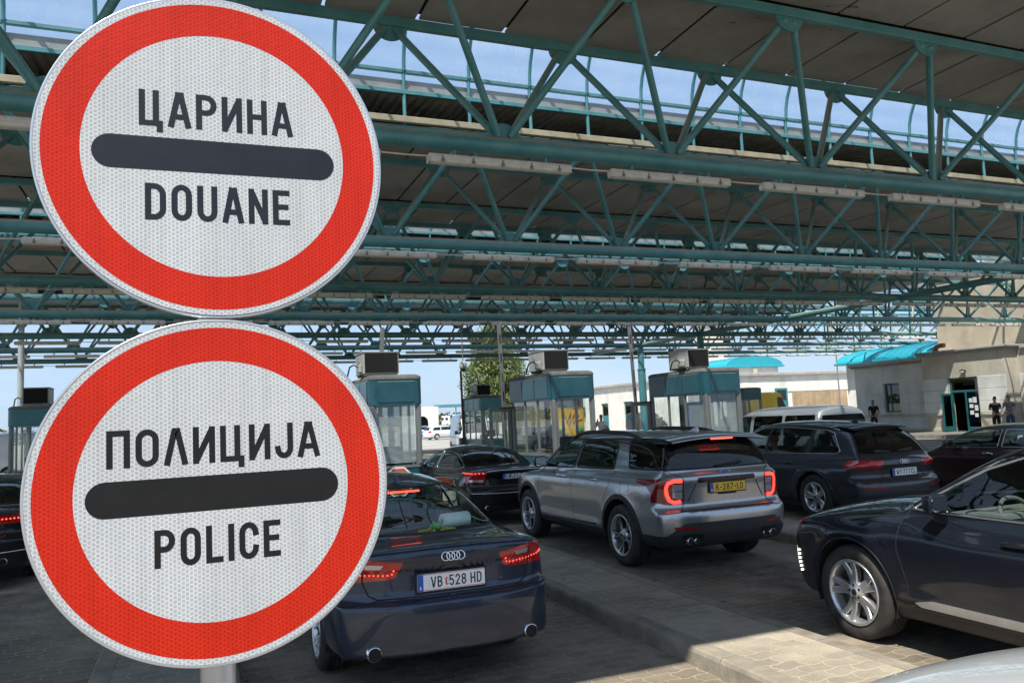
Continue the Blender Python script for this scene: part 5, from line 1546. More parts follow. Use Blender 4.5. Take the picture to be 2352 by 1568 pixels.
mb = MB(); se.patch(mb, 'rear', [(-.42, 1.095), (-.40, 1.13), (.40, 1.13), (.42, 1.095), (.40, 1.075), (-.40, 1.075)][::-1], 1, .018, .03); mb.build('tailgate_applique', M['pt_black'], ex)
q = se.on('rear', [(0, 1.1)])[0]
mb = MB(); lettering(mb, 'EXPLORER', .026, .004, (0, q[1]-.0195, 1.09), (1, 0, 0), (0, 0, 1), (0, -1, 0), width=.36, gap=.018); mb.build('badge_letters', pbr('badge_dark_red', (.20, .05, .05), .3), ex)
q = se.on('rear', [(0, 1.185)])[0]
mb = MB(); mb.lathe([(0, -.006), (.066, -.006), (.072, -.003), (.072, .006)], 'y', 32, (0, q[1]-.002, 0)); ov = mb.build('oval_emblem', pbr('emblem_blue', (.01, .05, .22), .25, coat=1), ex, (0, 0, 1.185)); ov.scale = (1, 1, .42)
mb = MB(); mb.tube([(.070*math.cos(2*math.pi*i/32), q[1]-.007, .070*math.sin(2*math.pi*i/32)) for i in range(32)], .004, 6, closed=True); mb.build('oval_rim', M['chrome'], ov)
q = se.on('rear', [(0, 1.0)])[0]
pe = number_plate(ex, (.0, q[1]-.02, 1.005), (.52, .11), M['plate_yellow'], '', .07, country='NL')
mb = MB(); lettering(mb, 'K-287-LD', .077, .0115, (.022, -.0058, -.0385), (1, 0, 0), (0, 0, 1), (0, -1, 0), gap=.013, width=.40); mb.build('plate_letters', M['plate_black'], pe)
for pp in ([(-.55, .86), (-.44, 1.06)], [(.55, .86), (.44, 1.06)]):
    mb = MB(); se.seam(mb, 'rear', pp, 1, .009, False, -.004); mb.build('recess_shade_line', M['clad'], ex)  # dark lines painted for the shaded edges of a recess that isn't modelled
mb = MB(); se.patch(mb, 'rear', [(-.15, .945), (.15, .945), (.12, .915), (-.12, .915)][::-1], 1, .006, .012); mb.build('plate_bracket', M['black'], ex)
mb = MB(); se.seam(mb, 'rear', [(-.68, .755), (.68, .755)], 1, .016, False, -.006); mb.build('bumper_step', M['black'], ex)
q = se.on('rear', [(.28, 1.285), (-.12, 1.262)]); tube_part(ex, 'wiper', M['black'], (q+np.array([0, -.02, 0])).tolist(), [.018, .008], 8)
for x in (-.62, -.25, .25, .62):
    q = se.on('rear', [(x, .575 if abs(x) < .5 else .53)])[0]; mb = MB(); mb.cyl((q[0], q[1]-.003, q[2]), (q[0], q[1]+.01, q[2]), .012, 12); mb.build('parking_sensor', M['alloy_dark'], ex)
seat_set(ex, [(1.45, (-.42, .42), .62), (2.45, (-.42, .42), .66)], .48, M['seat'], 1.15)
mb = MB(); mb.bevbox((-.75, 3.35, .85), (.75, 3.75, 1.12), .05, 2); mb.build('dashboard', M['seat'], ex)
steering(ex, -.42, 3.25, 1.08)

# ================================================================== the two big crossovers of one make
def crossover(paint_m, label, loc, plate=None, near=False):
    WQ = .968
    P = dict(L=5.13, W=WQ, wr=.383, ax0=1.13, ax1=4.12, zb=.24, paint=paint_m, arch=.432, rcurve=.24, rpow=3.0, fcurve=.34, fpow=2.8, crown=.11, k=.055, zs=.76, kroof=.09,
        curves=dict(
            plan=[(0, .90*WQ), (.15, .95*WQ), (.5, .985*WQ), (2.5, WQ), (4.2, .985*WQ), (4.7, .93*WQ), (5.05, .84*WQ)],
            sect=[(.2, .88), (.34, .955), (.5, .985), (.68, 1.0), (.85, .996), (.98, .97), (1.08, .935), (1.2, .89)],
            deck=[(0, 1.01), (.1, 1.04), (.5, 1.07), (1.5, 1.06), (3.0, 1.06), (3.55, 1.135), (4.2, 1.10), (4.6, 1.045), (4.95, .95), (5.13, .84)],
            rear=[(.2, .17), (.33, .06), (.47, .005), (.6, .0), (.655, .02), (.70, .075), (.76, .11), (.86, .10), (.93, .075), (1.02, .085), (1.15, .16)],
            front=[(.2, .12), (.36, .02), (.55, 0), (.78, .005), (.90, .045), (.98, .12), (1.06, .3)],
            cab=[(.8, .905*WQ), (1.06, .885*WQ), (1.25, .81*WQ), (1.45, .725*WQ), (1.56, .67*WQ), (1.75, .57*WQ)],
            cabplan=[(.2, .90), (.8, .95), (1.8, 1.0), (3.4, 1.0), (4.2, .95)],
            roof=[(.2, 1.42), (.55, 1.545), (1.0, 1.61), (2.0, 1.655), (2.6, 1.645), (2.95, 1.58), (3.4, 1.36), (3.85, 1.08), (4.2, .88)],
            rglass=[(.5, .2), (1.0, .13), (1.08, .17), (1.3, .33), (1.5, .52), (1.7, .66)]),
        cy0=.1, rgcurve=.18, crease=[(.90, .06, .012, .4, 4.7), (.42, .06, .012, 1.5, 3.8)], flare=[(1.13, .46, .018), (4.12, .46, .018)],
        wheel=(.265, .272 if near else .255, 'double', 5, [M['alloy'], M['black']]), wx=.955, calip=near, spin=.2)
    P['clad'] = [('sill_cladding', M['clad'], [(.5, .1), (4.7, .1), (4.7, .365), (.5, .365)], 'side', lambda c: .7 < c.y < 4.6)]
    qq = round_poly([(1.30, 1.50), (1.36, 1.12), (.70, 1.115), (.66, 1.16), (.86, 1.44), (1.05, 1.49)], .03)
    qr = round_poly([(1.36, 1.505), (1.42, 1.118), (2.40, 1.098), (2.40, 1.545), (1.9, 1.54)], .025)
    qf = round_poly([(2.47, 1.545), (2.68, 1.525), (3.0, 1.415), (3.42, 1.19), (3.54, 1.105), (2.47, 1.097)], .02)
    q_all = round_poly([(.70, 1.115), (.655, 1.16), (.86, 1.445), (1.05, 1.495), (1.9, 1.548), (2.47, 1.553), (2.68, 1.535), (3.0, 1.425), (3.42, 1.2), (3.58, 1.10), (2.4, 1.09), (1.4, 1.105)], .02)
    qg = round_poly([(-.74, 1.10), (.74, 1.10), (.67, 1.28), (.57, 1.495), (-.57, 1.495), (-.67, 1.28)], .04)
    qw = round_poly([(-.76, 1.12), (.76, 1.12), (.65, 1.49), (.6, 1.56), (-.6, 1.56), (-.65, 1.49)], .05)
    clear = M['gl_clear'] if near else M['gl_mid']
    P['panes'] = [('side_window', M['gl_mid'], qq, 'side', lambda c: c.z > .98), ('side_window', M['gl_mid'], qr, 'side', lambda c: c.z > .98), ('side_window', clear, qf, 'side', lambda c: c.z > .98),
        ('rear_window', M['gl_dark'], qg, 'rear', lambda c: c.y < 1.3 and c.z > 1.0), ('windscreen', M['gl_clear'], qw, 'front', lambda c: c.y > 2.5 and c.z > 1.0)]
    tl = round_poly([(.40, 1.005), (.46, .885), (.50, .875), (1.1, .885), (1.1, .99), (.8, 1.015)], .012)
    P['lamps'] = [('tail_lamp', M['lamp_red'], tl, 'rear', lambda c: c.y < .46),
        ('headlamp', M['lamp_clear'], [(.52, .80), (.60, .74), (1.0, .80), (1.0, .93), (.62, .86)], 'front', lambda c: c.y > 4.86)]
    P['seams'] = [('side', [(2.435, 1.09), (2.43, .7), (2.40, .40)], False, .003), ('side', [(3.60, 1.09), (3.63, .8), (3.56, .56), (3.56, .38)], False, .004), ('side', [(1.32, 1.1), (1.42, .92), (1.62, .74), (1.66, .42)], False, .003),
        ('side', [(1.66, .40), (3.56, .38)], False, .004), ('rear', [(-.93, .72), (-.6, .69), (.6, .69), (.93, .72)], False, .004), ('side', [(4.8, .90), (4.3, 1.0), (3.7, 1.06)], False, .004)]
    P['trims'] = [('window_trim', M['trim'], 'side', q_all, True, .012, .001, (1, -1)), ('window_seal', M['black'], 'side', [(2.435, 1.10), (2.435, 1.545)], False, .022, -.010, (1, -1)), ('window_seal', M['black'], 'rear', qg, True, .012, 0, ()), ('window_seal', M['black'], 'side', [(1.33, 1.11), (1.33, 1.50)], False, .018, -.008, (1, -1)), ('window_seal', M['black'], 'front', qw, True, .012, 0, ())]
    t, s = mk_car(P, label, 'SUV', loc, res=(150, 116, 46) if near else (128, 100, 36))
    # door blade, mirrors, handles
    for sx in (1, -1):
        mb = MB()
        bl = [(1.7, .395), (1.7, .45), (3.35, .455), (3.50, .42), (3.45, .395)]
        s.patch(mb, 'side', bl, sx, .014, .03, .06); mb.build('door_blade', M['alloy'] if near else M['pt_grey'], t)
        mirror(t, s, 3.22, 1.125, sx, paint_m, (.19, .11, .15), .10)
        for y in (2.66, 1.72): handle(t, s, y, .93, sx, paint_m, .21)
        q = s.on('top', [(sx*.58, y) for y in np.linspace(.8, 3.0, 10)])
        tube_part(t, 'roof_rail', M['black'] if near else M['trim'], [(p[0], p[1], p[2]+(.03 if 0 < i < 9 else -.005)) for i, p in enumerate(q)], .014, 8)
    # tailgate furniture
    for sx in (1, -1):
        f = lambda p: (p[0]*sx, p[1])
        for pp in ([(.47, .97), (.62, .95), (.84, .95)], [(.50, .915), (.62, .94)], [(.60, .995), (.70, .955)]):
            mb = MB(); s.seam(mb, 'rear', [f(p) for p in pp], 1, .010, False, -.002, 6, .03); mb.build('lamp_line', M['lamp_glow'] if False else M['lamp_red2'], t)
        mb = MB(); pp = [(.42, .545), (.42, .575), (.86, .60), (.86, .565)][::-1]; s.patch(mb, 'rear', [f(p) for p in (pp if sx > 0 else pp[::-1])], 1, .004, .012); mb.build('rear_reflector', M['reflector'], t)
    mb = MB()
    sp = []
    for x in np.linspace(-.60, .60, 11):
        e = (x/.6)**2
        sp.append([(x, .98, 1.605-.045*e), (x, .62, 1.578-.045*e), (x, .46+.05*e, 1.545-.04*e), (x, .46+.05*e, 1.53-.04*e), (x, .9, 1.53-.045*e)])
    mb.grid(sp); mb.build('roof_spoiler', paint_m, t)
    q = s.on('rear', [(0, .97)])[0]
    mb = MB(); rings_emblem(mb, .034, .043, .005); e = mb.build('ring_emblem', M['chrome'], t, (0, q[1]-.006, .965)); e.rotation_euler = (R(-8), 0, 0)
    for (x0, z0, x1, z1) in ((.30, 1.135, -.02, 1.118), (-.50, 1.13, -.2, 1.118)):
        q = s.on('rear', [(x0, z0), (x1, z1)]); tube_part(t, 'wiper', M['black'], (q+np.array([0, -.025, .01])).tolist(), [.03, .012], 8)
    mb = MB(); s.patch(mb, 'rear', [(-.46, .70), (-.28, .855), (.28, .855), (.46, .70)], 1, -.0, .012) if False else s.seam(mb, 'rear', [(-.5, .71), (-.30, .87), (.30, .87), (.5, .71)], 1, .008, False, -.003); mb.build('recess_shade_line', M['black'], t)  # dark line stands for the shaded edge of an unmodelled plate recess
    if plate:
        q = s.on('rear', [(0, .80)])[0]
        pl_ = number_plate(t, (0, q[1]-.018, .80), (.52, .114), M['plate_white'], '', .08, country=None)
        mb = MB(); lettering(mb, plate[0], .08, .0105, (-.122, -.0058, -.040), (1, 0, 0), (0, 0, 1), (0, -1, 0), gap=.012, width=.115); mb.build('plate_letters', M['plate_black'], pl_)
        mb = MB(); lettering(mb, plate[1], .08, .0105, (.095, -.0058, -.040), (1, 0, 0), (0, 0, 1), (0, -1, 0), gap=.012, width=.285); mb.build('plate_letters', M['plate_black'], pl_)
    q = s.on('top', [(0, 1.05)])[0]
    mb = MB(); mb.prism([(.98, q[2]-.006), (1.16, q[2]), (1.10, q[2]+.016), (1.04, q[2]+.052), (1.0, q[2]+.055)], 0, -.012, .012); mb.build('roof_antenna', M['black'], t)
    seat_set(t, [(1.55, (-.42, .42), .60), (2.42, (-.42, .42), .64)], .42, M['seat'], 1.05)
    mb = MB(); mb.bevbox((-.78, 3.0, .72), (.78, 3.6, 1.05), .06, 2); mb.bevbox((-.62, 2.95, 1.02), (-.22, 3.3, 1.10), .04, 2); mb.build('dashboard', M['seat_grey'] if near else M['seat'], t)
    steering(t, -.40, 2.98, 1.03, .19, M['seat_grey'])
    if near:
        mb = MB(); mb.bevbox((-.12, 3.05, 1.04), (.16, 3.09, 1.16), .008, 1); mb.build('screen', M['black'], t)
        # day running lights in the bumper corners, grille, badge
        for sx in (-1, 1):
            mb = MB()
            q = s.on('side', [(4.82, z) for z in np.linspace(.45, .63, 6)], sx)
            n_ = s.normal(q)
            for p, nn in zip(q, n_):
                p = p+nn*.006; mb.bevbox((p[0]-.007, p[1]-.010, p[2]-.009), (p[0]+.007, p[1]+.010, p[2]+.009), .003, 1)
            mb.build('running_light', M['lamp_white'], t)
            mb = MB(); s.seam(mb, 'side', [(4.88, .42), (4.88, .66)], sx, .008, False, .002); mb.build('intake_trim', M['chrome'], t)
            q = s.on('side', [(3.80, .82)], sx)[0]; n0 = s.normal(q[None])[0]
            mb = MB(); lettering(mb, 'QUATTRO', .026, .0045, q+n0*.003, (0, -sx*-1 if sx > 0 else -1, 0), (0, 0, 1), n0, width=.15, gap=.006, t=.002); mb.build('wing_badge', M['chrome'], t)
        mb = MB(); s.patch(mb, 'front', [(-.42, .42), (-.46, .72), (-.36, .84), (.36, .84), (.46, .72), (.42, .42)], 1, .006, .02, .05); mb.build('grille', M['black'], t)
    return t, s
M['lamp_red2'] = pbr('bright_red_lens', (.70, .03, .03), .15, coat=1.0)
q7n, s7n = crossover(M['pt_navy'], 'near black SUV cut off by the right edge, bright five spoke front wheel', (6.03, 1.09, 0), None, True)
q7f, s7f = crossover(M['pt_grey'], 'dark grey SUV in the third lane behind the silver one, plate WY 777CL', (10.74, 9.60, 0), ('WY', '777CL'))

# ================================================================== older black saloon ahead of the silver SUV
W8 = .945
A8 = dict(L=5.05, W=W8, wr=.335, ax0=1.06, ax1=4.0, zb=.25, paint=M['pt_black'], arch=.375, rcurve=.20, rpow=3.4, curves=saloon_curves(5.05, 1.43, W8, 1.03), crown=.045, k=.05,
    crease=[(.72, .05, .010, .35, 4.6)], wheel=(.24, .235, 'multi', 9, [M['alloy'], M['black']]), wx=.93)
sw8 = round_poly([(1.0, 1.04), (1.2, 1.13), (1.6, 1.26), (2.0, 1.315), (2.42, 1.33), (2.42, .99), (1.3, 1.0)], .03)
fw8 = round_poly([(2.50, 1.33), (2.8, 1.325), (3.1, 1.275), (3.5, 1.12), (3.70, 1.0), (3.6, .965), (2.50, .985)], .03)
rg8 = round_poly([(-.70, 1.055), (.70, 1.055), (.62, 1.2), (.54, 1.325), (-.54, 1.325), (-.62, 1.2)], .05)
ws8 = round_poly([(-.72, 1.0), (.72, 1.0), (.60, 1.30), (.55, 1.35), (-.55, 1.35), (-.60, 1.30)], .05)
A8['panes'] = [('side_window', M['gl_mid'], sw8, 'side', lambda c: c.z > .93), ('side_window', M['gl_clear'], fw8, 'side', lambda c: c.z > .93), ('rear_window', M['gl_dark'], rg8, 'rear', lambda c: c.y < 2.0 and c.z > 1.03), ('windscreen', M['gl_clear'], ws8, 'front', lambda c: c.y > 2.6 and c.z > .95)]
tl8 = round_poly([(.56, .985), (.60, .80), (.64, .785), (1.1, .80), (1.1, .99)], .015)
A8['lamps'] = [('tail_lamp', M['lamp_red'], tl8, 'rear', lambda c: c.y < .45)]
A8['seams'] = [('rear', [(-.60, 1.05), (-.58, .98), (-.62, .79), (-.58, .70), (.58, .70), (.62, .79), (.58, .98), (.60, 1.05)], False, .004), ('rear', [(-.9, .66), (0, .665), (.9, .66)], False, .005), ('side', [(2.46, .98), (2.46, .6), (2.43, .34)], False, .003), ('side', [(3.62, .96), (3.66, .7), (3.56, .34)], False, .003)]
A8['trims'] = [('window_trim', M['trim'], 'side', sw8, True, .009, 0, (1, -1)), ('window_trim', M['trim'], 'side', fw8, True, .009, 0, (1, -1)), ('lid_trim', M['chrome'], 'rear', [(-.56, .985), (-.3, .995), (.3, .995), (.56, .985)], False, .008, .001, ()), ('bumper_trim', M['chrome'], 'rear', [(-.86, .60), (-.4, .585), (.4, .585), (.86, .60)], False, .005, .001, ()), ('window_seal', M['black'], 'rear', rg8, True, .01, 0, ())]
a8, s8 = mk_car(A8, 'black saloon with red tail lamp ahead of the silver SUV, German plate LWL LZ', 'car', (5.58, 13.75, 0), res=(112, 84, 32))
for sx in (1, -1):
    mb = MB(); pp = [(.62, .835), (.635, .80), (.86, .81), (.87, .845)]; s8.patch(mb, 'rear', [(p[0]*sx, p[1]) for p in (pp if sx > 0 else pp[::-1])], 1, .003, .008); mb.build('reverse_lamp', M['lamp_clear'], a8)
    led_row(a8, s8, 'rear', [(sx*.60, .955), (sx*.86, .96)], 9, .009, M['lamp_on'])
    mirror(a8, s8, 3.35, 1.0, sx, M['pt_black'])
q = s8.on('rear', [(0, 1.015)])[0]; mb = MB(); rings_emblem(mb, .032, .040, .005); e = mb.build('ring_emblem', M['chrome'], a8, (0, q[1]-.012, 1.01)); e.rotation_euler = (R(-25), 0, 0)
q = s8.on('rear', [(0, .88)])[0]
p8 = number_plate(a8, (0, q[1]-.016, .89), (.52, .11), M['plate_white'], '', .08, country='D')
mb = MB(); lettering(mb, 'LWL', .078, .0105, (-.130, -.0058, -.039), (1, 0, 0), (0, 0, 1), (0, -1, 0), gap=.010, width=.135); mb.build('plate_letters', M['plate_black'], p8)
mb = MB(); lettering(mb, 'LZ 7', .078, .0105, (.120, -.0058, -.039), (1, 0, 0), (0, 0, 1), (0, -1, 0), gap=.010, width=.21); mb.build('plate_letters', M['plate_black'], p8)
for dz in (.017, -.020):
    mb = MB(); mb.lathe([(0, -.0062), (.014, -.0062), (.014, -.005)], 'y', 14, (-.035, 0, dz)); mb.build('registration_seal', M['alloy_dark'], p8)
q = s8.on('rear', [(0, 1.31)])[0]; mb = MB(); mb.bevbox((-.15, q[1]+.02, 1.30), (.15, q[1]+.05, 1.315), .004, 1); mb.build('high_brake_lamp', M['lamp_red2'], a8)
seat_set(a8, [(1.5, (-.38, .38), .58), (2.45, (-.38, .38), .60)], .26, M['seat'], 1.0)
mb = MB(); mb.bevbox((-.70, 3.35, .70), (.70, 3.8, .98), .05, 2); mb.build('dashboard', M['seat'], a8)
steering(a8, -.38, 3.25, .92)
mb = MB(); mb.bevbox((-.66, .86, .95), (.66, 1.4, .985), .01, 1); mb.build('parcel_shelf', M['seat'], a8)
for x in (-.6, .6): exhaust_tip(a8, x, .03, .33, .045)
# ================================================================== more traffic
def saloon(paint_m, label, loc, H=1.43, L=4.85, W=.92, rotz=0.0, res=(96, 72, 26), group=None, dk=1.04, tail=M['lamp_red'], name='parked_car', interior=True, wheelst=('multi', 9), glass=None):
    P = dict(L=L, W=W, wr=.33, ax0=1.02, ax1=L-.92, zb=.20, paint=paint_m, arch=.37, rcurve=.22, rpow=3.2, curves=saloon_curves(L, H, W, dk), crown=.05, k=.05, crease=[(.80, .05, .010, .35, L-.3)],
        wheel=(.225, .235, wheelst[0], wheelst[1], [M['alloy'], M['black']]), wx=W-.015)
    gm_ = glass or M['gl_mid']
    sw = round_poly([(1.02, 1.05), (1.25, 1.14), (1.62, 1.25), (2.0, 1.31), (2.32, H-.105), (2.32, 1.0), (1.3, 1.01)], .03)
    fw = round_poly([(2.40, H-.105), (2.75, H-.105), (3.05, H-.165), (3.4, 1.12), (3.56, 1.02), (3.5, .975), (2.40, .995)], .03)
    rg = round_poly([(-.66, 1.06), (.66, 1.06), (.60, 1.2), (.52, H-.1), (-.52, H-.1), (-.60, 1.2)], .05)
    ws = round_poly([(-.70, 1.02), (.70, 1.02), (.60, H-.13), (.55, H-.085), (-.55, H-.085), (-.60, H-.13)], .05)
    P['panes'] = [('side_window', gm_, sw, 'side', lambda c: c.z > .93), ('side_window', gm_, fw, 'side', lambda c: c.z > .93), ('rear_window', M['gl_dark'], rg, 'rear', lambda c: c.y < 2.0 and c.z > 1.03), ('windscreen', M['gl_clear'], ws, 'front', lambda c: c.y > 2.6 and c.z > .95)]
    tl = round_poly([(.46, .95), (.50, .84), (1.1, .83), (1.1, .97)], .015)
    P['lamps'] = [('tail_lamp', tail, tl, 'rear', lambda c: c.y < .42), ('headlamp', M['lamp_clear'], [(.48, .74), (.52, .62), (1.0, .66), (1.0, .80)], 'front', lambda c: c.y > L-.6)]
    P['seams'] = [('side', [(2.36, 1.0), (2.36, .6), (2.33, .34)], False, .003), ('side', [(3.52, .97), (3.55, .7), (3.45, .34)], False, .003), ('rear', [(-.68, 1.05), (-.64, .8), (-.58, .69), (.58, .69), (.64, .8), (.68, 1.05)], False, .004)]
    P['trims'] = [('window_trim', M['trim'], 'side', sw, True, .008, 0, (1, -1)), ('window_trim', M['trim'], 'side', fw, True, .008, 0, (1, -1)), ('window_seal', M['black'], 'rear', rg, True, .01, 0, ())]
    t, s = mk_car(P, label, 'car', loc, name, rotz, group, res)
    for sx in (-1, 1):
        mirror(t, s, 3.28, 1.01, sx, paint_m)
        for y in (2.55, 1.62): handle(t, s, y, .87, sx, M['trim'], .2)
    if interior:
        seat_set(t, [(1.45, (-.36, .36), .56), (2.35, (-.36, .36), .58)], .26, M['seat'], 1.0)
        mb = MB(); mb.bevbox((-.66, 3.25, .72), (.66, 3.7, .99), .05, 2); mb.build('dashboard', M['seat'], t)
        steering(t, -.36, 3.15, .93)
    return t, s
mar, sm = saloon(M['pt_maroon'], 'dark maroon saloon half hidden behind the near black SUV, chrome window line', (14.78, 8.05, 0), H=1.42, L=4.9, glass=M['gl_clear'])
tube_part(mar, 'mirror_pendant', pbr('blue_pendant', (.02, .05, .35), .5), [(0, 3.05, 1.24), (0, 3.06, 1.20), (0, 3.06, 1.15), (0, 3.06, 1.11)], [.004, .02, .03, .012], 8)
lb, sl = saloon(M['pt_black'], 'black saloon at the left edge, mostly hidden by the lower sign plate', (-2.98, 12.55, 0), H=1.44, L=4.95, W=.93)
for sx in (-1, 1): led_row(lb, sl, 'rear', [(sx*.5, .90), (sx*.85, .905)], 9, .010, M['lamp_on'])
q = sl.on('rear', [(0, 1.33)])[0]; mb = MB(); mb.bevbox((-.16, q[1]-.006, 1.325), (.16, q[1]+.02, 1.342), .004, 1); mb.build('high_brake_lamp', M['lamp_on'], lb)
q = sl.on('rear', [(0, .76)])[0]; number_plate(lb, (0, q[1]-.016, .77), (.52, .11), M['plate_white'], '', .08)
for x in (-.6, .6): exhaust_tip(lb, x, .05, .34, .05)
mb = MB(); sl.seam(mb, 'rear', [(-.85, .47), (-.4, .46), (.4, .46), (.85, .47)], 1, .008, False, .002); mb.build('bumper_trim', M['chrome'], lb)

# people carrier / panel van shapes -------------------------------------------------
def van(paint_m, label, loc, rotz=0.0, H=1.97, L=4.9, W=.93, side_glass=True, res=(96, 72, 26), name='van', lamps=M['lamp_dkred'], glass=None, group=None):
    P = dict(L=L, W=W, wr=.34, ax0=.95, ax1=L-.92, zb=.24, paint=paint_m, arch=.385, rcurve=.14, rpow=4.0, fcurve=.32, crown=.05, k=.05, zs=.95, kroof=.14, ya=.85, yb=1.0,
        curves=dict(plan=[(0, .95*W), (.2, .98*W), (1, W), (3.4, W), (4.3, .96*W), (L, .84*W)],
            sect=[(.2, .92), (.4, .975), (.7, 1.0), (1.0, .995), (1.15, .98), (1.3, .95)],
            deck=[(0, 1.10), (.3, 1.14), (3.0, 1.14), (3.7, 1.13), (4.2, 1.04), (4.6, .93), (L, .78)],
            rear=[(.2, .10), (.35, .02), (.5, 0), (.62, .01), (.68, .05), (1.0, .05), (1.2, .06)], front=[(.2, .1), (.45, 0), (.7, .02), (.9, .12), (1.1, .4)],
            cab=[(.8, .985*W), (1.15, .975*W), (1.4, .93*W), (H-.25, .865*W), (H-.1, .82*W), (H+.1, .72*W)], cabplan=[(0, .97), (.5, 1.0), (3.4, 1.0), (4.2, .95)],
            roof=[(0, H-.06), (.4, H-.015), (1.6, H), (2.9, H-.03), (3.25, H-.14), (3.7, 1.42), (4.1, 1.10), (4.5, .85)],
            rglass=[(.5, .07), (1.1, .05), (1.5, .09), (H-.2, .17), (H-.05, .22)]), cy0=.02, rgcurve=.10,
        wheel=(.22, .225, 'plain', 6, [M['alloy'], M['black']]), wx=W-.015)
    gm_ = glass or M['gl_dark']
    z0, z1 = 1.16, H-.24
    P['panes'] = [('windscreen', M['gl_clear'], round_poly([(-.74, 1.2), (.74, 1.2), (.66, H-.25), (.6, H-.2), (-.6, H-.2), (-.66, H-.25)], .06), 'front', lambda c: c.y > 2.6 and c.z > 1.1),
        ('rear_window', gm_, round_poly([(-.72, z0+.02), (.72, z0+.02), (.68, z1-.02), (-.68, z1-.02)], .08), 'rear', lambda c: c.y < .5 and c.z > 1.05),
        ('side_window', M['gl_mid'], round_poly([(2.72, z0), (3.72, z0), (3.3, z1-.10), (3.12, z1), (2.72, z1)], .05), 'side', lambda c: c.z > 1.0)]
    if side_glass: P['panes'] += [('side_window', gm_, round_poly([(.28, z0), (1.38, z0), (1.38, z1), (.32, z1)], .06), 'side', lambda c: c.z > 1.0), ('side_window', gm_, round_poly([(1.48, z0), (2.60, z0), (2.60, z1), (1.48, z1)], .06), 'side', lambda c: c.z > 1.0)]
    P['lamps'] = [('tail_lamp', lamps, round_poly([(.78, 1.05), (.78, .72), (1.1, .72), (1.1, 1.08)], .02), 'rear', lambda c: c.y < .22), ('headlamp', M['lamp_clear'], [(.50, .86), (.54, .70), (1.0, .74), (1.0, .95)], 'front', lambda c: c.y > L-.75)]
    P['seams'] = [('side', [(2.66, 1.75), (2.66, .5)], False, .004), ('rear', [(-.74, 1.8), (-.76, .66), (.76, .66), (.74, 1.8)], False, .004)]
    t, s = mk_car(P, label, 'van', loc, name, rotz, group, res)
    for sx in (-1, 1): mirror(t, s, 3.5, 1.2, sx, M['black'], (.2, .13, .24), .10)
    seat_set(t, [(.8, (-.4, .4), .62), (1.7, (-.4, .4), .62), (2.6, (-.45, .45), .62)], .55, M['seat'], 1.1, .46)
    return t, s
v1, sv = van(M['pt_vansilver'], 'pale silver people carrier with dark windows beside the right booth', (15.15, 15.2, 0), H=1.93, L=5.2)
q = sv.on('rear', [(-.18, 1.85), (.18, 1.85)]); mb = MB(); mb.bevbox((-.2, q[0][1]-.012, 1.80), (.2, q[0][1]+.05, 1.825), .006, 1); mb.build('high_brake_lamp', M['lamp_red'], v1)
q = sv.on('rear', [(0, 1.25), (.45, 1.34)]); tube_part(v1, 'wiper', M['black'], (q+np.array([0, -.02, 0])).tolist(), [.02, .008], 6)
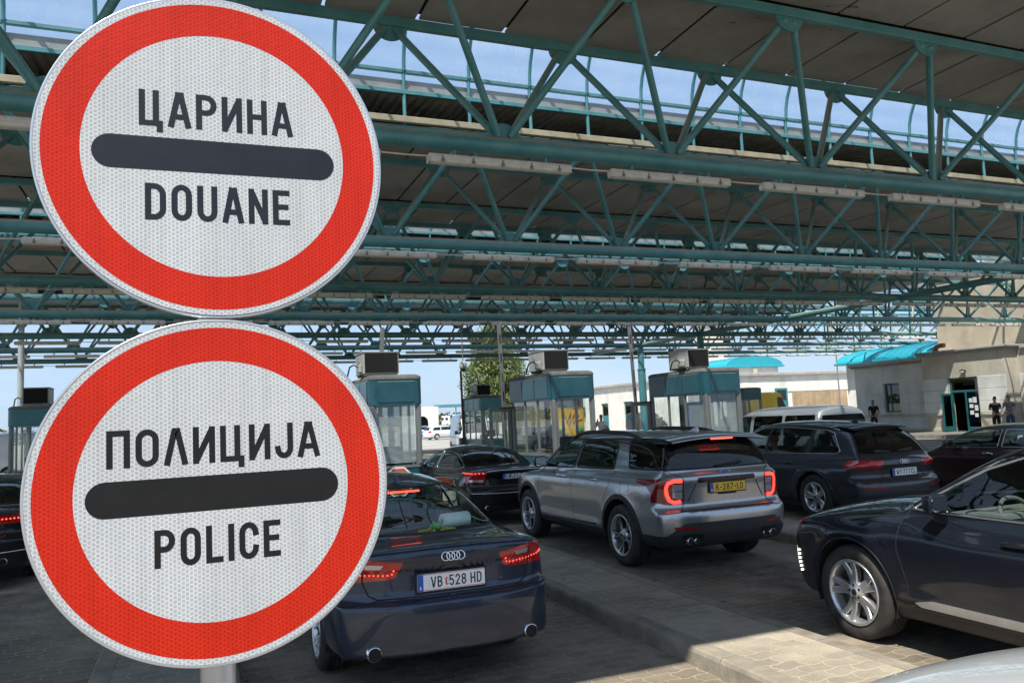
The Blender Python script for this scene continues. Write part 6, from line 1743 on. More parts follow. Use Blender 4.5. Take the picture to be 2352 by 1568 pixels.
# estate and hatchback shapes for the far parking area ------------------------------
def hatch(paint_m, label, loc, rotz, L=4.25, H=1.46, W=.88, wagon=False, group=None, res=(64, 48, 18)):
    rf = [(.1, 1.20), (.45, H-.09), (1.0, H-.02), (1.9, H), (2.4, H-.03), (L-1.45, H-.20), (L-1.05, 1.1), (L-.7, .92), (L-.4, .8)] if not wagon else [(.1, 1.25), (.4, H-.07), (1.2, H-.01), (2.3, H), (2.8, H-.03), (L-1.5, H-.2), (L-1.1, 1.1), (L-.75, .92), (L-.45, .8)]
    P = dict(L=L, W=W, wr=.315, ax0=.82 if not wagon else 1.0, ax1=L-.86, zb=.2, paint=paint_m, arch=.355, rcurve=.2, rpow=3.2, crown=.05, k=.05, zs=.68, kroof=.09, ya=.7, yb=.72,
        curves=dict(plan=[(0, .92*W), (.2, .965*W), (.8, W), (3.0, W), (L-.5, .95*W), (L, .84*W)], sect=[(.18, .88), (.32, .96), (.5, .99), (.65, 1.0), (.8, .99), (.95, .95), (1.05, .90)],
            deck=[(0, .96), (.3, .99), (2.0, .955), (L-1.2, .94), (L-.6, .86), (L, .70)], rear=[(.2, .1), (.35, .02), (.5, 0), (.62, .02), (.68, .06), (.9, .06), (1.0, .09)], front=[(.2, .1), (.4, 0), (.62, .03), (.8, .15)],
            cab=[(.8, .925*W), (.98, .90*W), (1.2, .80*W), (H-.1, .68*W), (H+.1, .55*W)], cabplan=[(0, .93), (.6, .98), (2.4, 1.0), (L-1.0, .97)], roof=rf, rglass=[(.5, .14), (.95, .10), (1.05, .14), (H-.1, .42 if not wagon else .34), (H, .48)]), cy0=.04, rgcurve=.12,
        wheel=(.2, .215, 'plain', 7, [M['alloy'], M['black']]), wx=W-.012)
    yb_ = L-1.12
    P['panes'] = [('side_window', M['gl_mid'], round_poly([(.55 if wagon else .62, 1.0), (1.55, .985), (1.55, H-.10), (.75 if wagon else .95, H-.15)], .03), 'side', lambda c: c.z > .9), ('side_window', M['gl_mid'], round_poly([(1.62, .985), (yb_, .975), (yb_-.42, H-.22), (yb_-.62, H-.11), (1.62, H-.10)], .03), 'side', lambda c: c.z > .9),
        ('rear_window', M['gl_dark'], round_poly([(-.64, 1.02), (.64, 1.02), (.54, H-.12), (-.54, H-.12)], .05), 'rear', lambda c: c.y < .9 and c.z > .97), ('windscreen', M['gl_mid'], round_poly([(-.66, 1.0), (.66, 1.0), (.55, H-.1), (-.55, H-.1)], .05), 'front', lambda c: c.y > 2 and c.z > .93)]
    P['lamps'] = [('tail_lamp', M['lamp_red'], [(.58, .99), (.56, .74), (1, .74), (1, 1.0)], 'rear', lambda c: c.y < .34), ('headlamp', M['lamp_clear'], [(.45, .74), (.5, .62), (1.0, .66), (1.0, .80)], 'front', lambda c: c.y > L-.55)]
    P['seams'] = [('side', [(1.58, .98), (1.58, .4)], False, .004)]
    t, s = mk_car(P, label, 'car', loc, 'parked_car', rotz, group, res)
    for sx in (-1, 1): mirror(t, s, L-1.3, 1.0, sx, paint_m, (.17, .10, .12), .08)
    return t, s
G_FAR = 'cars parked beyond the booths'
wg, _ = hatch(M['pt_white'], 'white estate car seen side on in the sun beyond the left booth', (23.2, 83.2, 0), R(-78), 4.6, 1.47, .88, True, G_FAR)
hb, _ = hatch(M['pt_bluegrey'], 'blue grey hatchback parked behind the white estate car', (27.0, 92.0, 0), R(-66), 4.2, 1.5, .88, False, G_FAR)
dup(hb, (25.0, 90.5, 0), R(-20), 'small blue grey hatchback parked left of the others, rear lamps showing', G_FAR)
dup(hb, (31.8, 91.0, 0), R(-8), 'pale blue hatchback nose away beside the far booth', G_FAR)
gv, _ = hatch(M['pt_vansilver'], 'silver hatchback seen through the glass of the middle booth', (16.6, 41.0, 0), R(-70), 4.25, 1.5, .88, False, G_FAR)
dup(gv, (34.6, 46.0, 0), R(-75), 'silver car standing behind the right booth glass', G_FAR)
dv, _ = van(M['pt_darkvan'], 'dark blue van with white headlamps behind the man in the white shirt', (40.2, 68.4, 0), R(-70), 1.98, 4.95, .95, True, (64, 48, 18), 'van', M['lamp_dkred'], M['gl_mid'], G_FAR)
dup(dv, (44.6, 72.0, 0), R(-72), 'dark van standing behind the first dark blue van', G_FAR)
wv, _ = van(M['pt_white'], 'white delivery van facing us behind the far middle booth', (15.6, 47.0, 0), R(172), 2.4, 5.4, .98, False, (64, 48, 18), 'van', M['lamp_dkred'], M['gl_mid'], G_FAR)
dup(wv, (-9.4, 46.0, 0), R(-84), 'white van at the far left edge beyond the left booth', G_FAR)

M['pt_pale'] = paint('pale_paint', (.50, .52, .54), .15, .4)
# light car whose bonnet fills the lower right corner -------------------------------
wh, sw_ = crossover(M['pt_pale'], 'white SUV right in front of the camera, only its bonnet in view', (2.62, -2.70, 0.03))
for o in wh.children:
    if o.name.startswith('ring_emblem'): bpy.data.objects.remove(o)
# ------------------------------------------------------------------ control booths on the islands
M['booth_teal'] = teal_mat('booth_teal', (0.006, 0.082, 0.105), 0.9, 0.30)
M['booth_teal2'] = teal_mat('booth_teal_bright', (0.012, 0.17, 0.19), 0.9, 0.30)
M['booth_frame'] = pbr('booth_frame', (0.21, 0.215, 0.205), 0.42, 0.35, var=0.1, vscale=4)
M['booth_roof'] = pbr('booth_roof', (0.13, 0.125, 0.11), 0.8, var=0.25, vscale=3)
M['booth_glass'] = glass_mat('booth_glass', (0.93, 0.955, 0.95), 1.0, 0.0, 1.5)
M['blind'] = pbr('blind', (0.42, 0.44, 0.46), 0.6)
M['paper'] = pbr('paper', (0.75, 0.75, 0.72), 0.8)
M['ac_case'] = pbr('ac_case', (0.40, 0.39, 0.36), 0.6, var=0.2, vscale=6)
M['ac_mesh'] = pbr('ac_mesh', (0.006, 0.005, 0.004), 0.9, var=0.3, vscale=25)
def rrect(x0, x1, y0, y1, r, n=5):
    out = []
    for cx, cy, a in ((x1-r, y1-r, 0), (x0+r, y1-r, 90), (x0+r, y0+r, 180), (x1-r, y0+r, 270)):
        for k in range(n+1):
            t = R(a+90*k/n); out.append((cx+r*math.cos(t), cy+r*math.sin(t)))
    return out
def loft(mb, loops, cap=True, smooth=False):
    """stack of equal outlines [(poly, z)]"""
    n = len(loops[0][0]); vs = [(p[0], p[1], z) for poly, z in loops for p in poly]; fs = []
    for k in range(len(loops)-1):
        for i in range(n):
            j = (i+1) % n
            fs.append((k*n+i, k*n+j, (k+1)*n+j, (k+1)*n+i))
    mb.add(vs, fs, smooth)
    if cap:
        mb.add([(p[0], p[1], loops[0][1]) for p in loops[0][0]], [tuple(range(n-1, -1, -1))]); mb.add([(p[0], p[1], loops[-1][1]) for p in loops[-1][0]], [tuple(range(n))])
def booth(label, x, y, z=0.131, ln=2.72, w=1.12, top=2.88, fas=2.22, pl=0.86, bright=False, blinds=(1,), detail=True, door=False, notices=False):
    t = thing('control_booth', label, 'booth', (x, y, z), 0, 'glazed control booths on the lane islands')
    hw = w/2; teal = M['booth_teal2'] if bright else M['booth_teal']
    mb = MB(); loft(mb, [(rrect(-hw, hw, 0, ln, .13), 0), (rrect(-hw, hw, 0, ln, .13), pl)]); mb.build('plinth', teal, t)
    mb = MB(); loft(mb, [(rrect(-hw-.015, hw+.015, -.015, ln+.015, .14), pl), (rrect(-hw-.015, hw+.015, -.015, ln+.015, .14), pl+.05)]); mb.build('sill', M['booth_frame'], t)
    # fascia with recessed panels and rounded upper edge
    mb = MB(); a = (-hw-.03, hw+.03, -.03, ln+.03)
    loft(mb, [(rrect(*a, .15), fas), (rrect(*a, .15), top-.10)], cap=True); mb.build('fascia', teal, t)
    mb = MB(); e = lambda d: (a[0]+d, a[1]-d, a[2]+d, a[3]-d)
    loft(mb, [(rrect(*e(-.012), .16), top-.10), (rrect(*e(0.0), .15), top-.055), (rrect(*e(.03), .14), top-.02), (rrect(*e(.085), .12), top), (rrect(*e(.3), .10), top+.012)]); mb.build('roof', M['booth_roof'], t)
    for k in range(3):                                   # cover plates on the long sides, one on the front
        y0 = .17+k*(ln-.34)/3+.02; y1 = .17+(k+1)*(ln-.34)/3-.02
        for sx in (-1, 1):
            mb = MB(); xx = sx*(hw+.03); mb.bevbox((min(xx, xx+sx*.014), y0, fas+.03), (max(xx, xx+sx*.014), y1, top-.13), .006, 1); mb.build('fascia_panel', teal, t)
    for yy, s_ in ((-.03, -1), (ln+.03, 1)):
        mb = MB(); mb.bevbox((-hw+.16, min(yy, yy+s_*.014), fas+.05), (hw-.16, max(yy, yy+s_*.014), top-.15), .006, 1); mb.build('fascia_panel', teal, t)
    # corner posts, mullions
    mb = MB()
    for sx in (-1, 1):
        for yy in (.075, ln-.075):
            mb = MB(); mb.bevbox((sx*hw-.10 if sx > 0 else sx*hw, yy-.075, pl+.05), (sx*hw if sx > 0 else sx*hw+.10, yy+.075, fas), .03, 2); mb.build('corner_post', M['booth_frame'], t)
        for k in (1, 2):
            yy = .17+k*(ln-.34)/3; mb = MB(); mb.bevbox((sx*(hw-.035)-.028, yy-.03, pl+.05), (sx*(hw-.035)+.028, yy+.03, fas), .006, 1); mb.build('mullion', M['booth_frame'], t)
        mb = MB(); mb.box((sx*(hw-.035)-.004, .15, pl+.05), (sx*(hw-.035)+.004, ln-.15, fas)); mb.build('side_glass', M['booth_glass'], t)
    for yy in (.035, ln-.035):
        mb = MB(); mb.box((-hw+.09, yy-.004, pl+.05), (hw-.09, yy+.004, fas)); mb.build('end_glass', M['booth_glass'], t)
        for xx in (-hw+.115, hw-.115):
            mb = MB(); mb.bevbox((xx-.02, yy-.02, pl+.05), (xx+.02, yy+.02, fas), .005, 1); mb.build('window_frame', M['booth_frame'], t)
    if detail:
        def slats(mb, x0, x1, y0, y1, za, zb, along):
            n = int((zb-za)/.025)
            for k in range(n):
                zz = zb-.02-k*.025
                if along == 'x': mb.add([(x0, y0-.006, zz-.008), (x1, y0-.006, zz-.008), (x1, y0+.006, zz+.008), (x0, y0+.006, zz+.008)], [(0, 1, 2, 3)])
                else: mb.add([(x0-.006, y0, zz-.008), (x0-.006, y1, zz-.008), (x0+.006, y1, zz+.008), (x0+.006, y0, zz+.008)], [(0, 1, 2, 3)])
        if 1 in blinds: mb = MB(); slats(mb, -hw+.14, hw-.14, .085, 0, pl+.1, fas, 'x'); mb.build('blind', M['blind'], t, recalc=False)
        if 2 in blinds: mb = MB(); slats(mb, -hw+.09, 0, 1.80, ln-.2, pl+.5, fas, 'y'); mb.build('blind', M['blind'], t, recalc=False)
        if 3 in blinds: mb = MB(); slats(mb, -hw+.09, 0, .2, .92, pl+.1, fas, 'y'); mb.build('blind', M['blind'], t, recalc=False)
        mb = MB(); mb.bevbox((-hw+.12, .16, pl+.02), (hw-.12, .66, pl+.07), .01, 1); mb.build('desk', M['seat'], t)
        mb = MB(); mb.bevbox((-.22, .40, pl+.16), (.22, .43, pl+.46), .008, 1); mb.box((-.02, .42, pl+.07), (.02, .45, pl+.2)); mb.build('monitor', M['black'], t)
        mb = MB(); mb.bevbox((-.2, .95, .42), (.2, 1.35, .5), .03, 1); mb.bevbox((-.2, 1.33, .5), (.2, 1.39, 1.1), .03, 1); mb.cyl((0, 1.15, .1), (0, 1.15, .45), .03, 8); mb.build('office_chair', M['seat'], t)
        if notices:
            for q_, (xa_, za_) in enumerate(((.0, .5), (.22, .42), (.02, .2))): mb = MB(); mb.box((xa_, .018, pl+za_), (xa_+.19, .020, pl+za_+.26)); mb.build('notice', M['paper'], t)
    if door:
        mb = MB(); x0 = -hw-.62
        for b_ in (((x0, ln-.06, .1), (x0+.09, ln, 2.12)), ((-hw-.09, ln-.06, .1), (-hw, ln, 2.12)), ((x0+.09, ln-.06, 2.0), (-hw-.09, ln, 2.12)), ((x0+.09, ln-.06, .1), (-hw-.09, ln, .5))): mb.bevbox(*b_, .008, 1)
        d = mb.build('door', M['booth_frame'], t)
        mb = MB(); mb.box((x0+.09, ln-.034, .5), (-hw-.09, ln-.028, 2.0)); mb.build('door_pane', M['booth_glass'], d)
        mb = MB(); mb.tube([(x0+.3, ln-.08, 2.08), (x0+.5, ln-.14, 2.1), (-hw+.02, ln-.2, 2.1)], .015, 6); mb.build('door_closer', M['black'], d)
    return t
def ac_unit(label, x, y, z, w=.62, d=.85, h=.50, bright=False):
    t = thing('air_conditioner', label, 'air conditioner', (x, y, z), 0, 'air conditioners on the booth roofs')
    mb = MB(); mb.bevbox((0, 0, .05), (w, d, h), .012, 1); mb.box((-.015, -.015, h), (w+.015, d+.015, h+.018)); mb.box((.02, .06, 0), (w-.02, .12, .05)); mb.box((.02, d-.12, 0), (w-.02, d-.06, .05)); mb.build('case', M['ac_case'], t)
    mb = MB(); mb.box((.03, -.012, .07), (w-.03, -.002, h-.02)); mb.build('coil_mesh', M['ac_mesh'], t)
    mb = MB()
    mb.bevbox((-.07, .12, .08), (-.001, .40, .26), .02, 1); mb.build('valve_cover', M['ac_case'], t)
    mb = MB(); mb.tube([(-.05, .26, .2), (-.16, .3, .27), (-.24, .35, .22), (-.27, .4, .08), (-.29, .42, -.02)], .018, 8); mb.build('pipe', M['black'], t)
    mb = MB(); mb.box((-.02, .5, .30), (-.001, .56, .36)); mb.box((-.006, .62, .08), (-.001, .625, h-.03)); mb.build('hatch_latch', M['grey_alu'], t)
    return t
BY = 16.9
booth('nearest booth, right beside the lower sign plate, orange octagon on its plinth', ISL[3], BY, blinds=(1,))
booth('middle booth with yellow minibus showing through its glass', ISL[4], BY, blinds=(2,), door=True)
booth('right booth in front of the pale silver people carrier, blinds in its windows', ISL[5], BY, blinds=(1, 3), door=True)
booth('far middle booth with bright teal band, behind the middle one', ISL[5]-.05, 33.8, bright=True, blinds=(), detail=True)
booth('far right booth partly hidden behind the right booth', ISL[8], 31.8, top=2.78, fas=2.18, blinds=())
booth('left booth with paper notices in its window, at the left edge', ISL[1]+.2, 26.3, top=2.80, bright=True, blinds=(), notices=True)
for k, (x, y, z, lab) in enumerate(((ISL[3]-.60, 17.35, 3.02, 'grey air conditioner on the roof of the nearest booth'), (ISL[4]-.55, 17.35, 3.02, 'grey air conditioner on the roof of the middle booth'), (ISL[5]-.62, 17.5, 3.02, 'grey air conditioner on the roof of the right booth'),
        (ISL[5]-.62, 34.3, 3.02, 'small dark air conditioner on the far middle booth'), (ISL[1]-.1, 26.7, 2.94, 'dark air conditioner on the roof of the left booth'))):
    ac_unit(lab, x, y, z, .80 if k == 0 else .68, .9, .52)
oct_ = thing('octagon_sign', 'orange octagonal sign with white edge low on the nearest booth above the blue saloon', 'sign', (4.09, BY-.02, .70))
P8 = lambda r: [(r*math.cos(R(22.5+45*k)), r*math.sin(R(22.5+45*k))) for k in range(8)]
mb = MB(); mb.prism(P8(.34), 1, -.014, -.004); mb.build('plate', M['plate_white'], oct_)
mb = MB(); mb.prism(P8(.30), 1, -.018, -.0145); mb.build('field', pbr('octagon_orange', (.62, .10, .03), .5), oct_)

# raised barrier booms ---------------------------------------------------------------
def boom(label, x, y, zt, lean=0.0, leany=0.0, red=False):
    t = thing('barrier_boom', label, 'barrier', (x, y, .131), 0, 'raised barrier booms')
    mb = MB(); mb.bevbox((-.17, -.14, 0), (.17, .14, .98), .02, 1); mb.build('cabinet', M['booth_frame'], t)
    L_ = zt-1.0; mb = MB()
    pts = [(0, -.19, .75), (0, -.19, zt-.131)]
    mb.bevbox((-.055, -.22, .72), (.055, -.165, zt-.131), .02, 2)
    b = mb.build('boom', M['white_pole'] if not red else M['rust_pole'], t)
    k = 0; z = 1.25
    while z < zt-.6:
        mb = MB(); mb.box((-.022, -.2245, z), (.022, -.2205, z+.26)); mb.build('reflector', M['reflector2'] if k % 3 else M['reflector_y'], b); z += .52; k += 1
    b.rotation_euler = (leany, lean, 0)
    return t
M['white_pole'] = pbr('boom_white', (.75, .73, .68), .45, var=.1, vscale=5)
M['rust_pole'] = pbr('boom_rust', (.17, .09, .07), .6, var=.3, vscale=6)
M['reflector2'] = pbr('boom_red', (.42, .06, .05), .35)
M['reflector_y'] = pbr('boom_yellow', (.50, .36, .06), .35)
boom('short looking raised boom behind the air conditioner of the nearest booth', 4.28, 20.1, 4.42, R(3.2))
boom('tall white raised boom with red marks between the nearest and middle booths', 7.86, 20.2, 4.52, R(-1.2))
boom('white raised boom in front of the light teal canopy column', 12.12, 20.4, 4.50, R(-1.8))
boom('dark rusty boom standing left of the far middle booth', 12.05, 36.5, 4.35, R(-.4), 0, True)

# dome camera under the canopy
dc = thing('dome_camera', 'grey dome camera hanging from a thin rod before the tree', 'camera', (10.0, 29.9, 4.05))
mb = MB(); mb.cyl((0, 0, .2), (0, 0, 1.92), .022, 8); mb.build('rod', M['grey_alu'], dc)
mb = MB(); mb.lathe([(0, .24), (.09, .23), (.145, .15), (.15, .02), (.13, -.06), (0, -.06)], 'z', 18); mb.build('housing', M['ac_case'], dc)
mb = MB(); mb.lathe([(.115, -.055), (.105, -.11), (.06, -.16), (0, -.17)], 'z', 18); mb.build('dome', M['pt_black'], dc)

# ------------------------------------------------------------------ beige office building on the right
def stucco(name, col, band=0.0):
    m = pbr(name, col, .88, var=.16, vscale=.9, bump=.25, bscale=60)
    nt = m.node_tree; N = nt.nodes; L = nt.links; b = N['Principled BSDF']
    src = b.inputs['Base Color'].links[0].from_socket
    g = N.new('ShaderNodeNewGeometry'); mp_ = N.new('ShaderNodeMapping'); mp_.inputs['Scale'].default_value = (1.2, 1.2, .35)
    L.new(g.outputs['Position'], mp_.inputs['Vector'])
    n = N.new('ShaderNodeTexNoise'); n.inputs['Scale'].default_value = 1.6; n.inputs['Detail'].default_value = 6
    L.new(mp_.outputs[0], n.inputs['Vector'])
    r = N.new('ShaderNodeMapRange'); r.inputs[1].default_value = .45; r.inputs[2].default_value = .72; r.inputs[3].default_value = 1; r.inputs[4].default_value = .86
    L.new(n.outputs['Fac'], r.inputs[0])
    x = N.new('ShaderNodeMix'); x.data_type = 'RGBA'; x.blend_type = 'MULTIPLY'; x.inputs[0].default_value = 1
    L.new(src, x.inputs[6]); L.new(r.outputs[0], x.inputs[7]); L.new(x.outputs[2], b.inputs['Base Color'])
    return m
M['stucco'] = stucco('beige_stucco', (.56, .50, .40))
M['stucco_w'] = stucco('pale_stucco', (.72, .70, .64))
M['stucco_d'] = stucco('dark_stucco', (.40, .36, .28))  # beige stucco in a darker tone, for the hall wall
M['cornice'] = pbr('cornice_grey', (.36, .34, .31), .8, var=.2, vscale=2)
M['teal_frame'] = teal_mat('teal_joinery', (.010, .12, .13), .3, .4)
M['win_glass'] = glass_mat('window_glass', (.10, .12, .13), 1.0, .0, 1.7)
def roof_turq():
    m, nt, N, L, b = new_mat('turquoise_sheet')
    b.inputs['Base Color'].default_value = (.02, .33, .41, 1); b.inputs['Roughness'].default_value = .38
    return m
M['turq'] = roof_turq()
mb = MB(); mb.box((34.4, 14, -.01), (38.2, 47, .15)); tag(mb.build('pavement', M['kerb']), kind='structure')
def wall_x(mb, x, t, y0, y1, z0, z1, holes):
    """wall in the plane x (facing -x), with rectangular holes (ya, yb, za, zb)"""
    ys = sorted({y0, y1}|{h[0] for h in holes}|{h[1] for h in holes}); zs = sorted({z0, z1}|{h[2] for h in holes}|{h[3] for h in holes})
    for a, b_ in zip(ys[:-1], ys[1:]):
        for c, d in zip(zs[:-1], zs[1:]):
            if any(h[0] <= a and b_ <= h[1] and h[2] <= c and d <= h[3] for h in holes): continue
            mb.box((x, a, c), (x+t, b_, d))
ob = thing('office_building', 'beige stucco office building with open teal glass door on the right', 'building', (38.1, 27.7, 0))
O = Vector((38.1, 27.7, 0))
mb = MB(); wall_x(mb, 0, .4, 0, 4.85, .15, 4.30, [(1.55, 3.30, .15, 3.02)]); mb.box((.4, .0, .15), (9, .3, 4.3)); mb.build('front_wall', M['stucco'], ob)
mb = MB(); wall_x(mb, .45, .4, 4.85, 10.2, .15, 4.02, [(6.95, 8.05, 1.26, 2.98)]); mb.box((.85, 9.9, .15), (10, 10.2, 4.02)); mb.build('side_wall', M['stucco_w'], ob)
mb = MB(); wall_x(mb, 1.0, .4, -14, 0, .15, 4.30, []); mb.build('rear_wall', M['stucco'], ob)
# rusticated bands, ledges, cornices: each 3-6 cm proud
for z0, z1 in ((1.14, 1.72), (1.74, 2.36), (2.38, 3.02)):
    for b_ in (((-.04, -.04, z0), (.02, 1.5, z1)), ((-.04, 3.35, z0), (.02, 4.88, z1)), ((.41, 4.9, z0), (.47, 6.9, z1)), ((.41, 8.1, z0), (.47, 10.2, z1)), ((.96, -14, z0), (1.02, -.05, z1))):
        mb = MB(); mb.bevbox(*b_, .012, 1); mb.build('stone_band', M['stucco_w'], ob)
mb = MB()
for ya, yb in ((-.06, 1.5), (3.35, 4.9)): mb.bevbox((-.08, ya, 1.0), (.02, yb, 1.12), .02, 1)
mb.bevbox((.37, 4.92, 1.0), (.47, 10.25, 1.12), .02, 1); mb.bevbox((.92, -14, 1.0), (1.02, -.08, 1.12), .02, 1); mb.bevbox((-.06, -.05, .15), (.02, 1.5, .34), .02, 1); mb.bevbox((-.06, 3.35, .15), (.02, 4.9, .34), .02, 1); mb.bevbox((.39, 4.92, .15), (.47, 10.2, .34), .02, 1)
mb.build('ledge', M['stucco'], ob)
mb = MB(); mb.bevbox((-.16, -.16, 4.30), (9.2, 5.0, 4.42), .02, 1); mb.bevbox((-.26, -.26, 4.42), (9.2, 5.1, 4.54), .02, 1); mb.bevbox((.30, 5.0, 4.02), (10.1, 10.4, 4.12), .02, 1); mb.bevbox((.22, 5.11, 4.12), (10.1, 10.5, 4.24), .02, 1); mb.bevbox((.84, -14, 4.30), (9.2, -.27, 4.42), .02, 1); mb.build('cornice', M['cornice'], ob)
# window
mb = MB()
for b_ in (((.55, 6.95, 1.26), (.65, 7.05, 2.98)), ((.55, 7.95, 1.26), (.65, 8.05, 2.98)), ((.55, 7.05, 2.88), (.65, 7.95, 2.98)), ((.55, 7.05, 1.26), (.65, 7.95, 1.36)), ((.56, 7.62, 1.36), (.64, 7.68, 2.88))): mb.bevbox(*b_, .01, 1)
w_ = mb.build('window', M['teal_frame'], ob)
mb = MB(); mb.box((.60, 7.05, 1.36), (.606, 7.95, 2.88)); mb.build('pane', M['win_glass'], w_)
mb = MB(); mb.bevbox((.33, 6.85, 1.16), (.55, 8.15, 1.25), .015, 1); mb.build('window_sill', M['stucco_w'], ob)
# double door: transom, fixed leaf with notices, open leaf
mb = MB()
for b_ in (((.12, 1.55, .15), (.22, 1.66, 3.02)), ((.12, 3.19, .15), (.22, 3.30, 3.02)), ((.12, 1.66, 2.92), (.22, 3.19, 3.02)), ((.12, 1.66, 2.22), (.22, 3.19, 2.34)), ((.12, 2.36, .15), (.22, 2.46, 2.22)), ((.13, 1.66, .15), (.21, 2.36, .38))): mb.bevbox(*b_, .01, 1)
dr = mb.build('door_frame', M['teal_frame'], ob)
mb = MB(); mb.box((.165, 1.66, 2.34), (.171, 3.19, 2.92)); mb.build('transom_pane', M['win_glass'], dr)
mb = MB(); mb.box((.165, 1.66, .38), (.171, 2.36, 2.22)); mb.build('side_pane', M['win_glass'], dr)
for k, (yy, zz, w2, h2) in enumerate(((1.92, 1.80, .22, .30), (2.16, 1.78, .2, .22), (2.14, 1.48, .22, .2), (1.86, 1.38, .2, .3), (2.14, 1.14, .22, .22), (1.88, 1.0, .2, .2))):
    mb = MB(); mb.box((.155, yy-w2/2, zz-h2/2), (.158, yy+w2/2, zz+h2/2)); mb.build('notice', M['paper'], dr)
mb = MB()
for b_ in (((-.66, 3.20, .2), (-.56, 3.27, 2.2)), ((.02, 3.20, .2), (.10, 3.27, 2.2)), ((-.56, 3.20, 2.08), (.02, 3.27, 2.2)), ((-.56, 3.20, .2), (.02, 3.27, .42))): mb.bevbox(*b_, .008, 1)
lf = mb.build('open_leaf', M['teal_frame'], ob)
mb = MB(); mb.box((-.56, 3.23, .42), (.02, 3.236, 2.08)); mb.build('leaf_pane', M['win_glass'], lf)
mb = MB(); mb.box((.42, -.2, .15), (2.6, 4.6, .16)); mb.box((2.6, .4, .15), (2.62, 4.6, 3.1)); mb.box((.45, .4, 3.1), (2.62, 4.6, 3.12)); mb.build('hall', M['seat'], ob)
wl_ = thing('wall_lamp', 'dark bulkhead lamp on the beige wall above the open teal door', 'wall lamp', (38.06, 29.95, 3.34))
mb = MB(); blob(mb, (-.10, 0, 0), (.10, .19, .10), 14); mb.box((-.02, -.1, -.06), (.06, .1, .06)); mb.build('housing', M['black'], wl_)
mb = MB(); blob(mb, (-.13, 0, -.035), (.085, .16, .075), 12); mb.build('lens', M['diffuser'], wl_)
# taller hall behind it and the drum roofs
hl = thing('hall_building', 'tall cream hall wall rising above the beige office building', 'building', (43.6, 16, 0))
mb = MB(); mb.box((0, 0, 0), (18, 19.9, 9.6)); mb.build('wall', M['stucco_d'], hl)
mb = MB(); mb.bevbox((-.25, -.25, 9.6), (18.2, 20.15, 9.95), .04, 1); mb.build('cornice', M['cornice'], hl)
mb = MB(); mb.tube([(-.9, 14.3, 4.7), (-.9, 14.5, 5.0)], .1, 8); 
pipe = thing('flue_pipe', 'terracotta flue pipe on the roof edge of the beige building', 'pipe', (38.6, 32.0, 4.54))
mb = MB(); mb.tube([(0, 0, 0), (0, 0, .16), (.02, -.08, .28), (.05, -.3, .34), (.06, -.55, .34)], .13, 12); mb.build('pipe', pbr('terracotta', (.42, .16, .09), .7, var=.2), pipe)
def barrel_roof(parent, x0, x1, y0, y1, z, rise, seams=True, name='roof', axis='y'):
    mb = MB(); n = 18; rows = []
    ym, a = (x0+x1)/2, (x1-x0)/2
    ys = list(np.arange(y0, y1+.01, (y1-y0)/max(2, int((y1-y0)/.6))))
    mb.grid([[(ym-a*math.cos(math.pi*k/n), y, z+rise*math.sin(math.pi*k/n)) for k in range(n+1)] for y in ys])
    for y in (y0, y1):
        mb.add([(ym-a*math.cos(math.pi*k/n), y, z+rise*math.sin(math.pi*k/n)) for k in range(n+1)], [tuple(range(n+1))])
    for y in ys:
        mb.tube([(ym-(a+.02)*math.cos(math.pi*k/n), y, z+(rise+.02)*math.sin(math.pi*k/n)) for k in range(n+1)], .02, 4)
    mb.bevbox((x0-.2, y0-.1, z-.18), (x1+.2, y1+.1, z), .03, 1)
    return mb.build(name, M['turq'], parent)
th_ = thing('terminal_building', 'pale building with a long turquoise barrel roof behind the beige office', 'building', (45.2, 36.2, 0))
mb = MB(); wall_x(mb, .6, .4, 0, 9.6, 0, 4.72, [(6.3, 7.4, 1.4, 3.4)]); mb.box((1, 9.2, 0), (14, 9.6, 4.72)); mb.box((1, 0, 0), (14, .4, 4.72)); mb.build('wall', M['stucco_w'], th_)
barrel_roof(th_, 0, 14, -.2, 9.9, 4.92, 1.2)
mb = MB()
for b_ in (((.7, 6.3, 1.4), (.8, 6.4, 3.4)), ((.7, 7.3, 1.4), (.8, 7.4, 3.4)), ((.7, 6.4, 3.3), (.8, 7.3, 3.4)), ((.7, 6.4, 1.4), (.8, 7.3, 1.5)), ((.7, 6.82, 1.5), (.8, 6.88, 3.3))): mb.box(*b_)
w_ = mb.build('window', M['paper'], th_); mb = MB(); mb.box((.74, 6.4, 1.5), (.75, 7.3, 3.3)); mb.build('pane', M['win_glass'], w_)
# long low sunlit building at the back
lw = thing('low_building', 'long low sunlit cream building with teal doors across the far side', 'building', (45, 62.5, 0))
mb = MB(); wall_x(mb, 0, .4, .5, 25, 0, 4.95, [(19.2, 20.9, 0, 4.05-.9), (13.6, 15.6, 0, 3.2)]); mb.box((0, 0, 0), (17.6, .5, 4.95)); mb.build('wall', M['stucco_w'], lw)
mb = MB(); mb.bevbox((-.3, -.3, 4.95), (18, 0.0, 5.25), .03, 1); mb.bevbox((-.3, .01, 4.95), (0.6, 25.3, 5.25), .03, 1); mb.bevbox((-.06, -.06, 0), (17.6, -.001, .5), .02, 1); mb.box((-.05, -.05, 3.3), (17.6, -.001, 3.36)); mb.build('cornice', M['cornice'], lw)
mb = MB(); mb.box((.3, .5, 4.6), (17.5, 25, 4.95)); mb.build('flat_roof', M['cornice'], lw)
mb = MB(); mb.box((10.2, -.035, 1.2), (17.3, -.002, 3.30)); mb.build('bare_brick', paver_mat('bare_brick', (.42, .31, .19), (.25, .2, .14), .25, .09, 0.0, .3, .9, 5.0, False), lw)
